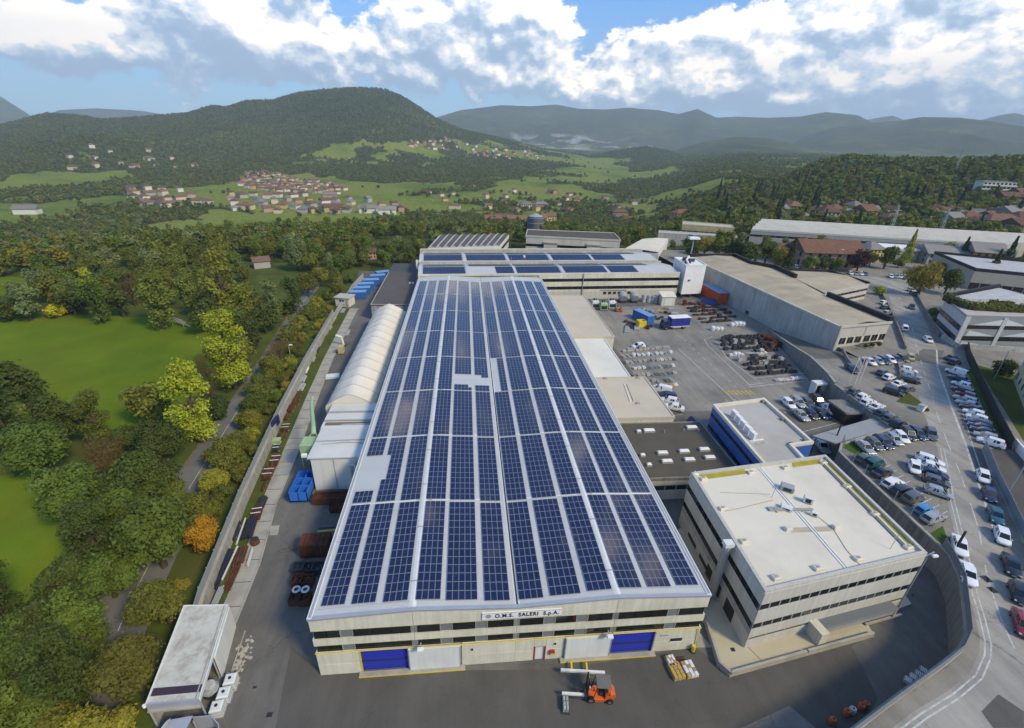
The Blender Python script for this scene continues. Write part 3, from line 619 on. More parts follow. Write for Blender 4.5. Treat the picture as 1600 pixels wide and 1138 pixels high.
    def pane(b, w_, l_):
        h = .035; i = .022
        b.add([(-w_/2,-l_/2,0),(w_/2,-l_/2,0),(w_/2,l_/2,0),(-w_/2,l_/2,0),(-w_/2,-l_/2,h),(w_/2,-l_/2,h),(w_/2,l_/2,h),(-w_/2,l_/2,h),(-w_/2+i,-l_/2+i,h),(w_/2-i,-l_/2+i,h),(w_/2-i,l_/2-i,h),(-w_/2+i,l_/2-i,h)],
              [(0,1,5,4),(1,2,6,5),(2,3,7,6),(3,0,4,7),(4,5,9,8),(5,6,10,9),(6,7,11,10),(7,4,8,11)], FR)
        b.add([(-w_/2+i,-l_/2+i,h-.004),(w_/2-i,-l_/2+i,h-.004),(w_/2-i,l_/2-i,h-.004),(-w_/2+i,l_/2-i,h-.004)], [(0,1,2,3)], CELL)
    allp = []
    for sx, (x0, x1, nc) in enumerate(cells):
        cw = (x1-x0)/nc; xm = (x0+x1)/2; seg_ = 0 if xm < 9.2 else 1 if xm < 18.85 else 2 if xm < 28.5 else 3
        sl = (RZ[seg_+1]-RZ[seg_])/(RX[seg_+1]-RX[seg_]); off = [.35,.22,.05,-.02,-.25,-.5,-.5,-.35,-.1,0,.05,.25][sx]
        for s_ in range(8):
            for r in range(13):
                y = .95+off*.6+s_*13.42+r*1.005+.5
                for c in range(nc):
                    x = x0+(c+.5)*cw
                    if sx == 0 and 16.9 < y < 23.9: continue
                    if sx == 0 and y > 13.9 and y < 17 and c < 2 and y > 16.2: continue
                    if sx == 1 and 19 < y < 23.4 and c < 1: continue
                    if sx == 4 and (43.0 < y < 47.4 or (y > 42.2 and y < 43.2 and c > 3)): continue
                    if sx == 5 and (42.6 < y < 46.0 or (46 <= y < 47.4 and c < 2)): continue
                    if sx == 6 and 41.3 < y < 54.6 and c < 2: continue
                    if y > LY-1.2: continue
                    allp.append((y, x, cw, sl))
    allp.sort(key=lambda q: (q[0]+29)**2+(q[1]-14)**2)
    shared = {}
    rest = MB()
    for k, (y, x, cw, sl) in enumerate(allp):
        z = rz(x)+.07; a = math.atan(sl); key = round(cw, 3)
        if k < 300:
            if key not in shared: q = MB(); pane(q, cw-.022, .985); shared[key] = q.mesh('solar_panel')
            obj('solar_panel', shared[key], t, (x, y, z), (0, -a, 0))
        else:
            rest.mx(Matrix.Translation((x,y,z)) @ Matrix.Rotation(-a, 4, 'Y')); pane(rest, cw-.022, .985)
    rest.build('solar_panels', t, kind='stuff')
    for s_ in range(1, 8):                     # walkway strips between the blocks
        bb = MB()
        for i in range(4):
            y = .95+s_*13.42-.22
            bb.add([(RX[i]+.9,y,rz(RX[i]+.9)+.05),(RX[i+1]-.9,y,rz(RX[i+1]-.9)+.05),(RX[i+1]-.9,y+.28,rz(RX[i+1]-.9)+.05),(RX[i]+.9,y+.28,rz(RX[i]+.9)+.05)], [(0,1,2,3)], OFFWHITE)
        bb.build('walkway_strip', t)
factory()

# ------------------------------------------------------------------ other buildings (parts are written in world coordinates)
WROOT = set()
_obj0 = obj
def obj(name, me, parent=None, loc=(0,0,0), rot=(0,0,0), **props):
    o = _obj0(name, me, parent, loc, rot, **props)
    if parent is not None and parent.name in WROOT: o.location = Vector(loc)-parent.location
    return o
def wthing(name, label, cat, base, group=None):
    t = thing(name, label, cat, base, 0, group); WROOT.add(t.name); return t
def frame(p0, p1):
    a = atan2(p1[1]-p0[1], p1[0]-p0[0]); return Matrix.Translation((p0[0], p0[1], 0)) @ Matrix.Rotation(a, 4, 'Z'), hypot(p1[0]-p0[0], p1[1]-p0[1])
def wmb(M): b = MB(); b.mx(M); return b
def face(t, p0, p1, bands, z=0, pw=2.5, ww=1.4, wm=CREAM, gm=GLASS, fr=FRAMEGREY, th=.25, names=('wall_panel','window'), gap=.012):
    """a facade from p0 to p1 (outside on the right): bands of (z0, z1, 'p'anel / 'w'indows / 'g' dark strip / list of (u0,u1) openings)"""
    M, L_ = frame(p0, p1); out = []
    for z0, z1, kind, *o in bands:
        w_ = o[0] if o else None
        if kind == 'p':
            m = w_ or wm; n = max(1, round(L_/pw))
            for k in range(n): out.append(wmb(M).bbox(L_*k/n+gap, L_*(k+1)/n-gap, -.06, th, z+z0, z+z1, m, .02).build(names[0], t))
        elif kind == 'w':
            n = max(1, round(L_/(w_ or ww)))
            for k in range(n):
                u0, u1 = L_*k/n, L_*(k+1)/n
                f = wmb(M).box(u0,u0+.07,-.04,.14,z+z0,z+z1,fr).box(u1-.07,u1,-.04,.14,z+z0,z+z1,fr).box(u0+.07,u1-.07,-.04,.14,z+z1-.06,z+z1,fr).box(u0+.07,u1-.07,-.04,.14,z+z0,z+z0+.06,fr).build(names[1], t)
                obj('window_pane', wmb(M).box(u0+.07,u1-.07,-.01,.02,z+z0+.06,z+z1-.06,gm).mesh('pane'), f)
        elif kind == 'o':                      # wall with single windows
            m = wm; u = 0
            for a, c in sorted(w_):
                wmb(M).box(u, a, -.06, th, z+z0, z+z1, m).build(names[0], t)
                f = wmb(M).box(a,a+.06,-.05,.14,z+z0,z+z1,fr).box(c-.06,c,-.05,.14,z+z0,z+z1,fr).box((a+c)/2-.03,(a+c)/2+.03,-.03,.14,z+z0,z+z1,fr).box(a+.06,c-.06,-.1,.14,z+z0,z+z0+.06,fr).build(names[1], t)
                obj('window_pane', wmb(M).box(a+.06,c-.06,-.01,.02,z+z0+.06,z+z1,gm).mesh('pane'), f); u = c
            wmb(M).box(u, L_, -.06, th, z+z0, z+z1, m).build(names[0], t)
    return M, L_
def inset(poly, d):
    n = len(poly); a = sum(poly[i][0]*poly[(i+1)%n][1]-poly[(i+1)%n][0]*poly[i][1] for i in range(n)); sg = 1 if a > 0 else -1; out = []
    for i in range(n):
        p, q, r = Vector(poly[i-1]), Vector(poly[i]), Vector(poly[(i+1)%n]); e = (q-p).normalized(); f = (r-q).normalized()
        n1 = Vector((-e.y,e.x))*sg; n2 = Vector((-f.y,f.x))*sg; m = (n1+n2).normalized(); out.append(tuple(q+m*(d/max(.3, m.dot(n1)))))
    return out
def parapet(t, poly, z0, z1, th, m, name='parapet'):
    b = MB(); i = inset(poly, th); n = len(poly)
    a = sum(poly[k][0]*poly[(k+1)%n][1]-poly[(k+1)%n][0]*poly[k][1] for k in range(n)); P, I = (poly, i) if a > 0 else (poly[::-1], i[::-1])
    vs = [(*p,z0) for p in P]+[(*p,z1) for p in P]+[(*p,z1) for p in I]+[(*p,z0) for p in I]; fs = []
    for k in range(n):
        l = (k+1)%n; fs += [(k,l,n+l,n+k),(n+k,n+l,2*n+l,2*n+k),(2*n+k,2*n+l,3*n+l,3*n+k)]
    b.add(vs, fs, m); return b.build(name, t)
def lerp(a, b, k): return (a[0]+(b[0]-a[0])*k, a[1]+(b[1]-a[1])*k)

# --- office block
def office():
    FL, FR_, BR, BL = (43.1,-.2), (63.0,3.1), (64.0,19.7), (43.7,17.0)
    t = wthing('office_building', 'flat roofed office block with bands of dark windows and yellow edged roof', 'office', (43.1,-.2,0))
    MB().prism([FL,FR_,BR,BL], 0, 8.3, CREAM).build('wall', t)
    o_ = inset([FL,FR_,BR,BL], -.3)
    B = [(0,1.45,'p'),(1.5,1.85,'w',2.2),(1.9,3.2,'p'),(3.2,4.05,'w',1.2),(4.08,6.02,'p'),(6.02,6.9,'w',1.2),(6.92,8.5,'p')]
    for p0, p1 in ((o_[0],o_[1]),(o_[3],o_[0]),(o_[1],o_[2]),(o_[2],o_[3])):
        if p0 == o_[3]: face(t, p0, p1, [(0,2.35,'p'),(2.35,3.2,'p',GREYWALL),(3.2,4.05,'w',1.2),(4.08,6.02,'p'),(6.02,6.9,'w',1.2),(6.92,8.5,'p')], wm=PALEWALL, pw=4.2, fr=DARKFR)
        else: face(t, p0, p1, B, wm=PALEWALL, pw=5, fr=FRAMEGREY)
    M, L_ = frame(o_[3], o_[0])                # ground floor doors on the passage side
    for u, w_, h in ((11.0,1.1,2.1),(13.3,1.8,2.2),(3,2.4,1.4),(6.5,2.4,1.4),(8.6,1.2,2.0)): wmb(M).box(u,u+w_,-.1,-.06,.02 if h > 1.5 else .8,h,DARKFR).build('door' if h > 1.5 else 'window', t)
    parapet(t, o_, 8.3, 8.8, .38, PALEWALL)
    rf = MB().prism(inset(o_, .38), 8.3, 8.42, MEMBRANE).build('roof', t)
    b = MB(); b.wall([lerp(o_[0],o_[3],.02), o_[3]], 8.8, 8.83, .3, YELLOW); b.wall([(o_[0][0]+.15,o_[0][1]+.3),(o_[3][0]+.15,o_[3][1]-.2)], 8.8, 8.822, .12, YELLOW)
    MOSS = mat('mossy gutter', (.36,.31,.05), .9, .25, .8, .1)
    i_ = inset(o_, .4); j_ = inset(o_, 1.25)
    for k0, k1, a, c in ((1,2,.06,.97),(2,3,.03,.26),(2,3,.64,.97)):
        p, q = lerp(i_[k0],i_[k1],a), lerp(i_[k0],i_[k1],c); r, s_ = lerp(j_[k0],j_[k1],c), lerp(j_[k0],j_[k1],a)
        MB().prism([p,q,r,s_], 8.42, 8.47, MOSS).build('gutter_moss', rf)
    for k0, k1 in ((1,2),): MB().wall([j_[k0], j_[k1]], 8.42, 8.66, .22, MEMBRANE).wall([inset(o_, 1.62)[k0], inset(o_, 1.62)[k1]], 8.42, 8.46, .16, BITUMEN).build('inner_kerb', rf)
    for p in (lerp(j_[1],j_[2],.34), lerp(j_[1],j_[2],.67), lerp(j_[2],j_[3],.33), lerp(j_[2],j_[3],.62), lerp(j_[0],j_[1],.33), lerp(j_[0],j_[1],.62), lerp(j_[3],j_[0],.35), lerp(j_[3],j_[0],.68), j_[1], j_[2], j_[3], lerp(j_[0],j_[1],.05)):
        MB().at(*p,8.42,.15).bbox(-.45,.45,-.3,.3,0,.34,MEMBRANE,.08).box(-.2,.2,-.12,.12,.34,.4,CONC).build('roof_outlet', rf)
    c0, c1 = lerp(o_[3],o_[2],.47), lerp(o_[0],o_[1],.50)
    d = Vector((c1[0]-c0[0], c1[1]-c0[1])).normalized(); e = Vector((-d.y,d.x))
    def on(u, v): p = Vector(c0)+d*u+e*v; return p.x, p.y
    L_ = (Vector(c1)-Vector(c0)).length
    MB().wall([on(.5,0),on(L_-.5,0)], 8.42, 8.50, .16, WHITE).wall([on(.5,.32),on(L_-.5,.32)], 8.42, 8.50, .1, WHITE).build('roof_pipe', rf)
    MB().wall([on(8.6,2.1),on(8.3,-2.6)], 8.55, 8.72, .28, GREYMET).wall([on(8.3,-.4),on(8.2,-3.2)], 8.52, 8.66, .6, GREYMET).build('cable_tray', rf)
    for v in (-2.4,-.9,.8,2.0): MB().at(*on(8.45,v)).box(-.05,.05,-.3,.3,8.42,8.56,YELLOW).build('tray_foot', rf)
    for u, v, sx, sz, nm in ((4.9,1.2,.75,.75,'air_handling_unit'),(7.2,2.4,.5,.9,'condenser'),(9.4,1.7,.35,.6,'condenser'),(8.2,-1.0,.6,.5,'junction_box')):
        q = MB().at(*on(u,v),8.42,-.6).bbox(-sx,sx,-sx*.7,sx*.7,.12,sz,OFFWHITE if nm != 'air_handling_unit' else GREYMET,.05).box(-sx*.9,sx*.9,-sx*.5,sx*.5,0,.12,DARKFR).box(-sx*.6,sx*.6,-sx*.72,-sx*.7,.2,sz*.85,DARKFR).build(nm, rf)
    MB().prism([on(11.1,2.8),on(11.1,-2.6),on(11.8,-2.6),on(11.8,2.8)], 8.42, 8.45, mat('tan patch', (.42,.36,.27), .9)).build('roof_patch', rf)
    for v in (3.0,-2.8): MB().at(*on(11.4,v),8.42,.1).bbox(-.4,.4,-.25,.25,0,.45,MEMBRANE,.06).build('roof_outlet', rf)
    for u, v, h in ((6.2,-1.6,1.9),(14.6,6.9,2.1)): 
        p = on(u,v); MB().ring([(p[0],p[1],8.42),(p[0]+.25,p[1]+.1,8.42+h)], .03, FRAMEGREY, 5).ring([(p[0]-.3,p[1],8.42+h*.8),(p[0]+.5,p[1]+.1,8.42+h*.85)], .02, FRAMEGREY, 4).build('antenna', rf)
    for pts in ([(9.2,2.0),(11.5,2.6),(14.5,1.9),(17,1.9)],[(6.6,-1.6),(7.8,-6.5),(8.2,-8.6)],[(5.6,-1.4),(5.0,-7.6)]):
        MB().ring([(*on(*p),8.45) for p in pts], .035, mat('brown cable', (.32,.25,.16), .8), 4).build('roof_cable', rf)
    for p in (o_[1], o_[3]):                   # cameras / lamps at the corners
        MB().ring([(p[0],p[1],8.3),(p[0]+.4,p[1]-.2,9.1)], .06, WHITE, 6).at(p[0]+.55,p[1]-.35,8.7).bbox(-.3,.3,-.14,.14,-.12,.12,WHITE,.04).build('corner_lamp', t)
    p = lerp(o_[3],o_[0],.66)                  # rainwater pipe with a hopper on the passage side
    MB().ring([(p[0]-.75,p[1],.1),(p[0]-.75,p[1],8.4)], .42, FRAMEGREY, 10).box(p[0]-1.2,p[0]-.2,p[1]-.4,p[1]+.4,8.4,8.9,OFFWHITE).build('vent_stack', t)
    MB().ring([(o_[1][0]+.1,o_[1][1]-.1,.1),(o_[1][0]+.1,o_[1][1]-.1,8.3)], .07, FRAMEGREY, 6).build('downpipe', t)
    # entrance porch
    f = Vector((FR_[0]-FL[0], FR_[1]-FL[1])).normalized(); ang = atan2(f.y, f.x)
    MB().at(50.6,-.4,0,ang).bbox(.9,11.2,.0,1.15,1.75,1.92,mat('porch sheet', (.13,.14,.15), .4, .05, 1., .5),.04).box(0,1.0,-.6,1.1,.3,2.05,CREAM).box(1.0,11.1,.1,.18,.95,1.75,GREYMET).box(10.9,11.2,.05,.35,.4,1.75,CONC).build('entrance_porch', t)
office()
def terrace():
    t = wthing('office_terrace', 'raised cream terrace with low walls round the office foot', 'terrace', (43,-2,0))
    P = [(40.0,2.2),(39.2,-2.1),(39.9,-3.2),(57.8,-.3),(58.2,1.4),(65.3,3.0),(65.6,4.6),(62.9,4.4),(62.9,2.8),(43.3,-.5),(43.8,16.5),(40.0,14)]
    SL = mat('cream paving', (.45,.40,.28), .85, .12, .5, .2, dirt=(.33,.29,.2), dirt_amt=.5, fine=.06)
    MB().prism(P, 0, .32, SL, side=CONC).build('slab', t)
    for pts in ([(40.15,10),(40.1,2.2),(39.35,-2.05),(40.0,-3.05)],[(40.0,-3.05),(49,-1.6)],[(49.2,-1.55),(57.7,-.2)]): MB().wall(pts, .02, .72, .24, CONC).build('low_wall', t)
    MB().wall([(57.7,.9),(62.8,1.75)], .3, .55, .2, CONC).build('low_wall', t)
    MB().wall([(43.2,-.4),(44.0,-2.3)], .32, .324, .06, DARKFR).build('paving_joint', t)
    MB().box(41.3,41.75,-.9,-.5,.3,.33,DARKFR).build('drain_cover', t)
    for k in range(6): MB().ring([(40.1,2.6+k*1.4,.3),(40.1,2.6+k*1.4,1.35)], .03, GREYMET, 5).build('rail_post', t)
    for z in (.85,1.32): MB().ring([(40.1,2.4,z),(40.1,9.8,z)], .025, GREYMET, 5).build('rail', t)
    tag(MB().at(40.9,5.1,.32,.3).bbox(-.5,.5,-.7,.7,0,1.1,DARKSTEEL,.1).build('waste_bin'), 'dark waste bin in the passage between factory and office', 'bin')
terrace()
def blue_building():
    P = [(55.5,15.5),(62.0,17.2),(62.6,24.3),(66.4,24.9),(66.5,38.0),(56.2,36.2)]
    t = wthing('blue_building', 'blue clad block with pale flat roof and five roof vents', 'building', (61,27,0))
    BL_ = mat('blue cladding', (.035,.115,.36), .5, .07, .3, .4, streak=.1, objvar=.04)
    MB().prism(P, 0, 7, BL_).build('wall', t)
    face(t, P[5], P[0], [(0,3.0,'p'),(3.0,3.6,'w',1.2),(3.65,5.3,'p'),(5.3,5.95,'w',1.0),(6.0,7.2,'p')], wm=BL_, pw=3, fr=DARKFR)
    face(t, P[2], P[3], [(0,7.2,'p')], wm=BL_, pw=2)
    face(t, P[3], P[4], [(0,3,'p'),(3.0,3.8,'w',1.2),(3.85,7.2,'p')], wm=BL_, pw=3, fr=DARKFR)
    face(t, P[4], P[5], [(0,7.2,'p')], wm=BL_, pw=3)
    parapet(t, inset(P, -.08), 7.0, 7.5, .45, MEMBRANE)
    rf = MB().prism(inset(P, .36), 6.9, 7.05, MEMBRANE_G).build('roof', t)
    for k in range(5):
        p = lerp((57.9,32.6),(57.6,26.6),k/4); MB().at(p[0],p[1],7.05,.1).bbox(-.2,.2,-.55,.55,.0,1.15,OFFWHITE,.05).box(-.32,.32,-.62,.62,1.15,1.3,WHITE).build('roof_vent', rf)
    MB().wall([(57.0,26.0),(59.4,26.4)], 7.05, 7.14, .2, WHITE).wall([(57.4,25.2),(59.0,25.5)], 7.05, 7.1, .5, CONC).build('roof_kerb', rf)
    for p in ((65.8,31.5),(65.9,37.2),(65.7,25.6),(62.9,24.8)): MB().at(*p,7.05).bbox(-.3,.3,-.3,.3,0,.42,CONC_WALL,.05).build('roof_outlet', rf)
    q = wthing('arched_hood', 'dark blue arched hood at the far corner of the blue building', 'hood', (55.6,39.0,0))
    b = MB(); n = 9; vs = []
    for k in range(n): a = pi*k/(n-1); vs += [(55.4-cos(a)*1.0,38.4,.1+2.3*sin(a)),(55.4-cos(a)*1.0,40.6,.1+2.3*sin(a))]
    b.add(vs, [(2*k,2*k+1,2*k+3,2*k+2) for k in range(n-1)]+[tuple(range(0,2*n,2))], mat('dark blue plastic', (.02,.03,.13), .4)); b.build('hood', q)
    b = MB(); b.box(55.0,55.8,38.38,38.4,.3,1.6,DARKFR).build('opening', q)
blue_building()
def flat_annex(label, x0, x1, y0, y1, z, m, wm=CREAM, skyl=(), bands=None):
    t = wthing('annex', label, 'annex', (x0,y0,0))
    MB().box(x0,x1,y0,y1,0,z-.35,wm).build('wall', t); P = [(x0-.1,y0-.1),(x1+.1,y0-.1),(x1+.1,y1+.1),(x0-.1,y1+.1)]
    parapet(t, P, z-.5, z, .25, m if m is not BITUMEN else CONC_WALL); rf = MB().box(x0,x1,y0,y1,z-.3,z-.12,m).build('roof', t)
    if bands: face(t, (x0,y0), (x1,y0), bands, wm=wm)
    for px, py, w_, d_ in skyl:
        p = G(px, py, z); MB().at(p.x,p.y,z-.12).bbox(-w_/2,w_/2,-d_/2,d_/2,0,.34,GREYMET,.02).bbox(-w_/2+.06,w_/2-.06,-d_/2+.06,d_/2-.06,.34,.5,WHITE,.1).build('skylight', rf)
    return t, rf
t, rf = flat_annex('tan roofed annex beside the hall furthest from the office', 37.9, 49.9, 72.7, 104.7, 5, mat('tan membrane', (.52,.46,.36), .85, .05, .2, .2, dirt=(.42,.37,.28), dirt_amt=.5, dscale=.12), skyl=())
t, rf = flat_annex('white roofed low annex between the two tan roofed ones', 37.9, 47.4, 51.7, 72.4, 4.5, mat('white membrane', (.68,.66,.58), .8, .04, .2, .25, dirt=(.55,.52,.43), dirt_amt=.5, dscale=.12))
t, rf = flat_annex('tan roofed annex beside the hall next to the skylights', 37.9, 49.9, 36.6, 51.4, 5, mat('tan membrane', (.52,.46,.36), .85, .05, .2, .2, dirt=(.42,.37,.28), dirt_amt=.5, dscale=.12))
MB().wall([(44.8,48.5),(43.9,42.0)], 4.88, 5.0, .28, MEMBRANE).wall([(45.2,48.5),(44.4,42.0)], 4.88, 4.92, .1, BITUMEN).build('roof_joint', rf)
for p in ((41.7,51),(48.4,51),(45.0,41.2)): MB().at(*p,4.88).bbox(-.3,.3,-.2,.2,0,.3,CONC,.05).build('roof_outlet', rf)
t, rf = flat_annex('dark roofed annex with rows of white skylights', 37.9, 54.6, 22.0, 36.3, 4, BITUMEN, skyl=[(1014,673.6,1.9,.8),(1080.6,668.7,1.9,.8),(1035,708.5,1.7,.75),(1068.6,706,1.7,.75),(1100,703,1.7,.75),(1042,721.6,1.7,.75),(1077,719,1.7,.75),(1108.7,715.6,1.7,.75),(998,675,.8,.6),(1004,712,.8,.6),(1014,727,.8,.6)], bands=[(0,1.7,'p'),(1.7,2.6,'w',1.6),(2.65,3.9,'p')])
for p in ((50.5,33.6),(53,33.5),(47,33.4)): MB().at(*p,3.88).cyl(0,0,0,.5,.1,GREYMET,8).build('roof_pipe', rf)
b = wthing('passage_pipework', 'dark ducts and machines in the gap between hall and office', 'pipework', (40.5,18,0))
for k in range(3): MB().ring([(38.6+k*.5,14+k,.4),(38.8+k*.5,17+k,1.6+k*.4),(40.5,20+k*.5,2.0+k*.4)], .22, (DARKSTEEL,GREYMET,DARKSTEEL)[k], 8).build('duct', b)
MB().bbox(39.6,41.2,19.2,20.6,0,2.2,OFFWHITE,.1).box(39.7,41.1,19.15,19.2,.4,1.8,DARKFR).build('machine_housing', b)

# --- left side: grey flat roof, fabric tunnel tent, white boxes
t = wthing('grey_roof_annex', 'long annex with plain dark grey roof behind the white tunnel tent', 'annex', (-7,97,0))
MB().box(-11.9,-.15,97.4,132,0,4.3,GREYWALL).build('wall', t); MB().box(-12.1,-.15,97.2,132.2,4.3,4.5,mat('grey felt roof', (.105,.098,.09), .9, .1, .2, .2, dirt=(.075,.07,.065), dirt_amt=.5)).build('roof', t)
MB().wall([(-12.0,97.3),(-.2,97.3)], 4.5, 4.62, .3, CONC).wall([(-11.95,97.5),(-11.95,132)], 4.5, 4.6, .25, CONC).build('roof_edge', t)
for x in (-3.4,-2.5): MB().at(x,118,4.5).bbox(-.3,.3,-.4,.4,0,.45,WHITE,.05).build('roof_vent', t)
t = wthing('rear_yard_shelter', 'low dark felt roofed shelter past the blue containers', 'shelter', (-8,142,0)); MB().box(-13,-1,136,150,2.9,3.1,mat('dark felt', (.07,.075,.075), .9)).build('roof', t)
for x in (-12.8,-1.2):
    for y in (136.2,149.8): MB().cyl(x,y,0,2.9,.1,GREYMET,6).build('post', t)
def tunnel():
    t = wthing('tunnel_tent', 'long white fabric tunnel tent beside the hall', 'tent', (-5.5,67,0))
    FAB = mat('white fabric', (.70,.65,.55), .75, .04, .3, .25, dirt=(.58,.52,.42), dirt_amt=.55, dscale=.15); SEAM = mat('tent seam', (.34,.31,.27), .8)
    prof = [(-10.1,0),(-10.1,4.3),(-9.9,4.75),(-8.4,5.7),(-6.9,6.45),(-5.9,6.8),(-4.9,6.45),(-3.4,5.7),(-1.9,4.75),(-1.7,4.3),(-1.7,0)]
    ys = [43.0+k*3.72 for k in range(14)]
    for a, c in zip(ys, ys[1:]):
        b = MB(); n = len(prof); m_ = (a+c)/2; vs = []
        for y, sag in ((a,0),(a+.9,.07),(m_,.10),(c-.9,.07),(c,0)): vs += [(x,y,max(0,z-(sag if z > 1 else 0))) for x, z in prof]
        b.add(vs, [(r*n+k,r*n+k+1,(r+1)*n+k+1,(r+1)*n+k) for r in range(4) for k in range(n-1)], FAB); b.build('fabric_bay', t, smooth=True)
    for y in ys: MB().ring([(x,y,z+.02) for x, z in prof], .05, SEAM, 5).build('seam_rib', t)
    for y, nm in ((43.0,'end_wall'),(ys[-1],'end_wall')):
        MB().add([(x,y+(.01 if y > 50 else -.01),z) for x, z in prof], [tuple(range(len(prof)))[::-1] if y > 50 else tuple(range(len(prof)))], FAB).build(nm, t)
tunnel()
def left_boxes():
    t = wthing('white_annex', 'white sheeted annex with two stepped flat roofs beside the hall', 'annex', (-4,27,0))
    LIN = mat('white liner roof', (.60,.60,.57), .6, .06, .4, .3, dirt=(.42,.40,.36), dirt_amt=.6, dscale=.2)
    MB().box(-7.8,-.16,26.7,34.5,0,5.8,OFFWHITE).build('wall', t); MB().box(-8.1,-.16,26.4,34.6,5.8,6.0,LIN).build('roof', t)
    for x in (-7.75,-4.6): MB().box(x,x+3.05,26.62,26.7,.1,5.75,OFFWHITE).build('cladding_sheet', t)
    MB().box(-4.72,-4.6,26.58,26.7,0,5.8,GREYMET).build('joint', t)
    MB().ring([(-2.1,26.4,.2),(-2.1,26.4,4.6),(-1.2,26.6,4.9)], .3, ZINC, 10).box(-2.5,-1.6,26.2,26.5,3.9,4.7,OFFWHITE).build('extract_duct', t)
    MB().ring([(-7.9,30.3,6.02),(-.3,30.6,6.02)], .14, GREYMET, 6).ring([(-7.0,29.6,6.0),(-3.5,29.9,6.1),(-.3,29.6,6.0)], .08, GREYMET, 6).build('roof_pipe', t)
    MB().box(-8.6,-.16,34.7,42.8,0,4.9,OFFWHITE).build('wall', t); MB().box(-8.8,-.16,34.7,42.9,4.9,5.05,LIN).build('roof', t)
    MB().box(-8.7,-.16,37.2,37.5,5.05,5.25,GREYMET).box(-8.7,-.16,39.8,40.2,5.05,5.2,GREYMET).build('roof_kerb', t)
    MB().box(-8.4,-.16,35.0,37.0,5.05,5.06,mat('stained brown roof', (.20,.155,.10), .9, .2, .5)).build('roof_stain', t)
    MB().ring([(-7,34.6,5.3),(-5,35.2,5.7),(-.3,35.4,5.6)], .18, GREYMET, 8).build('roof_duct', t)
    g = wthing('dust_collector', 'pale green dust collector hopper with a long sloping duct', 'dust collector', (-9.3,31.6,0)); GR = mat('pale green paint', (.30,.43,.23), .5, .08, .6, .35)
    MB().bbox(-10.6,-8.5,30.6,33.0,2.9,5.2,GR,.08).build('housing', g)
    MB().add([(-10.6,30.6,2.9),(-8.5,30.6,2.9),(-8.5,33,2.9),(-10.6,33,2.9),(-9.7,31.6,1.0),(-9.3,31.6,1.0),(-9.3,32,1.0),(-9.7,32,1.0)], [(0,1,5,4),(1,2,6,5),(2,3,7,6),(3,0,4,7),(4,5,6,7)], GR).build('hopper', g)
    for k in range(4): MB().box(-10.64,-10.6,30.8+k*.6,30.84+k*.6,2.9,5.1,GR).box(-10.55+k*.6,-10.5+k*.6,30.56,30.6,2.9,5.1,GR).build('stiffener', g)
    MB().ring([(-9.2,33.2,5.3),(-9.4,34.2,5.9),(-11.6,41.0,6.2),(-12.2,43.6,6.0)], [.42,.34,.28,.28], GR, 10).build('duct', g)
    MB().ring([(-9.9,33,4.9),(-9.4,33.8,5.6),(-8.6,33.2,5.0)], .16, GR, 8).build('elbow', g)
    for x, y in ((-10.5,30.7),(-8.6,30.7),(-10.5,32.9),(-8.6,32.9)): MB().cyl(x,y,0,2.9,.1,GR,6).build('leg', g)
    MB().cyl(-9.5,31.8,0,1.0,.5,DARKSTEEL,10).build('dust_bin', g)
    tag(MB().at(-8.6,26.9,5.9).bbox(-.35,.35,-.2,.2,0,.5,WHITE,.08).build('floodlight'), 'white floodlight on the corner of the white annex', 'floodlight')
left_boxes()
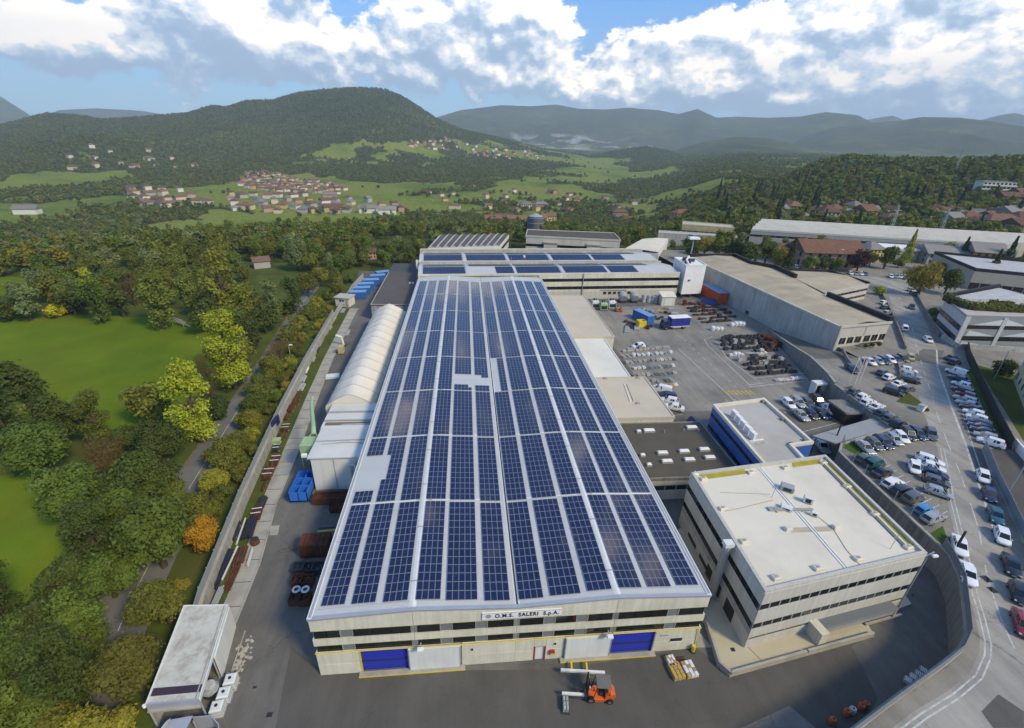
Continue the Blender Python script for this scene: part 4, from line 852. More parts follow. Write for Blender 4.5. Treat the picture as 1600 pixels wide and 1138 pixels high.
def corner_shed():
    t = wthing('storage_shed', 'pale open shed with rust stained sheet roof near the lane', 'shed', (-11.5,1,0))
    a = [(-14.6,5.9),(-10.3,5.7),(-8.7,-3.4),(-12.9,-3.5)]
    SHR = mat('rust spotted sheet', (.52,.51,.44), .7, .06, .3, .3, dirt=(.16,.08,.045), dirt_amt=.55, dscale=.75, streak=.1)
    n = 14
    for k in range(n):
        p, q, r, s_ = lerp(a[0],a[3],k/n), lerp(a[1],a[2],k/n), lerp(a[1],a[2],(k+1)/n), lerp(a[0],a[3],(k+1)/n); z = 3.25-.012*(k % 2)
        if k == n-2:
            MB().prism([p,q,r,s_], z-.02, z-.005, mat('dark rooflight', (.05,.03,.045), .5)).build('rooflight', t); continue
        MB().prism([p,q,r,s_], z-.04, z, SHR).build('roof_sheet', t)
    MB().wall([a[1],a[2]], 3.0, 3.38, .12, OFFWHITE).wall([lerp(a[1],a[0],.08),lerp(a[2],a[3],.08)], 3.22, 3.3, .1, CONC).wall([a[0],a[3]], 3.0, 3.36, .14, OFFWHITE).wall([a[0],a[1]], 3.05, 3.32, .12, OFFWHITE).build('roof_trim', t)
    MB().wall([a[3],a[2]], 2.55, 3.34, .12, ZINC).wall([(a[3][0],a[3][1]-.1),(a[2][0],a[2][1]-.1)], 2.4, 2.58, .25, CONC).build('front_fascia', t)
    MB().wall([(-10.2,5.6),(-9.25,.4)], 0, 3.05, .12, OFFWHITE).build('side_wall', t)
    MB().wall([(-9.0,5.0),(-8.55,.5)], 0, .12, .1, CONC).build('kerb', t)
    MB().wall([a[0],a[3]], 0, 3.0, .15, GREYWALL).build('back_wall', t); MB().wall([a[0],a[1]], 0, 3.0, .15, GREYWALL).build('end_wall', t)
    for q in (a[2], a[3], lerp(a[2],a[1],.4)): MB().cyl(q[0]-.1,q[1]+.1,0,3.1,.08,GREYMET,6).build('post', t)
    MB().cyl(-13.0,-3.6,3.1,3.4,.12,WHITE,8).build('vent_cap', t)
    for i, (x, y) in enumerate(((-8.0,-.4),(-8.05,-1.6),(-8.15,-2.75))):
        q = wthing('liquid_tank', ('white caged liquid tank beside the shed, furthest from the fence corner','white caged liquid tank beside the shed, middle of three','white caged liquid tank beside the shed, nearest the corrugated screen')[i], 'tank', (x,y,0), 'caged liquid tanks by the shed')
        MB().at(x,y,0,.12).bbox(-.5,.5,-.5,.5,.15,1.1,mat('milky plastic', (.62,.64,.64), .4, .06),.1).build('body', q); MB().at(x,y,0,.12).box(-.55,.55,-.55,.55,0,.15,GREYMET).build('pallet', q)
        MB().at(x,y,0,.12).cyl(0,0,1.1,1.16,.14,DARKFR,8).build('lid', q)
        c_ = MB().at(x,y,0,.12)
        for z in (.45,.8): c_.box(-.53,.53,-.54,-.52,z,z+.03,GREYMET).box(-.53,.53,.52,.54,z,z+.03,GREYMET).box(.52,.54,-.53,.53,z,z+.03,GREYMET)
        c_.build('cage', q)
    q = wthing('mixer_drum', 'grey conical drum standing under the shed edge', 'drum', (-9.4,-1.2,0)); MB().ring([(-9.6,-1.2,.3),(-9.3,-1.3,1.3),(-9.1,-1.4,1.9)], [.35,.75,.45], PALESTEEL, 12).build('drum', q); MB().box(-9.9,-9.2,-1.6,-.8,0,.3,DARKSTEEL).build('stand', q)
    q = wthing('rubble_pile', 'pale rubble spilled on the ground by the shed', 'rubble', (-7.9,2.2,0)); b = MB(); r = random.Random(3)
    for k in range(60): x, y = -8.2+r.gauss(0,.35), 2.0+r.gauss(0,1.2); s_ = r.uniform(.05,.22); b.at(x,y,0,r.random()*3).bbox(-s_,s_,-s_*.7,s_*.7,0,s_*.8,CONC,s_*.3)
    o = b.build('rubble', q, kind='stuff')
    t = wthing('corrugated_screen', 'curved grey corrugated screen wall at the gate corner', 'screen', (-7,-4,0))
    pts = [(-9.4,-3.9),(-7.9,-3.9),(-7.0,-4.6),(-6.3,-5.8),(-5.8,-7.2),(-5.5,-9)]
    for p, q in zip(pts, pts[1:]): MB().wall([p,q], 0, 1.7, .08, ZINC).build('sheet', t)
    t = wthing('lean_to_roof', 'low grey sheet roof with a white fold under the shed front', 'lean-to', (-9.8,-5.5,0))
    MB().add([(-11.3,-4.1,1.9),(-9.2,-4.0,2.1),(-9.7,-8,1.5),(-12.6,-8,1.3)], [(0,3,2,1)], ZINC).add([(-11.3,-4.2,1.95),(-10.9,-4.1,2.2),(-11.6,-8,1.7),(-12.7,-8,1.4)], [(0,3,2,1)], OFFWHITE).build('roof', t)
    for p in ((-11.3,-4.2),(-9.3,-4.1),(-9.8,-7.8),(-12.4,-7.8)): MB().cyl(*p,0,1.5,.06,GREYMET,6).build('post', t)
    sheet('corner_lawn', [(-7.8,-4.6),(-6.9,-5.2),(-6.3,-7),(-6.2,-9),(-8.1,-9),(-7.6,-6.5)], .03, LAWN)
    MB().wall([(-7.9,-4.6),(-7.9,-6.4),(-8.3,-9)], 0, .25, .15, OFFWHITE).build('lawn_kerb', None, kind='structure')
corner_shed()

# --- rear hall across the yard, with its own solar rows
def rear_hall():
    t = wthing('rear_hall', 'wide rear hall with two low gables of solar rows and cream banded front', 'factory', (0,112.9,0))
    a = radians(3.6); M = Matrix.Translation((-.3,113.3,0)) @ Matrix.Rotation(a, 4, 'Z'); Ln = 86.
    wmb(M).box(0,Ln,.4,34,0,8.3,CREAM).build('wall', t)
    p0 = tuple((M @ Vector((37.9,.1,0)))[:2]); p1 = tuple((M @ Vector((Ln,.1,0)))[:2])
    face(t, p0, p1, [(0,2.6,'p',PALEWALL),(2.6,3.3,'p'),(3.3,4.3,'w',1.9),(4.35,5.9,'p'),(5.95,6.9,'w',1.9),(6.95,8.6,'p')], wm=CREAM, pw=8, fr=DARKFR)
    SOL = mat('dark solar field', (.010,.012,.05), .12, .1, .3, .5); FR = mat('panel frame', (.40,.41,.47), .4)
    for i, (y0, y1) in enumerate(((.3,14.6),(17.4,31.5))):
        ym = (y0+y1)/2; zr = 8.5+.75
        wmb(M).add([(0,y0,8.45),(Ln,y0,8.45),(Ln,ym,zr),(0,ym,zr),(0,y1,8.3),(Ln,y1,8.3)], [(0,1,2,3),(3,2,5,4),(0,3,4),(1,5,2)], ROOFSHEET).build('roof', t)
        wmb(M).box(0,Ln,y0-.3,y0+.1,8.1,8.75,CREAM).build('parapet', t)
        wmb(M).box(0,Ln,y1,y1+.5,8.1,8.95,GREYWALL).build('parapet', t)
        segs = [(1.5,15),(16.2,30.2),(31.2,46),(47,61.3),(62.3,78 if i == 0 else 80)]
        for s0, s1 in segs:
            for (ya, yb, za, zb) in ((y0+1.0,ym-.5,8.56,zr+.02),(ym+.4,y1-1.5,zr+.10,8.62)):
                if i == 0 and s0 == 16.2 and ya < ym: s0_, s1_ = 24.5, s1
                else: s0_, s1_ = s0, s1
                if s0 > 60 and ya < ym: s1_ = s1-6
                b = wmb(M); n = int((s1_-s0_)/.57); k = (yb-ya); nr = 5
                for r in range(nr):
                    ya_, yb_ = ya+k*r/nr, ya+k*(r+1)/nr-.03; z_a, z_b = za+(zb-za)*r/nr, za+(zb-za)*(r+1)/nr-.01
                    for c in range(n): u = s0_+c*.57; b.add([(u,ya_,z_a+.04),(u+.54,ya_,z_a+.04),(u+.54,yb_,z_b+.04),(u,yb_,z_b+.04)], [(0,1,2,3)], SOL)
                b.add([(s0_-.1,ya-.05,za+.01),(s1_,ya-.05,za+.01),(s1_,yb,zb+.01),(s0_-.1,yb,zb+.01)], [(0,1,2,3)], FR)
                b.build('solar_row', t, kind='stuff')
    wmb(M).box(0,Ln,15.1,17.1,8.2,8.3,BITUMEN).build('valley_roof', t)
    wmb(M).box(-.1,Ln+.1,32.1,33.8,8.3,9.1,CONC).box(0,Ln,33.8,34.2,8.3,9.3,CREAM).build('rear_parapet', t)
    wmb(M).box(36.5,37.1,20.5,21.5,9.0,9.6,WHITE).build('roof_vent', t); wmb(M).ring([(31.3,16,8.3),(31.3,16,10.2)], .08, GREYMET, 5).build('mast', t)
    for x in (-.4, .2):
        wmb(M).box(x-.6,x+.4,15.2,16.4,6.5,9.4,OFFWHITE).build('corner_post', t)
    p = M @ Vector((52.6,-.2,0)); MB().ring([(p.x,p.y,0),(p.x,p.y,8.6)], .12, CONC_WALL, 6).build('downpipe', t)
    # small windows and pipe along the front at yard level
    for k in range(6): wmb(M).box(60+k*1.7,61+k*1.7,-.1,-.02,1.6,2.4,DARKFR).build('small_window', t)
    wmb(M).ring([(59,-.1,3.0),(68,-.1,3.0)], .12, CONC, 6).build('wall_pipe', t)
    s_ = wthing('white_stair_tower', 'tall white windowless block on stilts at the end of the rear hall', 'tower', (87,118,0))
    MB().prism([(86.9,118),(94.3,119),(94.9,129.2),(87.6,129.6)], 1.3, 11.0, WHITE).build('body', s_)
    parapet(s_, [(86.8,117.9),(94.4,118.9),(95,129.3),(87.5,129.7)], 10.9, 11.3, .25, WHITE)
    for x, y in ((87.3,118.3),(93.6,119.2),(90.5,118.8),(94.3,128.5),(88.2,129)): MB().cyl(x,y,0,1.3,.3,DARKSTEEL,8).build('stilt', s_)
    MB().box(88.6,89.2,117.9,118.4,6.0,6.35,DARKFR).build('lamp', s_)
    for x, y in ((89,122),(91.5,124.5),(90,126)): MB().bbox(x-.9,x+.9,y-.6,y+.6,11.0,12.0,DARKSTEEL,.15).build('roof_fan', s_)
    MB().ring([(88.6,120,11.0),(88.2,121.5,12.2),(91,126,12.4)], .35, OFFWHITE, 8).build('roof_duct', s_)
    for i, (nm, x0, x1, y0, y1, h, m, lab, cat) in enumerate((('site_cabin',77.0,81.4,109.9,113.2,3.4,CREAM,'cream lean-to cabin with double doors against the rear hall','cabin'),)):
        q = wthing(nm, lab, cat, (x0,y0,0)); MB().box(x0,x1,y0,y1,0,h-.5,m).build('wall', q); MB().add([(x0-.2,y0-.3,h-.5),(x1+.2,y0-.3,h-.5),(x1+.2,y1,h+.4),(x0-.2,y1,h+.4),(x0-.2,y0-.3,h-.4),(x1+.2,y0-.3,h-.4),(x1+.2,y1,h+.5),(x0-.2,y1,h+.5)], [(0,3,2,1),(4,5,6,7),(0,1,5,4),(1,2,6,5),(3,0,4,7)], MEMBRANE).build('roof', q)
        for k in (0,1): MB().box(x0+1.0+k*1.25,x0+2.2+k*1.25,y0-.06,y0,.05,2.6,OFFWHITE).build('door', q)
rear_hall()

# --- long warehouse on the street side
def warehouse():
    A, B_, Cc, Dd = (104.0,68.2), (119.6,71.2), (118.3,92.2), (121.4,111.3); E_, F_, Gg, H_ = (122.1,123.3), (116.9,128.5), (117.1,142.4), (98.0,140.4)
    t = wthing('long_warehouse', 'long warehouse with tan low roof, black parapet and streaked grey side wall', 'warehouse', (102.5,66,0)); Z0 = 0
    FOOT = [A,B_,Cc,(121.2,97),(143.8,106.7),(141,121.5),E_,F_,Gg,H_]
    MB().prism([A,B_,Cc,Dd,E_,F_,Gg,H_], Z0, 8.7, GREYWALL).build('wall', t)
    face(t, H_, A, [(0,8.8,'p')], wm=GREYWALL, pw=2.45)
    WALLF = PALEWALL
    M, L_ = face(t, A, B_, [(3.5,4.2,'p'),(5.9,8.8,'p')], wm=WALLF, pw=16)
    face(t, A, B_, [(4.2,5.9,'o',[(.9+k*2.5+.4*(k>2),3.0+k*2.5+.4*(k>2)) for k in range(6)])], wm=CREAM)
    wmb(M).box(-.3,0.3,-.3,.3,3.0,8.9,GREYWALL).build('corner_post', t)
    wmb(M).box(6.9,13.5,-1.6,-.7,3.5,4.3,CONC).box(7.05,13.35,-1.45,-.85,4.3,4.34,mat('soil', (.05,.035,.02), .95)).build('planter', t)
    TAN = mat('tan roof sheets', (.40,.34,.24), .85, .1, .2, .2, dirt=(.28,.24,.16), dirt_amt=.6, dscale=.18, streak=0, objvar=.07, fine=.06)
    # roof in strips: left eave -> ridge line -> right edge
    n = 26
    for k in range(n):
        l0, l1 = lerp(A,H_,k/n), lerp(A,H_,(k+1)/n)
        rr = [B_, Cc, Dd, E_, F_, Gg] if False else None
        y0, y1 = l0[1], l1[1]
        def rx(y): return float(np.interp(y, [71,92.2,111.3,123.3,128.4,128.6,142.4],[119.5,118.2,121.3,122.0,122.0,116.8,117]))
        r0, r1 = (rx(y0+3), y0+3.2*(1-k/n)+ (3.2*k/n)*1.4), (rx(y1+3), y1+3.2*(1-(k+1)/n)+(3.2*(k+1)/n)*1.4)
        m0, m1 = lerp(l0,r0,.55), lerp(l1,r1,.55); g = .03*(k % 2)
        MB().add([(*l0,8.85),(*m0,9.6-g),(*r0,9.0),(*r1,9.0),(*m1,9.6-g),(*l1,8.85)], [(0,1,4,5),(1,2,3,4)], TAN).build('roof_sheet', t)
    BLK = mat('black parapet', (.018,.017,.02), .6)
    MB().wall([(A[0]-.2,A[1]-.2),(B_[0]+.2,B_[1]-.2)], 8.7, 9.25, .35, WALLF).wall([A,H_], 8.7, 9.05, .4, CREAM).build('eaves_edge', t)
    MB().wall([B_,Cc], 8.6, 10.3, .9, BLK).wall([Dd,E_,F_], 8.6, 10.3, .9, BLK).wall([F_,Gg,(107,141),H_], 8.6, 10.1, .9, BLK).build('black_parapet', t)
    an = [Cc,(121.4,97),(143.8,106.7),(141.2,121.7),E_]
    MB().prism([Dd,(121.4,97.0),(143.8,106.7),(141.2,121.7),E_], 0, 8.2, GREYWALL).build('wall', t)
    MB().add([(121.2,111.3,9.0),(121.4,97,8.4),(143.8,106.7,8.4),(142.3,114.5,9.2),(141.2,121.7,8.4),(121.9,123.3,8.6)], [(0,1,2,3),(0,3,4,5)], TAN).build('wing_roof', t)
    face(t, (121.4,97.0), (143.8,106.7), [(3.5,4.4,'p'),(4.4,5.2,'w',2.2),(5.25,6.4,'p'),(6.4,7.2,'w',2.2),(7.25,8.3,'p')], wm=WALLF, pw=8)
    MB().wall([(143.8,106.7),(141.2,121.7),E_], 8.2, 9.2, .4, BLK).wall([(121.4,97),(143.8,106.7)], 8.2, 8.6, .3, WALLF).build('black_parapet', t)
    for u in (8.3,): wmb(M).ring([(u,-.2,6.0),(u,-.2,8.4)], .05, GREYMET, 5).build('conduit', t)
warehouse()

# --- buildings beyond the street
def modern_block():
    P = [(136.5,68.5),(158,66.9),(176,76),(172,92),(144.5,82)]
    t = wthing('modern_office', 'modern white faceted office with a hedge on its roof terrace', 'office', (136.5,68.5,HU))
    FAC = mat('pale facade', (.45,.46,.46), .6, .05, .4, .3); FAC2 = mat('grey facade', (.25,.27,.28), .6, .05, .4, .3); FAC3 = mat('light facet', (.58,.59,.58), .6, .05)
    MB().prism(P, 0, 11.3, FAC).build('wall', t)
    M, L_ = face(t, P[0], P[1], [(3.5,5.1,'p'),(5.1,6.3,'w',1.5),(6.35,8.2,'p'),(8.2,9.2,'w',1.5),(9.25,11.4,'p')], wm=FAC2, pw=7, fr=DARKFR)
    for u0, u1, um, z0, z1 in ((2.2,16.5,10.2,9.25,11.0),(2.0,9.5,2.2,6.4,7.9),(11.2,18,17.6,6.4,7.8),(1.5,9.5,1.6,3.6,5.0),(2.2,18.5,10.0,8.0,8.15)):
        wmb(M).add([(u0,-.08,z0),(u1,-.08,z0),(um,-.16,z1),(um,-.02,z0)], [(0,1,2),(0,2,3)], FAC3).build('facade_facet', t)
    for q in ((9.6,10.6,-.2,.0,3.5,11.3,FAC),(-.1,1.2,-.15,.1,3.5,11.4,FAC),(18.8,19.8,-.15,.1,3.5,11.4,FAC2),(20.0,20.25,-.3,-.1,3.5,9.5,DARKFR)): wmb(M).box(*q).build('facade_pier', t)
    face(t, P[4], P[0], [(3.5,4.6,'p'),(4.6,6.0,'w',2.6),(6.1,7.4,'p'),(7.4,8.8,'w',2.6),(8.9,11.4,'p')], wm=FAC, pw=4.5, fr=DARKFR)
    MB().prism(inset(P,.3), 11.3, 11.45, MEMBRANE_G).build('roof', t); parapet(t, inset(P,-.1), 11.3, 11.75, .3, FAC2)
    MB().wall([(141.6,78.3),(144.7,82.3),(172,92.2)], 11.4, 12.9, .5, mat('black parapet', (.018,.017,.02), .6)).build('black_parapet', t)
    MB().prism([(146,80),(171,80),(170,90.5),(147,82.2)], 11.45, 12.2, mat('pale upper roof', (.42,.42,.41), .7)).build('upper_roof', t)
    return P
modern_block()
def simple_block(label, cat, P, z0, z1, wm, rm, bands=None, faces=(), pw=6, par=.4, name='building', parm=None, gm=GLASS):
    t = wthing(name, label, cat, (P[0][0],P[0][1],z0)); MB().prism(P, z0-1.5, z1-.1, wm).build('wall', t)
    MB().prism(inset(P,.2), z1-.1, z1, rm).build('roof', t)
    if par: parapet(t, inset(P,-.1), z1-.2, z1+par, .3, parm or wm)
    for i in faces: face(t, P[i], P[(i+1)%len(P)], bands, z=z0, wm=wm, pw=pw, ww=2, gm=gm)
    return t
simple_block('low beige hall with black roof edge behind the modern office', 'hall', [(193.5,118.3),(232,99),(250,120),(205,146)], HU, 10.3, mat('beige wall', (.36,.33,.26), .85, .08), mat('pale upper roof', (.42,.42,.41), .7), [(0,2.6,'w',3),(2.7,6.6,'p')], (0,), 10, .9, 'hall', mat('black parapet', (.018,.017,.02), .6))
q = gp([(1583,594),(1612,668)], HU); d_ = Vector((q[0][1]-q[1][1], q[1][0]-q[0][0])).normalized()
P_ = [q[0], q[1], tuple(Vector(q[1])-Vector(d_)*-18), tuple(Vector(q[0])+Vector(d_)*18)]
t = simple_block('cream house block with dark square windows at the right edge', 'apartment block', P_, HU, 16.5, mat('warm cream render', (.56,.48,.30), .85, .06, .3), MEMBRANE, None, (), name='apartment_block')
_n = max(4, int((Vector(q[1])-Vector(q[0])).length/3.6)); _L = (Vector(q[1])-Vector(q[0])).length
for z0 in (0,3.2,6.4,9.6):
    face(t, q[0], q[1], [(z0,z0+.9,'p'),(z0+.9,z0+2.3,'o',[(1.1+k*3.4,2.3+k*3.4) for k in range(int((_L-2.4)/3.4)+1)]),(z0+2.32,z0+3.2,'p')], z=HU, wm=mat('warm cream render', (.56,.48,.30), .85, .06, .3), pw=30)
# sheds and halls past the rear hall
def rear_sheds():
    t = wthing('sawtooth_shed', 'pale shed with striped sawtooth rooflights behind the rear hall', 'shed', (-1,172,0))
    a, b_, c_, d_ = (-1.2,166.5),(28.6,172.5),(35,199),(2.0,193)
    MB().prism([a,b_,c_,d_], -3, 5.4, OFFWHITE).build('wall', t); n = 10
    for k in range(n):
        p0, p1, q0, q1 = lerp(a,b_,k/n), lerp(a,b_,(k+1)/n), lerp(d_,c_,k/n), lerp(d_,c_,(k+1)/n); pm, qm = lerp(p0,p1,.5), lerp(q0,q1,.5)
        MB().add([(*p0,5.4),(*pm,6.3),(*qm,6.3),(*q0,5.4)], [(0,1,2,3)], WHITE).add([(*pm,6.3),(*p1,5.4),(*q1,5.4),(*qm,6.3)], [(0,1,2,3)], BITUMEN).add([(*p0,5.4),(*p1,5.4),(*pm,6.3)], [(0,1,2)], GREYWALL).build('rooflight', t)
    face(t, a, b_, [(0,5.4,'p')], wm=OFFWHITE, pw=7.5); face(t, b_, c_, [(0,2,'p'),(2,3.6,'w',3.5),(3.7,5.4,'p')], wm=OFFWHITE, pw=7)
    for u in (.25,.5,.62): 
        p = lerp(a,b_,u); MB().cyl(p[0],p[1]-.2,3.0,4.0,.5,DARKFR,10).build('wall_fan', t)
    t = wthing('long_rear_shed', 'long pale hall with two portal doors and a dark tank behind it', 'hall', (41,180,0))
    a, b_ = (41.5,184),(82.8,176.5); c_, d_ = (85,194),(44,199)
    MB().prism([a,b_,c_,d_], -3, 7.4, PALEWALL).build('wall', t); MB().prism(inset([a,b_,c_,d_],-.2), 7.4, 7.7, BITUMEN).build('roof', t); parapet(t, inset([a,b_,c_,d_],-.25), 7.3, 8.0, .3, PALEWALL)
    M, L_ = face(t, a, b_, [(0,3.1,'p'),(3.15,4.3,'w',3),(4.35,7.5,'p')], wm=PALEWALL, pw=8, fr=DARKFR)
    for u in (8.2,27.5): wmb(M).box(u,u+6,-1.5,-.08,0,5.2,PALEWALL).box(u-.3,u+6.3,-1.9,-.08,5.2,5.6,mat('tan patch', (.42,.36,.27), .9)).box(u+2.6,u+3.6,-1.56,-1.5,.1,3.0,DARKFR).build('portal', t)
    tk = wthing('water_tower_tank', 'dark round tank standing behind the long rear hall', 'tank', (52,236,0)); MB().cyl(51.5,226,-4,10.2,4.3,mat('dark tank', (.10,.11,.12), .6, .1),20).build('shell', tk); MB().cyl(51.5,226,10.2,11.6,3.8,GREYMET,20,.8).build('cap', tk)
    for z in (1,4,7,9.5): MB().ring([(51.5+4.36*cos(2*pi*k/20),226+4.36*sin(2*pi*k/20),z) for k in range(21)], .12, GREYMET, 4).build('hoop', tk)
    t = wthing('corrugated_shed', 'shed with pale corrugated sloping roof right of the long rear hall', 'shed', (82,168,0))
    a, b_, c_, d_ = (82.2,168.5),(95.8,163),(112.3,193.4),(99,192.4); n = 11
    MB().prism([a,b_,c_,d_], -2, 5.0, OFFWHITE).build('wall', t)
    for k in range(n):
        p0, p1, q0, q1 = lerp(a,b_,k/n), lerp(a,b_,(k+1)/n), lerp(d_,c_,k/n), lerp(d_,c_,(k+1)/n); z = 6.1-1.0*abs(k-n/2)/n
        MB().prism([p0,p1,q1,q0], z-.1, z+.04*(k % 2), MEMBRANE).build('roof_sheet', t)
    t = wthing('lamp_gantry', 'tall lighting mast with a flat white head beside the warehouse end', 'mast', (104,150,0)); p = on_land(1077,402, 100, 300) or Vector((104,160,0)); 
    MB().cyl(104.5,152,0,13.4,.3,GREYMET,8).build('pole', t); MB().bbox(102.4,106.6,150.8,153.2,13.4,14.2,WHITE,.2).build('lamp_head', t)
    # tall mill building row on the far right
    LONG = mat('pale mill roof', (.45,.43,.37), .7, .06, .2, .3, dirt=(.33,.31,.26), dirt_amt=.5)
    t = wthing('long_mill', 'very long pale roofed mill across the middle distance on the right', 'mill', (158,190,HU))
    a, b_, c_, d_ = (155,196),(262,166),(312,186),(176,222); MB().prism([a,b_,c_,d_], -2, 10, GREYWALL).build('wall', t)
    for k in range(4):
        p0, q0 = lerp(a,d_,k/4), lerp(b_,c_,k/4); p1, q1 = lerp(a,d_,(k+1)/4), lerp(b_,c_,(k+1)/4); pm, qm = lerp(p0,p1,.6), lerp(q0,q1,.6)
        MB().add([(*p0,10),(*q0,10),(*qm,11.4+k*.25),(*pm,11.4+k*.25),(*p1,10.2),(*q1,10.2)], [(0,1,2,3),(3,2,5,4),(0,3,4),(1,5,2)], LONG).build('roof', t)
        MB().wall([p0,q0], 9.6, 10.5, .4, PALEWALL).build('eaves_band', t)
    face(t, a, b_, [(3.5,6.8,'p'),(6.9,8.0,'w',6),(8.1,9.7,'p')], wm=mat('grey mill wall', (.30,.31,.31), .85, .08), pw=9)
    t = simple_block('low white roofed halls in front of the long mill', 'hall', [(196,166),(240,156),(245,166),(203,178)], HU, 8.0, OFFWHITE, WHITE, [(0,4.4,'p')], (0,), 8, .3, 'hall')
    for k in range(5): p = lerp((212,163),(236,158),k/4); MB().at(p[0],p[1],8.0).bbox(-1.6,1.6,-3,3,0,.8,WHITE,.5).build('rooflight', t)
    simple_block('ochre block and grey stores at the end of the long mill', 'warehouse', [(128,215),(152,206),(156,216),(133,226)], 2, 9, mat('ochre wall', (.42,.35,.17), .85), MEMBRANE_G, [(0,3,'p'),(3,4.2,'w',3),(4.3,6.9,'p')], (0,), 6, .3, 'warehouse')
    simple_block('low grey store roof among the trees left of the long mill', 'store', [(112,206),(150,197),(152,203),(115,213)], 1, 6, GREYWALL, MEMBRANE_G, [(0,5,'p')], (0,), 6, .3, 'store')
rear_sheds()

# --- walls and fences round the site
def seg_split(pts, L0):
    out = []
    for p, q in zip(pts, pts[1:]):
        n = max(1, round(hypot(q[0]-p[0], q[1]-p[1])/L0)); out += [(lerp(p,q,k/n), lerp(p,q,(k+1)/n)) for k in range(n)]
    return out
def retaining():
    for nm, pts, zt, lab in (('retaining_wall', W1, None, 'concrete retaining wall between the ramp and the yard stacks'), ('retaining_wall', W2, 3.9, 'concrete retaining wall below the row of parked cars by the yard'), ('retaining_wall', W2B, 3.8, 'concrete retaining wall behind the grey canopy'), ('retaining_wall', W3, 3.9, 'long stained retaining wall curving round behind the office')):
        t = wthing(nm, lab, 'wall', (*pts[0],0)); pts = [p for p in pts]
        for p, q in seg_split(pts, 4.5):
            if zt is None: z = [max(.05, HU*(1-max(0,p[1]-62)/26))+.5, max(.05, HU*(1-max(0,q[1]-62)/26))+.5]
            else: z = [zt-.25, zt-.25]
            MB().wall([p,q], [-.1,-.1], z, .32, CONC_WALL).build('wall_section', t)
            MB().wall([p,q], [z[0],z[1]], [z[0]+.16,z[1]+.16], .42, CONC).build('coping', t)
    t = wthing('panel_fence', 'grey sheet panel fence standing on the curved retaining wall', 'fence', (72,10,HU))
    SHEET = mat('grey fence sheet', (.17,.19,.21), .5, .08, 1., .4)
    FP = [(72.6,8.0),(71.9,6.3),(70.0,3.0),(66.3,-.95),(64.3,-3.05),(61.9,-4.55),(58.75,-5.75),(51.85,-8.15),(46.3,-10.15),(36,-13.8)]
    FP = [(p[0]+.02,p[1]-.02) for p in FP]
    for p, q in seg_split(FP, 2.4):
        MB().wall([p,q], HU+.3, HU+1.35, .05, SHEET).build('panel', t); MB().cyl(*p,HU,HU+1.42,.05,GREYMET,6).build('post', t)
    t = wthing('mesh_fence', 'fine grey mesh fence above the wall beside the sloping row of cars', 'fence', (73,20,HU))
    MESH = mat('wire mesh', (.11,.12,.12), .6, .05)
    def mesh_panel(p, q, h, z):
        b = MB(); L_ = hypot(q[0]-p[0], q[1]-p[1]); n = max(2, int(L_/.28))
        for k in range(n+1): u = lerp(p,q,k/n); b.ring([(*u,z+.05),(*u,z+h)], .008, MESH, 3, False)
        for k in range(6): zz = z+.08+(h-.1)*k/5; b.ring([(*p,zz),(*q,zz)], .010, MESH, 3, False)
        return b.build('mesh_panel', t, kind='stuff')
    for p, q in seg_split([(75.9,29.4),(74.0,27),(73.4,21.6),(72.9,13),(72.5,8)], 2.5): mesh_panel(p, q, 1.5, HU+.4); MB().cyl(*p,HU,HU+1.95,.045,GREYMET,6).build('post', t)
    t = wthing('mesh_fence', 'mesh fence above the wall next to the cars by the canopy', 'fence', (89,45,HU))
    for p, q in seg_split([(90.2,49.2),(89.7,41.6),(89.0,33.6)], 2.5): mesh_panel(p, q, 1.4, HU+.4); MB().cyl(*p,HU,HU+1.85,.045,GREYMET,6).build('post', t)
    # wall along the lane on the left, with sheet fence above
    t = wthing('boundary_wall', 'long pale concrete wall between the lane hedge and the storage strip', 'wall', (-18,45,0))
    for i, (p, q) in enumerate(seg_split([f for f in FENCE_L if f[1] < 99.5], 5.0)):
        MB().wall([p,q], -.1, 1.75, .3, mat('pale stained wall', (.40,.38,.33), .9, .16, .35, .2, streak=.4, dirt=(.22,.2,.16), dirt_amt=.5, dscale=.3)).build('wall_section', t)
        MB().wall([(p[0]-.05,p[1]),(q[0]-.05,q[1])], 1.75, 1.85, .4, CONC).build('coping', t)
    t = wthing('sheet_fence', 'grey sheet fence leaning on top of the lane wall', 'fence', (-18.6,45,0))
    for i, (p, q) in enumerate(seg_split([(f[0]-.32,f[1]) for f in FENCE_L if f[1] < 99.5], 2.5)): MB().wall([p,q], .6, 2.75, .05, mat('pale fence sheet', (.25,.27,.27), .55, .1, .6, .35)).build('panel', t); MB().cyl(p[0]-.08,p[1],0,2.8,.05,GREYMET,5).build('post', t)
    tag(MB().at(-18.55,42.2,1.1,-.08).bbox(-.12,.12,-1.3,1.3,0,1.7,mat('navy sheet', (.015,.02,.09), .5),.03).build('navy_banner'), 'narrow navy sheet hung across the lane wall', 'banner')
    t = wthing('sheet_fence', 'grey sheet fence beside the blue containers', 'fence', (-22.5,118,0))
    for p, q in seg_split([(-22.4,99.5),(-22.8,112),(-23.2,125),(-22.4,140)], 3): MB().wall([p,q], 0, 1.9, .08, GREYWALL).build('panel', t)
    # street side: green-black fence by the lawn, guard rails, planter kerb
    t = wthing('dark_fence', 'tall dark fence between the row of cars and the neighbouring garden', 'fence', (132.9,61.4,HU))
    for p, q in seg_split([(138,66.5),(132.9,61.4),(113.6,38.8),(103.6,26.6)], 2.5): MB().wall([p,q], HU, HU+2.1, .08, mat('dark fence mesh', (.025,.03,.028), .7)).build('panel', t); MB().cyl(*p,HU,HU+2.2,.07,DARKFR,6).build('post', t)
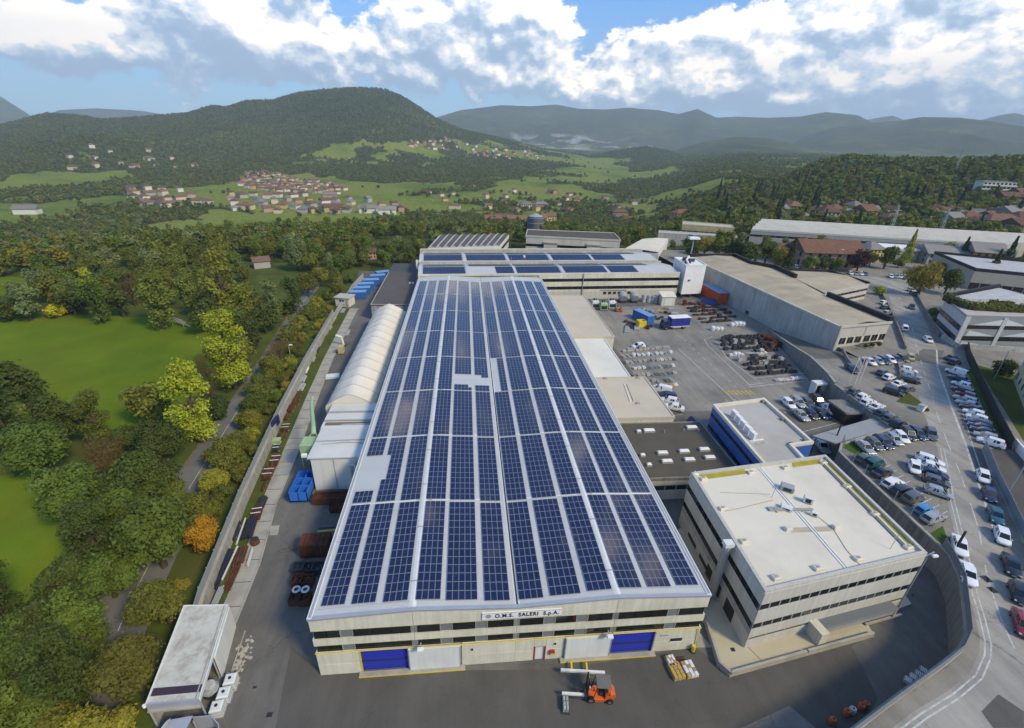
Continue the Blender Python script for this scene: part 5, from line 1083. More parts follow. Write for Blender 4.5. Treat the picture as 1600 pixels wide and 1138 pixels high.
    MB().wall([(138.3,66.2),(133.2,61.1),(113.9,38.5),(103.9,26.3)], HU, HU+.5, .25, CONC_WALL).build('base_wall', t)
    t = wthing('glazed_fence', 'grey sheet fence beside the cars parked along the kerb', 'fence', (99,27,HU))
    for p, q in seg_split([(98.9,26.8),(92.8,19.4),(83.8,7.8),(79.6,1.4),(74,-6),(68,-12)], 2.2): MB().wall([p,q], HU+.3, HU+1.7, .05, mat('blue grey sheet', (.20,.23,.26), .45, .08, 1., .4)).build('panel', t); MB().cyl(*p,HU,HU+1.8,.045,GREYMET,6).build('post', t)
    MB().wall([(98.9,26.8),(92.8,19.4),(83.8,7.8),(79.6,1.4),(74,-6),(68,-12)], HU, HU+.3, .25, CONC).build('base_wall', t)
    sheet('neighbour_yard', [(104.3,27.2),(99.4,26.8),(93.2,19.3),(84.2,7.6),(80,1),(74.4,-6.4),(95,-20),(130,20)], HU+.012, ASPH_NEW)
    t = wthing('ramp_wall', 'white parapet wall of the neighbour ramp beside the dark lot', 'wall', (104,26,HU)); MB().wall([(105.2,27.4),(101.5,21.2),(96.5,13.0),(90,3)], HU, HU+1.5, .3, WHITE).build('parapet', t); MB().wall([(105.5,27.2),(101.9,21.0),(96.9,12.8),(90.4,2.8)], HU+1.5, HU+1.56, .35, GREYMET).build('coping', t)
    t = wthing('roadside_wall', 'low grey wall along the street opposite the warehouse', 'wall', (160,105,HU))
    for p, q in seg_split([(166,110),(161.8,104.8),(144.2,81.8),(138.6,74.5)], 5): MB().wall([p,q], HU, HU+1.0, .3, CONC_WALL).build('wall_section', t)
    t = wthing('garden_wall', 'grey retaining wall in front of the modern office', 'wall', (138,66,HU))
    for p, q in seg_split([(138.4,73.5),(136.3,67.0),(150,64.6),(160,63)], 5): MB().wall([p,q], HU, HU+1.3, .3, GREYWALL).build('wall_section', t)
    t = wthing('kerb_wall', 'low hedge kerb wall at the tip of the upper car park', 'wall', (104,48,HU)); MB().wall([(115.5,62.0),(108.4,53.4),(101.4,45.4)], HU, HU+.55, .5, CONC_WALL).build('wall', t)
    t = wthing('warehouse_yard_wall', 'concrete wall between the warehouse yard and the upper car park', 'wall', (100,60,HU))
    for p, q in seg_split([(104.6,66.2),(101.4,60.5),(99.4,55.8)], 4): MB().wall([p,q], HU, HU+.9, .3, CONC_WALL).build('wall_section', t)
    t = wthing('street_wall', 'low wall between the street and the warehouse side yard', 'wall', (130,77,HU))
    for p, q in seg_split([(121.6,66.5),(131.2,79.2),(146.4,100),(158,117)], 5): MB().wall([p,q], HU, HU+.9, .3, CONC_WALL).build('wall_section', t)
    # canopy over the lower drive
    t = wthing('drive_canopy', 'flat grey canopy roof over the drive below the car park', 'canopy', (80,33,0))
    MB().prism([(73.0,32.2),(88.3,37.1),(90.2,34.2),(75.3,30.0)], 3.0, 3.25, mat('grey canopy sheet', (.27,.28,.28), .5, .06, .5, .35)).build('roof', t)
    MB().wall([(73.0,32.2),(88.3,37.1)], 2.75, 3.28, .15, GREYMET).build('edge_beam', t)
    for q in ((73.4,31.9),(78,33.4),(83,35.0)): MB().cyl(*q,0,3.0,.09,DARKFR,6).build('post', t)
    t = wthing('garage_hood', 'dark hooded garage entrance in the retaining wall', 'entrance', (88,45,0))
    MB().box(85.6,89.0,40.0,44.5,0,2.4,DARKFR).build('opening', t); MB().box(85.3,89.1,39.7,44.8,2.4,2.75,CONC_WALL).build('hood', t)
    t = wthing('gate_lodge', 'small white portal at the foot of the retaining wall', 'portal', (88.4,51,0)); MB().bbox(87.4,90.0,51.0,52.8,2.5,2.9,OFFWHITE,.05).box(87.5,87.8,51.1,52.7,0,2.5,OFFWHITE).box(87.8,89.8,52.4,52.6,0,2.4,DARKFR).build('portal', t)
    b = wthing('pedestrian_barriers', 'thin white barrier frames in front of the blue building', 'barrier', (65,45,0))
    for x in (66.4,68.3): MB().ring([(x,46,0),(x,46,1.1),(x,48.5,1.1),(x,48.5,0)], .04, WHITE, 5).build('frame', b)
retaining()

# --- steel containers
def container(label, c, L_, w_, h, rz_, m, top, group=None, name='shipping_container'):
    t = thing(name, label, 'container', (c[0],c[1],c[2] if len(c) > 2 else 0), rz_, group)
    MB().box(-L_/2+.05,L_/2-.05,-w_/2+.05,w_/2-.05,.1,h-.02,m).build('body', t)
    n = int(L_/.45)
    b = MB()
    for k in range(n):
        x = -L_/2+.12+k*(L_-.24)/n
        for s_ in (-1,1): b.box(x,x+.2,min(s_*(w_/2-.05),s_*(w_/2-.01)),max(s_*(w_/2-.05),s_*(w_/2-.01)),.2,h-.15,m)
    b.build('side_corrugation', t, kind='stuff')
    MB().bbox(-L_/2,L_/2,-w_/2,w_/2,h-.1,h,top,.03).build('roof', t)
    for sx in (-1,1):
        for sy in (-1,1): MB().box(sx*(L_/2-.08)-.08,sx*(L_/2-.08)+.08,sy*(w_/2-.08)-.08,sy*(w_/2-.08)+.08,0,h-.1,m).build('corner_post', t)
    for s_ in (-.5,.5): MB().box(-L_/2-.02,-L_/2+.05,s_*w_*.48-w_*.23,s_*w_*.48+w_*.23,.15,h-.15,m).build('door', t)
    return t
BLUEC = mat('blue container paint', (.035,.13,.40), .5, .1, .5, .35, objvar=.12); BLUET = mat('pale blue roof', (.16,.30,.52), .5, .08, .5, .3); ORC = mat('orange container paint', (.50,.085,.025), .55, .12, .5, .3, dirt=(.3,.07,.03), dirt_amt=.5)
for i, (x, y, a) in enumerate(((-19.7,117.2,.08),(-19.3,121.6,.12),(-18.9,126.2,.14),(-18.0,131.0,.16),(-16.8,136.6,.3),(-15.6,141.5,.5))):
    container('blue steel container in the row at the far left yard, '+ORD[i]+' from the small cabin', (x,y,0), 5.2, 2.4, 2.3, a, BLUEC, BLUET, 'blue containers in a row')
container('long orange container with blue tarpaulin roof beside the warehouse', (97.6,116.5,0), 11.0, 3.4, 4.0, radians(95), ORC, BLUET)
container('small red container behind the white tower', (96.0,124.8,0), 4.0, 2.2, 3.4, radians(97), ORC, BLUET)
container('blue container with pale roof in the middle of the goods yard', (66.1,96.4,0), 6.6, 2.5, 2.6, radians(112), BLUEC, BLUET)
t = thing('blue_skip', 'open blue steel skip near the white tower', 'skip', (94,111.8,0), radians(-28)); BS = mat('blue skip paint', (.025,.06,.25), .55, .1)
MB().wall([(-2.4,-1),(2.4,-1),(2.4,1),(-2.4,1),(-2.4,-1)], .15, 1.5, .12, BS).build('side', t); MB().box(-2.3,2.3,-.95,.95,.1,.4,BS).box(-2.2,2.2,-.9,.9,.4,1.0,DARKSTEEL).build('floor', t)
t = thing('field_cabin', 'cream cabin with flat grey roof by the storage strip', 'cabin', (-22.2,110.6,0), -.25); MB().box(-2.2,2.2,-1.8,1.8,0,2.6,CREAM).build('wall', t); MB().bbox(-2.5,2.5,-2.1,2.1,2.6,2.85,MEMBRANE_G,.05).build('roof', t)
MB().box(-.8,.6,-1.84,-1.8,1.5,2.0,DARKFR).build('window', t); MB().box(1.0,1.8,-1.84,-1.8,.1,2.0,GREYMET).build('door', t); MB().box(-.9,.7,-1.84,-1.8,.5,.7,CONC_WALL).build('vent', t)
for k, (px, py, lab) in enumerate(((485,780,'bright blue open bin with partitions below the white annex'),)):
    t = wthing('sorting_bin', lab, 'bin', (-9.6,26.5,0)); BB = mat('bright blue paint', (.03,.15,.55), .5, .08)
    MB().box(-10.6,-8.1,24.0,29.0,.2,.5,BB).build('floor', t)
    for x in (-10.6,-9.35,-8.2): MB().box(x,x+.1,24.0,29.0,.3,1.9,BB).build('side', t)
    for y in (24.0,25.6,27.2,28.9): MB().box(-10.6,-8.1,y,y+.1,.3,1.9,BB).build('partition', t)
    for x in (-10.4,-8.4): MB().box(x,x+.2,24.2,28.8,0,.2,DARKSTEEL).build('skid', t)

# ------------------------------------------------------------------ vehicles
TYRE = mat('tyre rubber', (.012,.012,.012), .85, .1); RIM = mat('wheel rim', (.30,.30,.31), .35, .05, 2., .5, metal=.6)
CGLASS = mat('car glass', (.010,.012,.014), .06, 0, 1., .6); HEADL = mat('headlight glass', (.5,.5,.5), .15, 0, 1., .6); TAILL = mat('tail light', (.22,.008,.008), .25, 0, 1., .5); TRIM = mat('black trim', (.018,.018,.018), .6, 0); PLATE = mat('number plate', (.6,.6,.58), .5, 0)
def paint(name, col, metal=0., rough=.28): return mat(name, col, rough, .04, 1., .5, coat=.7, metal=metal)
PAINT = dict(white=paint('white car paint', (.72,.72,.72)), silver=paint('silver car paint', (.36,.37,.38), .35), grey=paint('grey car paint', (.10,.105,.11), .3), black=paint('black car paint', (.010,.010,.011)), navy=paint('navy car paint', (.014,.02,.065)), blue=paint('light blue car paint', (.03,.20,.50)), teal=paint('teal car paint', (.015,.085,.12)), red=paint('dark red car paint', (.19,.012,.018)), green=paint('dark green car paint', (.012,.07,.06)), yellow=paint('pale yellow car paint', (.40,.37,.10)), slate=paint('slate blue car paint', (.05,.075,.12), .2))
SHAPES = { # length, width, height, bonnet end, screen top, roof end, tail top, sill, belt
 'hatchback': (4.0,1.74,1.48, .92,1.62,3.45,3.92,.30,.92), 'saloon': (4.55,1.78,1.44, 1.18,1.95,3.25,3.85,.30,.93),
 'estate': (4.6,1.80,1.50, 1.15,1.9,4.05,4.48,.30,.94), 'off-roader': (4.35,1.84,1.70, 1.05,1.65,3.9,4.22,.40,1.05), 'van': (4.5,1.82,1.86, .85,1.5,4.36,4.46,.34,1.02), 'small car': (3.55,1.62,1.50, .75,1.35,3.05,3.48,.30,.90)}
_car = {}
def make_car(kind):
    if kind in _car: return _car[kind]
    L_, W_, H_, bo, st, re, tt, sill, belt = SHAPES[kind]; P = PAINT['white']; out = []
    hw = W_/2
    # lower body: stations along x (front at 0), each a rounded section
    st_x = [(0,.42,.62,.72),(.08,.34,.70,.88),(.4,.30,.80,.97),(bo,.28,belt-.02,1),(L_*.5,.27,belt+.01,1),(L_-.5,.28,belt+.02,.99),(L_-.1,.34,belt-.02,.93),(L_,.42,belt-.14,.84)]
    if kind == 'saloon': st_x[-2] = (L_-.1,.34,belt+.02,.92)
    b = MB(); n = 8; vs = []
    for x, z0, z1, k in st_x:
        w2 = hw*k; zm = z0+(z1-z0)*.45
        vs += [(x,-w2*.86,z0),(x,-w2,z0+.12),(x,-w2,zm),(x,-w2*.93,z1-.05),(x,-w2*.80,z1),(x,w2*.80,z1),(x,w2*.93,z1-.05),(x,w2,zm),(x,w2,z0+.12),(x,w2*.86,z0)]
    n = 10; fs = [(r*n+k,(r+1)*n+k,(r+1)*n+(k+1)%n,r*n+(k+1)%n) for r in range(len(st_x)-1) for k in range(n)]+[tuple(range(n)), tuple(range(len(vs)-1,len(vs)-n-1,-1))]
    b.add(vs, fs, P)
    # cabin: belt ring and roof ring
    cb = [(bo-.02,hw*.80),(st,hw*.90),(re,hw*.90),(tt,hw*.80)]; zb = belt-.03; rt = [(st,hw*.66),(st+.28,hw*.72),(re-.25,hw*.72),(re,hw*.68)]
    zt = [H_-.05,H_,H_,H_-.04]
    V = []
    for (x, yw), (xr, yr), z in zip(cb, rt, zt): V += [(x,-yw,zb),(xr,-yr,z),(xr,yr,z),(x,yw,zb)]
    F = [(0,1,2,3)[::-1]]
    for k in range(3): a = 4*k; F += [(a,a+4,a+5,a+1),(a+1,a+5,a+6,a+2),(a+2,a+6,a+7,a+3)]
    F += [(12,13,14,15)]; b.add(V, F, P); body = b.mesh('car_body', True)
    try: body.set_sharp_from_angle(angle=radians(32))
    except Exception: pass
    def onface(q, m, k=.86, off=.012):
        q = [Vector(p) for p in q]; c = sum(q, Vector())/len(q); nn = (q[1]-q[0]).cross(q[2]-q[0]).normalized()
        mid = Vector((L_*.52,0,.8)); nn = nn if nn.dot(c-mid) > 0 else -nn
        pts = [c+(p-c)*k+nn*off for p in q]; bb = MB(); f = (0,1,2,3) if (pts[1]-pts[0]).cross(pts[2]-pts[0]).dot(nn) > 0 else (3,2,1,0); bb.add([tuple(p) for p in pts], [f], m); return bb
    out.append(('windscreen', onface([V[0],V[1],V[2],V[3]], CGLASS, .9).mesh('windscreen')))
    out.append(('rear_window', onface([V[12],V[13],V[14],V[15]], CGLASS, .84).mesh('rear_window')))
    for s_ in (0, 3):
        i0, i1 = (0,1) if s_ == 0 else (3,2)
        def sw(xa, xb):
            ya = lambda x: np.interp(x,[c[0] for c in cb],[c[1] for c in cb])*(-1 if s_ == 0 else 1); yt = lambda x: np.interp(x,[r[0] for r in rt],[r[1] for r in rt])*(-1 if s_ == 0 else 1)
            lo0, lo1 = xa, xb; t0, t1 = max(xa,st+.04), min(xb,re-.04); zl, zh = zb+.05, H_-.09
            bl = lambda x, f: ya(x)*(1-f)+yt(x)*f
            bb = MB(); o = -.018 if s_ == 0 else .018
            pts = [(lo0+.06,bl(lo0,.08)+o,zl),(lo1-.02,bl(lo1,.08)+o,zl),(t1,bl(t1,.9)+o,zh),(t0,bl(t0,.9)+o,zh)]
            bb.add(pts, [(0,1,2,3) if s_ == 0 else (3,2,1,0)], CGLASS); return bb.mesh('side_window')
        xm = (bo+tt)/2+.1
        if kind == 'van': out.append(('side_window', sw(bo+.08, st+.75)))
        else: out.append(('side_window', sw(bo+.12, xm-.04))); out.append(('side_window', sw(xm+.04, tt-.14)))
        y = -hw*.95 if s_ == 0 else hw*.95
        out.append(('wing_mirror', MB().bbox(st-.55,st-.38,min(y,y*1.14),max(y,y*1.14),belt-.02,belt+.12,P,.02).mesh('wing_mirror')))
        for x in (L_*.185, L_*.80): 
            yy = -hw if s_ == 0 else hw; d = .20*(1 if s_ == 0 else -1)
            out.append(('wheel', MB().ring([(x,yy*1.005,.31),(x,yy*1.005+d,.31)], .31, TYRE, 14).ring([(x,yy*1.012,.31),(x,yy*.995,.31)], .2, RIM, 10).mesh('wheel')))
        out.append(('headlight', MB().bbox(.02,.26,min(y*.62,y*.9),max(y*.62,y*.9),.60,.73,HEADL,.03).mesh('headlight')))
        out.append(('tail_light', MB().bbox(L_-.12,L_+.005,min(y*.66,y*.90),max(y*.66,y*.90),belt-.28,belt-.1,TAILL,.02).mesh('tail_light')))
    out.append(('number_plate', MB().box(-.012,.03,-.24,.24,.40,.51,PLATE).mesh('number_plate')))
    out.append(('bumper', MB().bbox(L_-.06,L_+.02,-hw*.74,hw*.74,.36,.52,TRIM,.03).mesh('bumper')))
    _car[kind] = (body, out, L_); return _car[kind]
def place_car(label, kind, col, p, ang, group=None, cat='car', z=0):
    body, parts, L_ = make_car(kind); t = thing('parked_car' if kind != 'van' else 'parked_van', label, cat if kind != 'van' else 'van', (p[0],p[1],z), ang+pi, group); t.scale = (.83,.83,.84) if z else (.92,.92,.94)
    for nm, me in [('body', body)]+parts:
        o = obj(nm, me, t, (-L_/2,0,0))
        for sl in o.material_slots:
            if sl.material == PAINT['white']: sl.link = 'OBJECT'; sl.material = PAINT[col]
        if nm in ('body','wing_mirror'):
            o.material_slots[0].link = 'OBJECT'; o.material_slots[0].material = PAINT[col]
    return t
def row(where, group, z, dpx, cars, flip=None):
    """cars of one row: (px, py, colour, kind[, dpx]); dpx is the way the car points, in photo pixels"""
    n = len(cars)
    for i, c in enumerate(cars):
        px, py, col, kind = c[:4]; d = c[4] if len(c) > 4 else dpx; zz = z+.5
        a = G(px-d[0]/2, py-d[1]/2, zz); b = G(px+d[0]/2, py+d[1]/2, zz); ang = atan2(b.y-a.y, b.x-a.x); m = (a+b)/2
        colw = {'navy':'navy blue','blue':'light blue','grey':'dark grey','slate':'slate blue','yellow':'pale yellow','red':'dark red','green':'dark green'}.get(col, col)
        lab = f'{colw} {kind}, {ORD[i]} {where}' if n > 1 else f'{colw} {kind} {where}'
        place_car(lab, kind, col, (m.x, m.y), ang, group, z=z)
row('from the blue building in the far yard row', 'cars in the yard car park', 0, (22,19), [(1232,631,'white','hatchback'),(1247,629,'silver','estate'),(1262,630,'grey','saloon'),(1277,627,'black','off-roader')])
row('from the blue building in the near yard row', 'cars in the yard car park', 0, (22,19), [(1251,649,'silver','saloon'),(1267,647.5,'black','hatchback'),(1282.6,645.5,'navy','saloon'),(1296,641,'white','hatchback'),(1306,636,'grey','estate')])
row('standing under the edge of the grey canopy', 'cars on the site', 0, (16,20), [(1283.5,697,'silver','saloon')])
row('from the lodge above the yard wall', 'cars above the yard wall', HU, (18,-6), [(1335,612,'grey','hatchback'),(1348,620,'white','hatchback'),(1356,628.5,'white','estate'),(1370,635.6,'white','saloon'),(1378,645,'slate','hatchback'),(1392,653,'grey','estate'),(1404,663,'black','off-roader')])
row('from the small lawn beside the grey canopy', 'cars beside the canopy', HU, (21,19), [(1352,699,'silver','saloon'),(1367,694.5,'grey','hatchback'),(1380,691,'navy','estate'),(1397,686.5,'silver','hatchback'),(1408,683,'white','hatchback'),(1419,678.5,'black','off-roader'),(1434,677.5,'navy','estate'),(1454,678.5,'grey','off-roader',(6,12))])
row('from the canopy above the long curving wall', 'cars above the long wall', HU, (30,-11), [(1350,716.5,'grey','hatchback'),(1367,725,'green','van'),(1378,738,'black','saloon'),(1394.5,755,'white','estate'),(1409,766,'black','estate'),(1426,778,'grey','off-roader'),(1443.8,797,'blue','small car'),(1458,808.5,'silver','estate')])
row('standing apart in the car park middle', 'cars in the middle of the car park', HU, (7,24), [(1428.7,730.5,'white','hatchback')])
row('from the top in the cluster beside the kerb', 'cars beside the street kerb', HU, (34,11), [(1453,719,'white','estate'),(1455,729,'white','saloon'),(1458.5,739.5,'navy','saloon'),(1463.5,752,'grey','hatchback'),(1466.5,769,'silver','hatchback')])
row('from the top of three by the upper kerb', 'cars by the upper kerb', HU, (25,5), [(1420,578.5,'white','hatchback'),(1423,587,'silver','estate'),(1421.6,594,'black','estate')])
row('from the warehouse in the upper middle row', 'cars in the upper car park', HU, (20,-6), [(1379,582,'grey','hatchback'),(1389,589.5,'white','hatchback'),(1404,600,'white','saloon'),(1418,608,'grey','estate')])
row('crossing the upper car park towards the street', 'cars in the upper car park', HU, (20,6), [(1396,612.7,'black','off-roader')])
row('from the left below the warehouse windows', 'cars below the warehouse windows', HU, (18,11), [(1359,565,'white','saloon'),(1371.5,564,'silver','hatchback'),(1381,563,'navy','estate'),(1390.5,562,'white','hatchback'),(1400,561,'navy','saloon'),(1410,560,'black','hatchback'),(1423,559,'yellow','small car',(8,14))])
row('parked at the foot of the warehouse ramp by the flags', 'cars on the site', HU, (18,12), [(1332,577,'navy','estate')])
row('from the far end beside the dark fence', 'cars beside the dark fence', HU, (-22,-7), [(1493.5,581.5,'white','van'),(1499,592,'navy','saloon'),(1502.5,601,'white','hatchback'),(1505,610.5,'black','estate'),(1509.5,617,'red','hatchback'),(1508.5,624,'silver','estate'),(1513,631.5,'silver','saloon'),(1519,638.5,'black','saloon'),(1521.8,645.5,'white','hatchback'),(1527,653.5,'white','hatchback'),(1530.6,661,'slate','estate'),(1533.5,667.5,'navy','saloon'),(1537.5,674,'navy','saloon'),(1541,682,'silver','hatchback'),(1548,691.5,'white','off-roader')])
row('from the left beside the garden wall', 'cars by the garden wall', HU, (20,-4), [(1487,559,'slate','saloon'),(1492,566,'navy','hatchback')])
row('from the ramp wall along the outer kerb', 'cars parked along the outer kerb', HU, (8,26), [(1536.5,745,'white','hatchback'),(1546,773,'navy','hatchback'),(1556,805,'teal','saloon'),(1566,838,'white','hatchback'),(1580.5,883,'black','saloon'),(1592,927,'black','hatchback'),(1599,975,'red','saloon')])
row('from the lawn triangle beside the curved wall', 'cars parked beside the curved wall', HU, (7,28), [(1499.5,853,'white','saloon'),(1512.5,897,'white','saloon')])
row('driving up the street beside the warehouse corner', 'vehicles on the street', HU, (-5,-16), [(1413,513.5,'white','van')])
row('driving down the far bend of the street', 'vehicles on the street', HU, (8,12), [(1425,480,'navy','hatchback')])
row('stopped by the gate of the modern office', 'vehicles on the street', HU, (10,8), [(1450,531,'white','hatchback')])
row('from the back in the warehouse side yard', 'cars in the side yard', HU, (16,-3), [(1381,473,'white','hatchback'),(1383,480,'grey','estate'),(1387,489,'silver','estate')])
row('from the back at the bend under the willow', 'cars at the bend', HU, (10,5), [(1424,453.5,'white','hatchback'),(1428,459,'slate','hatchback')])
row('from the left in the far bend row', 'cars far along the street', HU, (7,6), [(1392,432,'white','hatchback'),(1400,432,'silver','saloon'),(1407,432.5,'white','hatchback'),(1414,433,'silver','hatchback')])
row('from the left in front of the purple tree', 'cars far along the street', HU, (7,5), [(1329,427,'white','hatchback'),(1337,427.5,'silver','hatchback'),(1345,427.8,'white','saloon'),(1352,428,'grey','hatchback')])
row('from the left in front of the pink house hedge', 'cars far along the street', HU, (6,5), [(1244,417.5,'white','hatchback'),(1252,418.5,'grey','saloon'),(1259,419,'silver','hatchback'),(1267,420,'navy','saloon'),(1278,420.5,'grey','hatchback'),(1286,421.5,'white','saloon'),(1292,422.5,'white','hatchback')])
row('parked alone in the goods yard', 'cars on the site', 0, (-23,3), [(997.5,541,'white','hatchback')])
row('from the far end beside the tan annex', 'cars beside the tan annex', 0, (-14,-3), [(1034,610,'white','van'),(1041,618.5,'navy','estate'),(1046,626.5,'white','hatchback'),(1052,636.5,'white','saloon')])
row('from the left beyond the far bend', 'cars beyond the bend', HU, (8,3), [(1428,402,'white','hatchback'),(1440,399,'silver','saloon'),(1446,404,'white','saloon'),(1462,405,'white','hatchback')])
def lorry():
    p, q = G(1036,517), G(1075,515); ang = atan2(q.y-p.y, q.x-p.x); L_ = (q-p).length+.3
    t = thing('box_lorry', 'blue curtain sided lorry with white roof crossing the yard', 'lorry', (p.x,p.y+.2,0), ang); BLT = mat('blue tarpaulin', (.02,.03,.22), .55, .08, .6, .3)
    MB().bbox(2.3,L_,0,2.4,1.05,3.5,BLT,.04).build('cargo_box', t); MB().bbox(2.25,L_+.05,-.05,2.45,3.42,3.6,WHITE,.03).build('roof_sheet', t); MB().box(2.3,L_,-.02,2.42,.9,1.05,WHITE).build('bed_rail', t)
    CB = PAINT['navy']; c = MB(); c.add([(0.1,.1,.5),(2.1,.1,.5),(2.1,2.3,.5),(.1,2.3,.5),(0.1,.1,1.5),(2.1,.1,1.5),(2.1,2.3,1.5),(.1,2.3,1.5),(.4,.15,2.6),(2.0,.15,2.75),(2.0,2.25,2.75),(.4,2.25,2.6)], [(0,3,2,1),(0,1,5,4),(1,2,6,5),(2,3,7,6),(3,0,4,7),(4,5,9,8),(5,6,10,9),(6,7,11,10),(7,4,8,11),(8,9,10,11)], CB); c.build('cab', t)
    MB().add([(.13,.25,1.6),(.13,2.15,1.6),(.34,2.1,2.4),(.34,.3,2.4)], [(0,3,2,1)], CGLASS).build('windscreen', t); MB().add([(.5,.06,1.6),(1.5,.06,1.6),(1.5,.1,2.4),(.65,.1,2.4)], [(0,1,2,3)], CGLASS).build('side_window', t)
    for x in (1.0, L_-1.6):
        for y in (0, 2.15): MB().ring([(x,y,.48),(x,y+.28,.48)], .48, TYRE, 14).ring([(x,y-.01,.48),(x,y+.29,.48)], .25, RIM, 10).build('wheel', t)
    MB().box(.3,L_-.2,.5,1.9,.6,.95,DARKSTEEL).box(0,.12,.1,2.3,.4,.75,TRIM).build('chassis', t); MB().box(3,5.5,-.02,.1,.5,.85,GREYMET).build('fuel_tank', t)
lorry()
def forklift(label, p, ang, small=False, load=False):
    t = thing('forklift', label, 'forklift', (p[0],p[1],0), ang); OR = mat('orange machine paint', (.62,.115,.02), .4, .08, 1., .4, coat=.2)
    b = MB(); b.bbox(-.35,.95,-.56,.56,.25,.62,OR,.05); b.build('body', t)
    b = MB(); pts = [(-1.15,.3),(-1.3,.7),(-1.15,1.05),(-.75,1.15),(-.45,1.05),(-.35,.35)]; n = len(pts)
    for s_, k in ((-1,.5),(1,.5)): pass
    vs = [(x,-.52*(1 if x > -1.1 else .72),z) for x, z in pts]+[(x,.52*(1 if x > -1.1 else .72),z) for x, z in pts]
    b.add(vs, [tuple(range(n)), tuple(range(2*n-1,n-1,-1))]+[(i,n+i,n+(i+1)%n,(i+1)%n) for i in range(n)], OR); b.build('counterweight', t)
    MB().bbox(-.55,.05,-.3,.3,.62,.85,TRIM,.08).bbox(-.62,-.45,-.28,.28,.85,1.35,TRIM,.06).build('seat', t)
    for x, r in ((.72,.34),(-.82,.28)):
        for y in (-.58,.36): MB().ring([(x,y,r),(x,y+.22,r)], r, TYRE, 14).ring([(x,y-.008,r),(x,y+.228,r)], r*.55, RIM, 10).build('wheel', t)
    fr = MB()
    for y in (-.5,.5): fr.ring([(.55,y,.6),(.35,y,2.1),(-.7,y,2.15),(-.75,y,1.1)], .04, TRIM, 6)
    fr.build('overhead_guard', t); MB().bbox(-.78,.42,-.56,.56,2.12,2.2,mat('grey guard roof', (.13,.13,.12), .6),.03).build('guard_roof', t)
    MB().ring([(.32,0,.7),(.5,0,1.05)], .03, TRIM, 5).ring([(.5,-.16,1.05),(.5,.16,1.05)], .025, TRIM, 5).build('steering_column', t)
    m_ = MB()
    for y in (-.36,.36): m_.box(1.0,1.12,y-.06,y+.06,.1,2.6,TRIM)
    for z in (.25,1.2,2.5): m_.box(1.02,1.1,-.36,.36,z,z+.1,TRIM)
    m_.build('mast', t); MB().box(1.12,1.18,-.55,.55,.3,.42,DARKSTEEL).box(1.12,1.18,-.55,.55,.75,.85,DARKSTEEL).build('carriage', t)
    for y in (-.4,.3): MB().box(1.18,2.3,y,y+.1,.22,.27,DARKSTEEL).build('fork', t)
    for y in (-.4,.4): MB().bbox(.9,1.0,y-.08,y+.08,1.9,2.02,HEADL,.02).build('work_lamp', t)
    return t
a = G(937,1079,.6); b_ = G(905,1077,.6); _ang = atan2(b_.y-a.y, b_.x-a.x)
forklift('orange forklift carrying long beams in front of the hall doors', (a.x-.1,a.y-.2), _ang).scale = (1.14,1.14,1.12)
t = thing('white_beams', 'two long white beams held across the forklift forks', 'beam', (a.x,a.y,0), _ang)
MB().bbox(-.7,3.6,-1.75,-1.5,.55,.8,OFFWHITE,.02).build('beam', t); MB().bbox(1.5,3.6,.35,.57,.5,.72,OFFWHITE,.02).build('beam', t)
for x in (.9,2.4): MB().box(x,x+.16,-2.6,-1.75,.45,.55,YELLOW).build('cross_bar', t)
t = thing('casting_rack', 'small grey rack of castings at the tip of the lower beam', 'rack', (a.x-3.4,a.y-.8,0), _ang); 
for i in range(3):
    for j in range(2): MB().bbox(-.25+j*.28,-.02+j*.28,-.6+i*.4,-.25+i*.4,.1,.6,PALESTEEL,.06).build('casting', t)
MB().box(-.35,.4,-.7,.7,0,.1,DARKSTEEL).build('frame', t)
forklift('distant orange forklift among the goods at the rear hall', (*G(966,487)[:2],), radians(170))

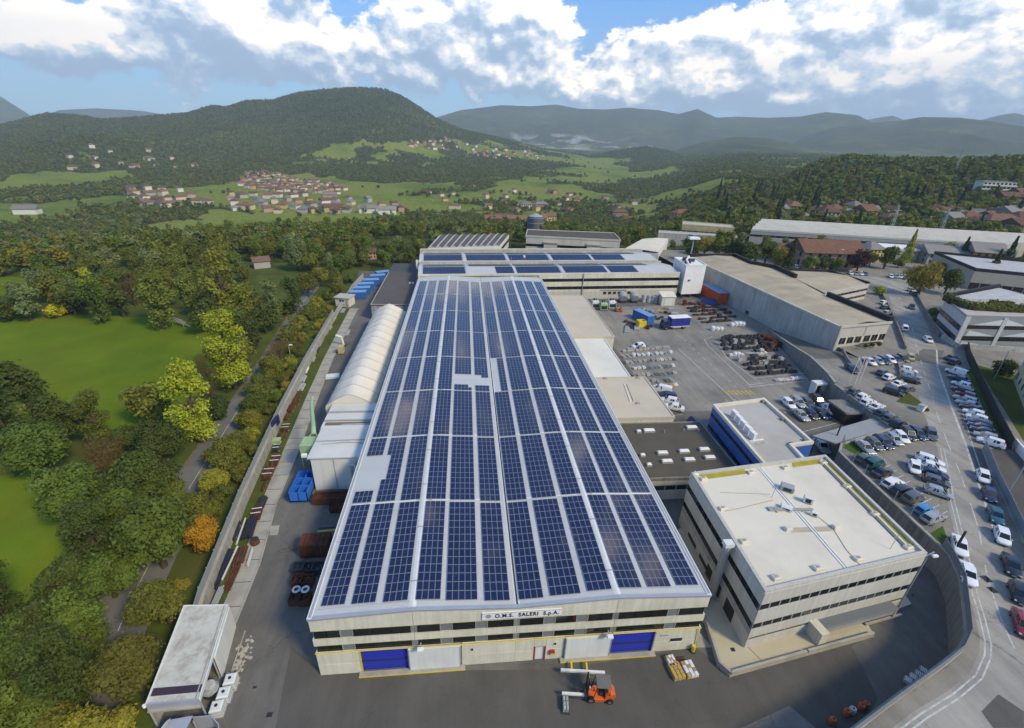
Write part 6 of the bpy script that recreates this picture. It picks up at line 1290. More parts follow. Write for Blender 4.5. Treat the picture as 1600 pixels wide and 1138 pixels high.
# ------------------------------------------------------------------ goods in the yard and along the storage strip
rg = random.Random(21)
WHITEG = mat('white wrapped goods', (.60,.61,.62), .5, .12, 2., .35, objvar=.1); YEL = mat('ochre wrapped goods', (.45,.29,.06), .6, .15, 2.)
def goods_mesh(kind, m, k):
    b = MB(); r = random.Random(k)
    if kind == 'bin':                        # open steel bin with lumps in it
        h = r.uniform(.55,.9); b.wall([(-.5,-.42),(.5,-.42),(.5,.42),(-.5,.42),(-.5,-.42)], .12, h, .06, m); b.box(-.45,.45,-.38,.38,.12,.25,m)
        for q in range(9): x, y, s_ = r.uniform(-.34,.34), r.uniform(-.28,.28), r.uniform(.08,.16); b.at(x,y,h-.2,r.random()*3).bbox(-s_,s_,-s_*.7,s_*.7,0,s_*1.4,m,.04)
        b.M = None
        for y in (-.36,.28): b.box(-.48,.48,y,y+.1,0,.12,m)
    elif kind == 'coils':                    # rings lying in a stack
        for q in range(r.choice((2,3,3))):
            z = .14+q*.28; b.ring([(.36*cos(2*pi*j/10)+r.uniform(-.02,.02),.36*sin(2*pi*j/10),z) for j in range(11)], .13, m, 6, False)
        b.box(-.5,.5,-.45,.45,0,.06,m)
    elif kind == 'bars':                     # a bundle of bars on a low frame
        for q in range(9): y = -.4+q*.1; z = .16+.09*(q % 3); l = r.uniform(.75,.98); b.box(-l,l,y,y+.07,z,z+.07,m)
        for x in (-.6,.5): b.box(x,x+.1,-.45,.5,0,.16,m)
    elif kind == 'pallet':                   # wrapped castings on a pallet
        for y in (-.42,-.06,.3): b.box(-.5,.5,y,y+.12,0,.1,WOODM)
        b.box(-.52,.52,-.45,.45,.1,.14,WOODM)
        for i in range(2):
            for j in range(2): s_ = r.uniform(.18,.23); h = r.uniform(.28,.55); b.at(-.26+.52*i,-.22+.44*j,.14,r.uniform(-.15,.15)).bbox(-s_,s_,-s_*.85,s_*.85,0,h,m,.07)
        b.M = None
    else:                                    # bulk bag
        b.ring([(0,0,.0),(0,0,.12),(0,0,.6),(0,0,.85),(0,0,.95)], [.42,.52,.54,.42,.12], m, 10)
        for sx in (-1,1): b.ring([(sx*.34,-.2,.85),(sx*.3,0,1.12),(sx*.34,.2,.85)], .03, m, 4)
    return b.mesh(kind)
_g = {}
NAMES = {'bin':'castings_bin','coils':'ring_stack','bars':'bar_bundle','pallet':'casting_pallet','bag':'bulk_bag'}
def goods(kind, m, x, y, rz_, label, cat, group, sc=1., z=0):
    k = rg.randrange(4); key = (kind, m.name, k)
    if key not in _g: _g[key] = goods_mesh(kind, m, k)
    o = obj(NAMES[kind], _g[key], None, (x,y,z), (0,0,rz_), label=label, cat=cat, group=group); o.scale = (sc,sc,sc*rg.uniform(.9,1.15)); return o
LAB = {'bin':('steel bin of castings','bin'),'coils':('stack of forged rings','ring stack'),'bars':('bundle of bars','bar bundle'),'pallet':('pallet of castings','pallet'),'bag':('bulk bag','bulk bag')}
def goods_row(where, group, p, q, n, kinds, mats_, double=.0, rot=0., sc=1.):
    ang = atan2(q[1]-p[1], q[0]-p[0])
    for i in range(n):
        if rg.random() < .04: continue
        x, y = lerp(p, q, (i+.5)/n); kd = rg.choice(kinds); mm, mn = rg.choice(mats_); lb, ct = LAB[kd]
        goods(kd, mm, x+rg.uniform(-.08,.08), y+rg.uniform(-.12,.12), ang+rot+rg.uniform(-.08,.08), f'{mn} {lb}, {ORD[i]} along {where}', ct, group, sc)
        if rg.random() < double and kd in ('bin','coils','pallet'): goods(kd, mm, x+rg.uniform(-.06,.06), y+rg.uniform(-.06,.06), ang+rot+rg.uniform(-.1,.1), f'{mn} {lb} on top, {ORD[i]} along {where}', ct, group, sc*.97, z=.86)
DK = [(DARKSTEEL,'dark')]; PL = [(PALESTEEL,'pale')]; WH = [(WHITEG,'white')]; RU = [(RUST,'rusty')]
GR = 'goods stacked in the right yard'
for w_, p, q, n, kd, mt, db in (
    ('the farthest dark row',(82,80.6),(93.8,82.0),11,('bin','coils','coils'),DK,.8), ('the second dark row',(80.6,77.6),(92.6,79.0),11,('coils','bin'),DK+DK+PL,.7), ('the third dark row',(80.0,74.8),(92.6,76.2),11,('coils','bin'),DK,.4),
    ('the white row',(79.4,71.3),(90,72.4),10,('pallet','pallet','bag'),WH+WH+PL,.2), ('the row behind white',(86,73.4),(94,74.3),7,('bin','coils'),DK+RU,.2),
    ('the dark row before white',(80,68.4),(92.4,69.8),11,('bin','pallet'),DK+PL+DK,.2), ('the second row before white',(80,66.0),(92.0,67.4),11,('bin','coils'),DK+DK+PL,.3), ('the third row before white',(80,63.4),(91.4,64.8),10,('coils','bin'),DK,.3),
    ('the fourth row before white',(80,60.8),(91.4,62.2),10,('bin','coils'),DK,.2), ('the pale row by the hatching',(83.4,57.8),(91.0,58.8),8,('pallet','bars'),WH+PL,.1)):
    goods_row(w_, GR, p, q, n, kd, mt, db)
GL = 'goods stacked in the left yard'
for w_, p, q, n, kd, mt, db in (
    ('the farthest pale row',(53,74.4),(66.3,76.6),12,('bin','pallet'),PL,.1), ('the second pale row',(52,71.2),(65.6,73.2),11,('pallet','bag','bars'),WH,.1), ('the third pale row',(51.6,67.8),(65,69.6),12,('bars','pallet'),PL+WH,.0),
    ('the fourth pale row',(51.4,64.4),(63.2,65.8),11,('bars','pallet'),PL+WH,.0), ('the fifth pale row',(51.2,61.0),(61.8,62.2),10,('bars','pallet'),PL,.0), ('the sixth pale row',(51.2,58.0),(60.0,58.8),8,('bars','pallet'),WH+PL,.0), ('the yellow row',(52.8,55.6),(60.0,56.4),6,('pallet',),[(YEL,'ochre'),(WHITEG,'white')],.1)):
    goods_row(w_, GL, p, q, n, kd, mt, db, rot=pi/2 if 'bars' in kd else 0, sc=.95)
GT = 'goods beside the white tower'
for w_, p, q, n in (('the row by the blue skip',(84.4,110.4),(91,111.2),6),('the second row by the skip',(84.2,106.8),(96,108.4),9),('the third row by the skip',(84,103.6),(97,105.6),10),('the fourth row by the skip',(83.6,100.4),(97,102.6),10),('the fifth row by the skip',(83.4,97.2),(96.8,99.4),10),('the sixth row by the skip',(83.4,94.4),(93,95.8),8)):
    goods_row(w_, GT, p, q, n, ('bars','bin','coils'), DK+DK+RU, .25)
for i, (px, py) in enumerate(((1113,516.5),(1120,516.5),(1126,516.5),(1143,510),(1149,509.5),(1155,509),(1160,509.5))): p = G(px,py); goods('bag', WHITEG, p.x, p.y, 0, f'white bulk bag, {ORD[i]} from the left in front of the tower goods', 'bulk bag', 'white bulk bags', 1.3)
GM = 'goods round the blue yard container'
for i, (px, py) in enumerate(((978,504),(984,506),(990,508),(980,510),(987,513),(1022,497),(1028,500),(1034,497),(1018,503),(1040,490),(1046,492),(1012,514),(1017,511))): p = G(px,py); goods(rg.choice(('bin','coils','pallet')), DARKSTEEL, p.x, p.y, rg.random(), f'dark load, {ORD[i]} counted round the blue yard container', 'load', GM, 1.1)
t = thing('yellow_crate', 'yellow steel crate beside the blue yard container', 'crate', (*G(1001,511)[:2],0), .1); MB().wall([(-1.1,-.9),(1.1,-.9),(1.1,.9),(-1.1,.9),(-1.1,-.9)], .1, 2.0, .1, YELLOW).box(-1.0,1.0,-.8,.8,.1,1.5,YELLOW).build('side', t)
for k in range(4): MB().box(-1.0+k*.6,-.9+k*.6,-.98,-.95,.2,1.9,YELLOW).build('rib', t)
for i, (px, py, a_) in enumerate(((980,516,-.9),(995,514,-.9))): p = G(px,py); t = thing('steel_plate_stack', ('long pale plates lying in the goods yard, left stack','short pale plates lying in the goods yard, right stack')[i], 'plate stack', (p.x,p.y,0), radians(70)); [MB().box(-2.6+i,2.6-i,-.7,.7,k*.14,k*.14+.1,PALESTEEL).build('plate', t) for k in range(3)]
# along the rear hall front: machines, drums, tanks
for i, (px, py, m) in enumerate(((929,481,WHITEG),(942,484,mat('pale green paint', (.30,.43,.23), .5)),(955,481,WHITEG))):
    p = G(px,py); t = thing('yard_machine', ('cream processing unit by the annex corner','pale green processing unit by the rear hall','cream processing unit beside the green one')[i], 'machine', (p.x,p.y,0)); MB().bbox(-1.1,1.1,-1.2,1.2,.2,2.4,m,.2).build('housing', t); MB().cyl(-.4,.2,2.4,3.0,.3,DARKSTEEL,8).cyl(.4,.4,2.4,2.9,.25,DARKSTEEL,8).build('outlet', t); MB().box(-.9,.9,-1.25,-1.2,.5,1.6,DARKFR).build('panel', t); MB().box(-1.2,1.2,-1.3,1.3,0,.2,DARKSTEEL).build('skid', t)
for i, (px, py) in enumerate(((973,474),(991,474))):
    p = G(px,py); t = thing('grey_tank', ('grey round tank by the rear hall, left of two','grey round tank by the rear hall, right of two')[i], 'tank', (p.x,p.y,0)); MB().ring([(0,-.2,1.5),(0,1.8,2.4)], 1.35, GREYMET, 16).build('drum', t); MB().ring([(0,-.24,1.48),(0,-.3,1.45)], 1.1, ZINC, 16).build('face_plate', t); MB().box(-1,1,0,1.8,0,.9,DARKSTEEL).build('cradle', t)
for i, (px, py) in enumerate(((1005,472),(1013,472.5),(1019,473),(1024,473.5))):
    p = G(px,py); t = thing('steel_keg', f'pale ribbed drum by the site cabin, {ORD[i]} from the left', 'drum', (p.x,p.y,0), 0, 'drums by the site cabin'); MB().cyl(0,0,0,2.5,.75,PALESTEEL,12).build('shell', t)
    for z in (.3,1.2,2.2): MB().ring([(.78*cos(2*pi*k/12),.78*sin(2*pi*k/12),z) for k in range(13)], .06, ZINC, 4).build('hoop', t)
for i in range(10): p = G(1000+i*6.0,486+rg.uniform(-4,5)); goods(rg.choice(('pallet','bars')), rg.choice((WOODM, PALESTEEL)), p.x, p.y, rg.random(), f'timber and scrap load, {ORD[i]} from the left before the cabin', 'load', 'loads before the cabin', 1.2)
for i, (px, py, kd, m) in enumerate(((1172,492,'bin',DARKSTEEL),(1180,496,'bin',DARKSTEEL),(1187,493,'bin',DARKSTEEL),(1196,500,'bars',RUST),(1210,512,'bars',RUST),(1216,514,'bin',RUST),(1226,517,'bin',DARKSTEEL),(1232,519,'bin',mat('bright blue paint', (.03,.15,.55), .5, .08)),(1150,478,'bars',DARKSTEEL),(1158,482,'bars',DARKSTEEL))): p = G(px,py); goods(kd, m, p.x-.6, p.y, radians(97), f'load at the foot of the warehouse wall, {ORD[i]} from the ramp end', 'load', 'loads along the warehouse wall', 1.5)
for i, (px, py) in enumerate(((1205,531),(1212,533),(1219,536),(1209,540),(1217,543),(1226,541))): p = G(px,py); goods('bin', RUST, p.x-2.2, p.y, .2, f'rusty bin in the heap under the ramp wall, {ORD[i]} from the left', 'bin', 'rusty bins under the ramp wall', 1.6)
# by the near left corner of the hall
def crate_stack(px, py, sx, sy, h, m, label, n=1, name='steel_crate', cat='crate', rz_=0.):
    p = G(px, py); t = thing(name, label, cat, (p.x,p.y,0), rz_)
    MB().box(-sx/2,sx/2,-sy/2,sy/2,.12,h*.55,m).wall([(-sx/2,-sy/2),(sx/2,-sy/2),(sx/2,sy/2),(-sx/2,sy/2),(-sx/2,-sy/2)], .12, h, .06, m).build('body', t)
    k = max(3, int(sx/.5))
    for i in range(k): x = -sx/2+sx*(i+.5)/k; MB().box(x-.04,x+.04,-sy/2-.06,-sy/2-.03,.12,h,m).build('rib', t)
    for x in (-sx*.35,sx*.3): MB().box(x,x+.12,-sy/2,sy/2,0,.12,m).build('skid', t)
    b = MB(); r = random.Random(int(px))
    for i in range(14): s_ = r.uniform(.08,.2); b.at(r.uniform(-sx*.4,sx*.4),r.uniform(-sy*.38,sy*.38),h*.55,r.random()*3).bbox(-s_,s_,-s_*.7,s_*.7,0,s_*1.3,m,.04)
    b.M = None; b.build('castings', t, kind='stuff'); return t
crate_stack(518,783,4.6,1.6,1.1,RUST,'long dark rusty rack under the white annex wall'); crate_stack(530,797,2.2,1.3,1.1,RUST,'small rusty crate beside the hall eaves below the long rack')
t = crate_stack(496,862,3.4,2.0,2.1,RUST,'large rusty steel box standing by the hall side')
for i in range(6): MB().box(-1.7+i*.57,-1.18+i*.57,-.98,.98,2.1,2.16,RUST).build('lid_plate', t)
for i, (px, py, lab) in enumerate(((468,893,'open bin of castings by the hall corner, back left'),(484,894,'open bin of castings by the hall corner, back middle'),(498,893,'open bin of castings by the hall corner, back right'),(466,912,'rusty bin by the hall corner, middle row left'),(482,913,'rusty bin by the hall corner, middle row right'),(463,940,'rusty bin under the two white rings, left'),(478,941,'rusty bin under the two white rings, right'))): crate_stack(px, py, 1.15, 1.2, 1.0, RUST if i > 2 else DARKSTEEL, lab)
for i, (px, py) in enumerate(((463,921),(477,921))): p = G(px,py,1.25); t = thing('white_ring', ('white ring lying on the rusty bins, left one','white ring lying on the rusty bins, right one')[i], 'ring', (p.x,p.y,1.15)); MB().ring([(.36*cos(2*pi*k/16),.36*sin(2*pi*k/16),.1) for k in range(17)], .12, WHITEG, 8, False).build('ring', t); MB().cyl(0,0,0,.06,.42,DARKSTEEL,14).build('base', t)
tag(MB().at(*G(521,742)[:2],0,.1).bbox(-.9,.9,-.7,.7,0,.18,WOODM,.03).build('timber_board'), 'pale board lying beside the rusty rack', 'board')
tag(MB().at(*G(512,830)[:2],0,.05).box(-1.3,1.3,-.1,.1,0,.1,YELLOW).box(-1.2,1.2,.5,.62,0,.1,DARKSTEEL).build('steel_beam'), 'yellow beam lying by the large rusty box', 'beam')
# bar and pipe bundles on the storage strip
def strip_dir(y): 
    i = max(0, min(len(STRIP_L)-2, sum(1 for p in STRIP_L if p[1] < y)-1)); a, b_ = STRIP_L[i], STRIP_L[i+1]; return atan2(b_[1]-a[1], b_[0]-a[0])
def bundle(px, py, L_, n, r_, m, label, name='bar_bundle', cat='bar bundle', straps=None, drot=0.):
    p = G(px, py); t = thing(name, label, cat, (p.x,p.y,0), strip_dir(p.y)+drot); k = 0; rr = random.Random(int(px*7+py))
    for x in (-L_*.32, L_*.32): MB().box(x-.07,x+.07,-n*r_*.62,n*r_*.62,0,.12,WOODM).build('bearer', t)
    lay = max(2, n//2+1); me = MB().ring([(-L_/2,0,0),(L_/2,0,0)], r_, m, 8).mesh('bar'); z = .12+r_
    while k < n:
        for j in range(lay):
            if k >= n: break
            obj('bar', me, t, (rr.uniform(-.25,.25), (j-(lay-1)/2)*r_*2.05, z)); k += 1
        z += r_*1.8; lay -= 1
    if straps:
        for x in (-L_*.2, L_*.2): MB().box(x-.06,x+.06,-n*r_*.6,n*r_*.6,z-.02,z+.04,straps).build('strap', t)
DKP = mat('dark pipe', (.022,.022,.035), .5, .1, 1., .4); PIPEW = mat('pale pipe', (.50,.50,.47), .5, .08)
for px, py, L_, n, r_, m, lab, st in (
    (346,893,5.2,6,.16,DKP,'bundle of dark blue pipes by the lane wall nearest the shed',None),(357,884,5.0,1,.14,PIPEW,'single pale pipe beside the dark blue pipes',None),(363,905,3.4,6,.11,RUST,'rusty bars beside the pale pipe',None),(340,936,2.6,7,.09,GREYMET,'grey bars just behind the shed',None),
    (376,872,2.6,8,.12,RUST,'rusty bars beside the rusty drum, near side',None),(391,873,2.6,3,.09,PIPEW,'two or three pale rods beside the rusty bars',None),(391,828,3.6,9,.13,DKP,'thick dark pipe bundle behind the rusty drum',None),(369,832,3.2,5,.11,DARKSTEEL,'dark bars lying on the grass by the wall',None),(376,831,4.6,1,.12,PIPEW,'long pale pipe on the grass beside dark pipes',None),
    (402,804,2.2,8,.13,RUST,'rusty bundle with two white straps',WHITEG),(409,788,2.0,8,.12,DARKSTEEL,'dark rusty bundle beyond the strapped one',None),(413,763,1.8,3,.10,RUST,'few rusty bars on timber bearers',None),(397,742,3.0,5,.12,DARKSTEEL,'dark bars against the wall by the rusty plates',None),
    (420,742,2.8,9,.13,RUST,'wide rusty bundle in a pale frame',WHITEG),(431,721,2.8,9,.12,RUST,'second wide rusty bundle in a pale frame',WHITEG),(433,702,2.0,7,.12,DARKSTEEL,'short dark bundle in a pale frame',WHITEG),(440,684,2.2,8,.12,RUST,'untidy rusty bundle by the navy banner',None),(447,670,2.2,9,.12,RUST,'rusty bundle with two pale straps further along',WHITEG),
    (449,653,1.8,7,.11,RUST,'short rusty bundle opposite the green duct',None),(455,640,2.2,9,.12,RUST,'low rusty bundle opposite the duct end',None),(462,629,2.4,9,.12,RUST,'rusty bundle beyond the duct end',None),(466,622,2.0,7,.10,RUST,'last rusty bundle before the silver ones',None),
    (471,607,2.8,9,.12,PALESTEEL,'first silver bar bundle on the strip',None),(474,594,2.6,9,.10,PALESTEEL,'second silver bar bundle on the strip',None),(478,580,2.6,9,.10,OFFWHITE,'third silver bar bundle on the strip',None),(489,563,2.6,8,.10,GREYMET,'bluish bar bundle on the strip by the mast',None),(496,548,2.4,8,.11,DARKSTEEL,'dark bundle on the strip opposite the tent',None),(506,527,2.6,9,.10,RUST,'brown bundle on the strip near the tent end',None),(515,514,2.6,9,.11,GREYMET,'grey bundle near the far end of the strip',None),(521,500,3.0,9,.11,PALESTEEL,'silver bundle near the far end of the strip',None),(536,487,3.0,9,.11,GREYMET,'last grey bundle before the cabin',None)):
    bundle(px, py, L_, n, r_, m, lab, straps=st)
p = G(399,849); t = thing('rusty_drum', 'round rusty drum on the storage strip', 'drum', (p.x,p.y,0)); MB().cyl(0,0,0,.7,.55,RUST,14,.5).build('shell', t); MB().cyl(0,0,.62,.72,.42,DARKFR,14).build('opening', t)
p = G(433,692); t = thing('pale_box', 'small pale green box on the strip among rusty bundles', 'box', (p.x,p.y,0)); MB().bbox(-.6,.6,-.5,.5,.1,.8,mat('pale green paint', (.30,.43,.23), .5),.05).build('body', t); MB().box(-.65,.65,-.55,.55,0,.1,WOODM).build('pallet', t)
for i, y in enumerate(np.arange(8, 106, 3.2)):                        # joints of the concrete strip and timber bearers
    a = (float(np.interp(y,[q[1] for q in STRIP_L],[q[0] for q in STRIP_L]))+.15, y); b_ = (float(np.interp(y,[q[1] for q in STRIP_R],[q[0] for q in STRIP_R]))-.12, y)
    tag(MB().wall([a,b_], .0, .035, .07, BITUMEN).build('paving_joint'), kind='structure')
# near hall front: pallets of goods, yellow post, warning sign
for i, (px, py, m, lab) in enumerate(((1048,1036,WHITEG,'small pallet of white goods by the hall corner'),(1056,1051,YEL,'pallet of ochre goods in front of the hall corner'),(1076,1048,WHITEG,'pallet of white boxes beside the ochre goods'))):
    p = G(px,py); t = thing('goods_pallet', lab, 'pallet', (p.x,p.y,0), .12); s_ = .45 if i == 0 else .62
    for q in range(5): MB().box(-s_,s_,-s_*1.3+q*s_*.6,-s_*1.3+q*s_*.6+.12,.1,.14,WOODM).build('deck_board', t)
    for x in (-s_,0,s_-.1): MB().box(x,x+.1,-s_*1.3,s_*1.3,0,.1,WOODM).build('runner', t)
    for a in range(3):
        for c in range(4): MB().bbox(-s_+.02+a*s_*.66,-s_+a*s_*.66+s_*.62,-s_*1.25+c*s_*.62,-s_*1.25+c*s_*.62+s_*.58,.14,.5,m if (a+c) % 3 else WOODM,.03).build('carton', t)
p = G(1082,1018); t = thing('yellow_bollard', 'yellow bollard at the right corner of the hall', 'bollard', (p.x,p.y,0)); MB().cyl(0,0,0,.9,.2,YELLOW,10).build('post', t); MB().cyl(0,0,0,.12,.3,DARKFR,10).build('base', t)
MB().box(34.4,36.2,-2.6,-.8,.0,.03,mat('brown mat', (.06,.035,.03), .9)).build('dark_mat', None, kind='structure')
for i, (px, py, m) in enumerate(((1300,1132,'o'),(1322,1119,'o'),(1331,1116,'w'),(1345,1110,'o'),(1352,1107,'o'))):
    p = G(px,py); MBm = mat('orange plastic', (.50,.12,.03), .5) if m == 'o' else WHITEG
    t = thing('plastic_barrel', f'{"orange" if m == "o" else "white"} barrel against the curved wall, {ORD[i]} from the bottom', 'barrel', (p.x,p.y+.1,0), 0, 'barrels by the wall'); MB().ring([(0,0,0),(0,0,.2),(0,0,.55),(0,0,.75)], [.24,.3,.3,.24], MBm, 12).build('shell', t); MB().cyl(0,0,.75,.79,.1,DARKFR,8).build('cap', t)
for i, (px, py) in enumerate(((1424,1070),(1432,1065),(1440,1060),(1447,1054))): p = G(px,py); t = thing('wall_crate', f'pale slatted crate by the curved wall, {ORD[i]} from the left', 'crate', (p.x-.2,p.y+.3,0), .7, 'crates by the wall'); t.scale = (.7,.7,.6); MB().box(-.45,.45,-.4,.4,0,.6,PALESTEEL).build('body', t); [MB().box(-.47,.47,-.42+q*.2,-.34+q*.2,.6,.65,OFFWHITE).build('slat', t) for q in range(4)]
# flags at the ramp foot, posts, lamps, aerials
for i, (px, py) in enumerate(((1327,598),(1336,600),(1343,597))):
    p = G(px,py,HU); t = thing('flagpole', ('flagpole with a white flag by the ramp foot','flagpole with a red and white flag by the ramp foot','bare flagpole by the ramp foot')[i], 'flagpole', (p.x,p.y,HU)); MB().cyl(0,0,0,6,.05,WHITE,6).build('pole', t)
    if i < 2:
        b = MB()
        for k in range(5): b.add([(.05+k*.2,.08*sin(k*1.4),5.9-k*.25),(.25+k*.2,.08*sin(k*1.4+1.4),5.65-k*.25),(.25+k*.2,.08*sin(k*1.4+1.4),4.4-k*.2),(.05+k*.2,.08*sin(k*1.4),4.6-k*.2)], [(0,1,2,3),(3,2,1,0)], WHITE if i == 0 or k > 1 else mat('red cloth', (.5,.02,.02), .8))
        b.build('flag', t)
def lamp(px, py, z, h, label, dx=1.2, dark=False):
    p = G(px,py,z); t = thing('street_lamp', label, 'street lamp', (p.x,p.y,z)); MB().ring([(0,0,0),(0,0,h*.6),(0,0,h),(dx*.5,0,h+.25),(dx,0,h+.2)], [.1,.08,.06,.05,.05], GREYMET, 6).build('pole', t); MB().at(dx,0,h+.2).bbox(-.35,.35,-.16,.16,-.06,.1,WHITE,.03).build('lamp_head', t)
lamp(1571,776,HU,7.5,'tall street lamp beside the ramp wall'); lamp(1553,592,HU,6.5,'slim lamp in the neighbouring garden'); lamp(1432,452,HU,7,'street lamp at the bend by the willow'); lamp(1302,422,HU,8,'pale lamp post near the pink house'); lamp(455,563,0,3.6,'small lamp on the lane wall',.5); lamp(1230,410,HU,9,'lamp post behind the warehouse')
p = G(1472,893); t = thing('black_mast', 'dark leaning mast with a wrapped head by the curved wall', 'mast', (p.x,p.y,0)); MB().ring([(0,0,0),(.15,.1,3.4)], .06, GREYMET, 6).build('pole', t); MB().ring([(.15,.1,3.4),(.45,.35,6.4)], [.16,.12], DARKFR, 8).build('wrapped_head', t)
p = G(1298,705); t = thing('black_mast', 'dark mast at the edge of the grey canopy', 'mast', (p.x,p.y,0)); MB().ring([(0,0,0),(.05,.05,3.2)], .05, GREYMET, 6).build('pole', t); MB().ring([(.05,.05,3.2),(.15,.15,5.4)], [.12,.1], DARKFR, 8).build('wrapped_head', t)
p = G(1438,642,HU); t = thing('litter_bins', 'pale recycling bin at the tip of the upper car park', 'bin', (p.x,p.y,HU), .4); MB().bbox(-.7,.7,-.5,.5,.1,1.2,OFFWHITE,.08).build('body', t); MB().bbox(-.74,.74,-.54,.54,1.2,1.32,GREYMET,.04).build('lid', t)
for i, (px, py) in enumerate(((537,540),(534,552))): p = G(px,py); t = thing('yard_mast', ('pale duct stub standing in the side yard by the tent','ochre machine standing in the side yard by the tent')[i], 'machine', (p.x,p.y,0)); (MB().ring([(0,0,0),(-.3,0,2.2),(-1.6,.2,2.6)], .3, OFFWHITE, 8) if i == 0 else MB().bbox(-.6,.6,-.8,.8,.2,2.0,mat('ochre wall', (.42,.35,.17), .8),.1)).build('body', t); MB().box(-.6,.6,-.6,.6,0,.2,DARKSTEEL).build('base', t)
t = thing('sheet_stack', 'pale corrugated sheets leaning by the tent wall', 'sheet stack', (*G(520,590)[:2],0), .2); [MB().box(-1.4,1.4,-.9+k*.1,.9+k*.1,.1+k*.12,.16+k*.12,OFFWHITE).build('sheet', t) for k in range(3)]

# ------------------------------------------------------------------ trees
def leafmat(name, col, var=.35, ov=.22, hue=.02): return mat(name, col, .7, var, .35, .25, objvar=ov, hue=hue, trans=.3, fine=.25)
LEAF = dict(dark=leafmat('dark green leaves', (0.080,0.106,0.019)), green=leafmat('mid green leaves', (0.131,0.173,0.025)), bright=leafmat('bright yellow green leaves', (0.304,0.361,0.026), .3, .1), olive=leafmat('olive leaves', (0.165,0.175,0.024)),
  autumn=leafmat('autumn brown green leaves', (0.150,0.154,0.024)), orange=leafmat('orange autumn leaves', (0.438,0.181,0.015), .3, .1), brown=leafmat('thin brown twigs and leaves', (0.159,0.122,0.035)), grey=leafmat('grey green leaves', (0.168,0.197,0.067)),
  ochre=leafmat('ochre green leaves', (0.263,0.234,0.027)), purple=leafmat('dark purple leaves', (0.052,0.022,0.026)), pine=leafmat('conifer needles', (0.030,0.054,0.016)), yellow=leafmat('yellow leaves', (0.505,0.408,0.021), .25, .1))
BARK = mat('bark', (.075,.06,.045), .95, .3, 2., .1)
def crown_geo(seed, shape, n, ls, R=1., zc=0., twig=False):
    """leaf quads through a lobed crown; unit crown radius R"""
    r = np.random.RandomState(seed); az = dict(round=1.12, tall=1.75, bush=.95, cone=1.9, wide=.95, willow=1.2)[shape]; nl = dict(round=15, tall=22, bush=12, cone=24, wide=16, willow=18)[shape]
    C_, Rr = [], []
    for k in range(nl):
        if shape == 'cone': t = r.rand(); a = r.rand()*2*pi; q = (1-t)*.62; C_.append((q*cos(a), q*sin(a), (t*2-1)*az)); Rr.append(.16+.30*(1-t))
        elif shape == 'tall': t = r.rand()*2-1; a = r.rand()*2*pi; q = .55*math.sqrt(max(0,1-.8*t*t))*r.rand()**.4; C_.append((q*cos(a), q*sin(a), t*az*.82)); Rr.append(r.uniform(.28,.46))
        else:
            v = r.randn(3); v /= np.linalg.norm(v); v[2] = v[2]*.8+.1; q = .62*r.rand()**.35; C_.append((v[0]*q, v[1]*q, v[2]*q*az)); Rr.append(r.uniform(.26,.46))
    C_ = np.array(C_); Rr = np.array(Rr); w_ = Rr**2; idx = r.choice(nl, n, p=w_/w_.sum())
    d = r.randn(n,3); d /= np.linalg.norm(d,axis=1)[:,None]; d[:,2] = np.where((d[:,2] < -.3) & (r.rand(n) < .55), -d[:,2], d[:,2])
    rad = Rr[idx]*(r.rand(n)**.22)*(1+.10*r.randn(n))*np.where(r.rand(n) < .07, 1.28, 1.); pos = C_[idx]+d*rad[:,None]*[1,1,.9]
    if shape == 'cone':
        t = r.rand(n)**1.35; a = r.rand(n)*2*pi; q = (.70*(1-t)+.03)*(.55+.45*np.sqrt(r.rand(n)))*(1+.16*np.sin(t*34)+.1*np.sin(a*5+t*9)); d = np.stack([np.cos(a),np.sin(a),.35+0*a],1); pos = np.stack([q*np.cos(a),q*np.sin(a),(t*2-1)*az-.12*q],1)
    nrm = d*.8+r.randn(n,3)*.42+[0,0,.25]
    if shape == 'willow': nrm[:,2] *= .4
    nrm /= np.linalg.norm(nrm,axis=1)[:,None]; u = np.cross(nrm, r.randn(n,3)); u /= np.linalg.norm(u,axis=1)[:,None]; v = np.cross(nrm,u); s_ = ls*r.uniform(.45,1.6,n)[:,None]
    asp = .55 if not twig else .12
    if shape == 'willow': v = v*.4+np.array([0,0,-1.])*.8; v /= np.linalg.norm(v,axis=1)[:,None]
    A = pos-v*s_; B = pos+u*s_*asp; D = pos+v*s_; E = pos-u*s_*asp
    V = np.stack([A,B,D,E],1).reshape(-1,3)*R; V[:,2] += zc
    return V, np.arange(4*n).reshape(-1,4)
def crown_mesh(seed, shape, n, ls, m, zc, twig=False):
    V, F = crown_geo(seed, shape, n, ls, 1., zc, twig); me = bpy.data.meshes.new('crown'); me.from_pydata(V.tolist(), [], F.tolist()); me.materials.append(m); me.update(); return me
def trunk_mesh(seed, zc, h):
    r = random.Random(seed); b = MB(); b.ring([(0,0,0),(r.uniform(-.03,.03),r.uniform(-.03,.03),zc*.5),(r.uniform(-.06,.06),r.uniform(-.06,.06),zc+.15),(r.uniform(-.1,.1),0,zc+h*.5)], [.085,.06,.045,.015], BARK, 7)
    for k in range(6):
        a = 2*pi*k/6+r.uniform(-.4,.4); z = zc*r.uniform(.6,1.05); q = r.uniform(.4,.65); b.ring([(0,0,z),(q*.5*cos(a),q*.5*sin(a),z+.22),(q*cos(a),q*sin(a),z+r.uniform(.35,.6))], [.04,.025,.01], BARK, 5)
    return b.mesh('trunk')
_tree = {}
SHAPE_Z = dict(round=(1.02,.95), tall=(1.72,1.6), bush=(.62,.8), cone=(1.95,1.9), wide=(.9,.8), willow=(1.05,1.1))
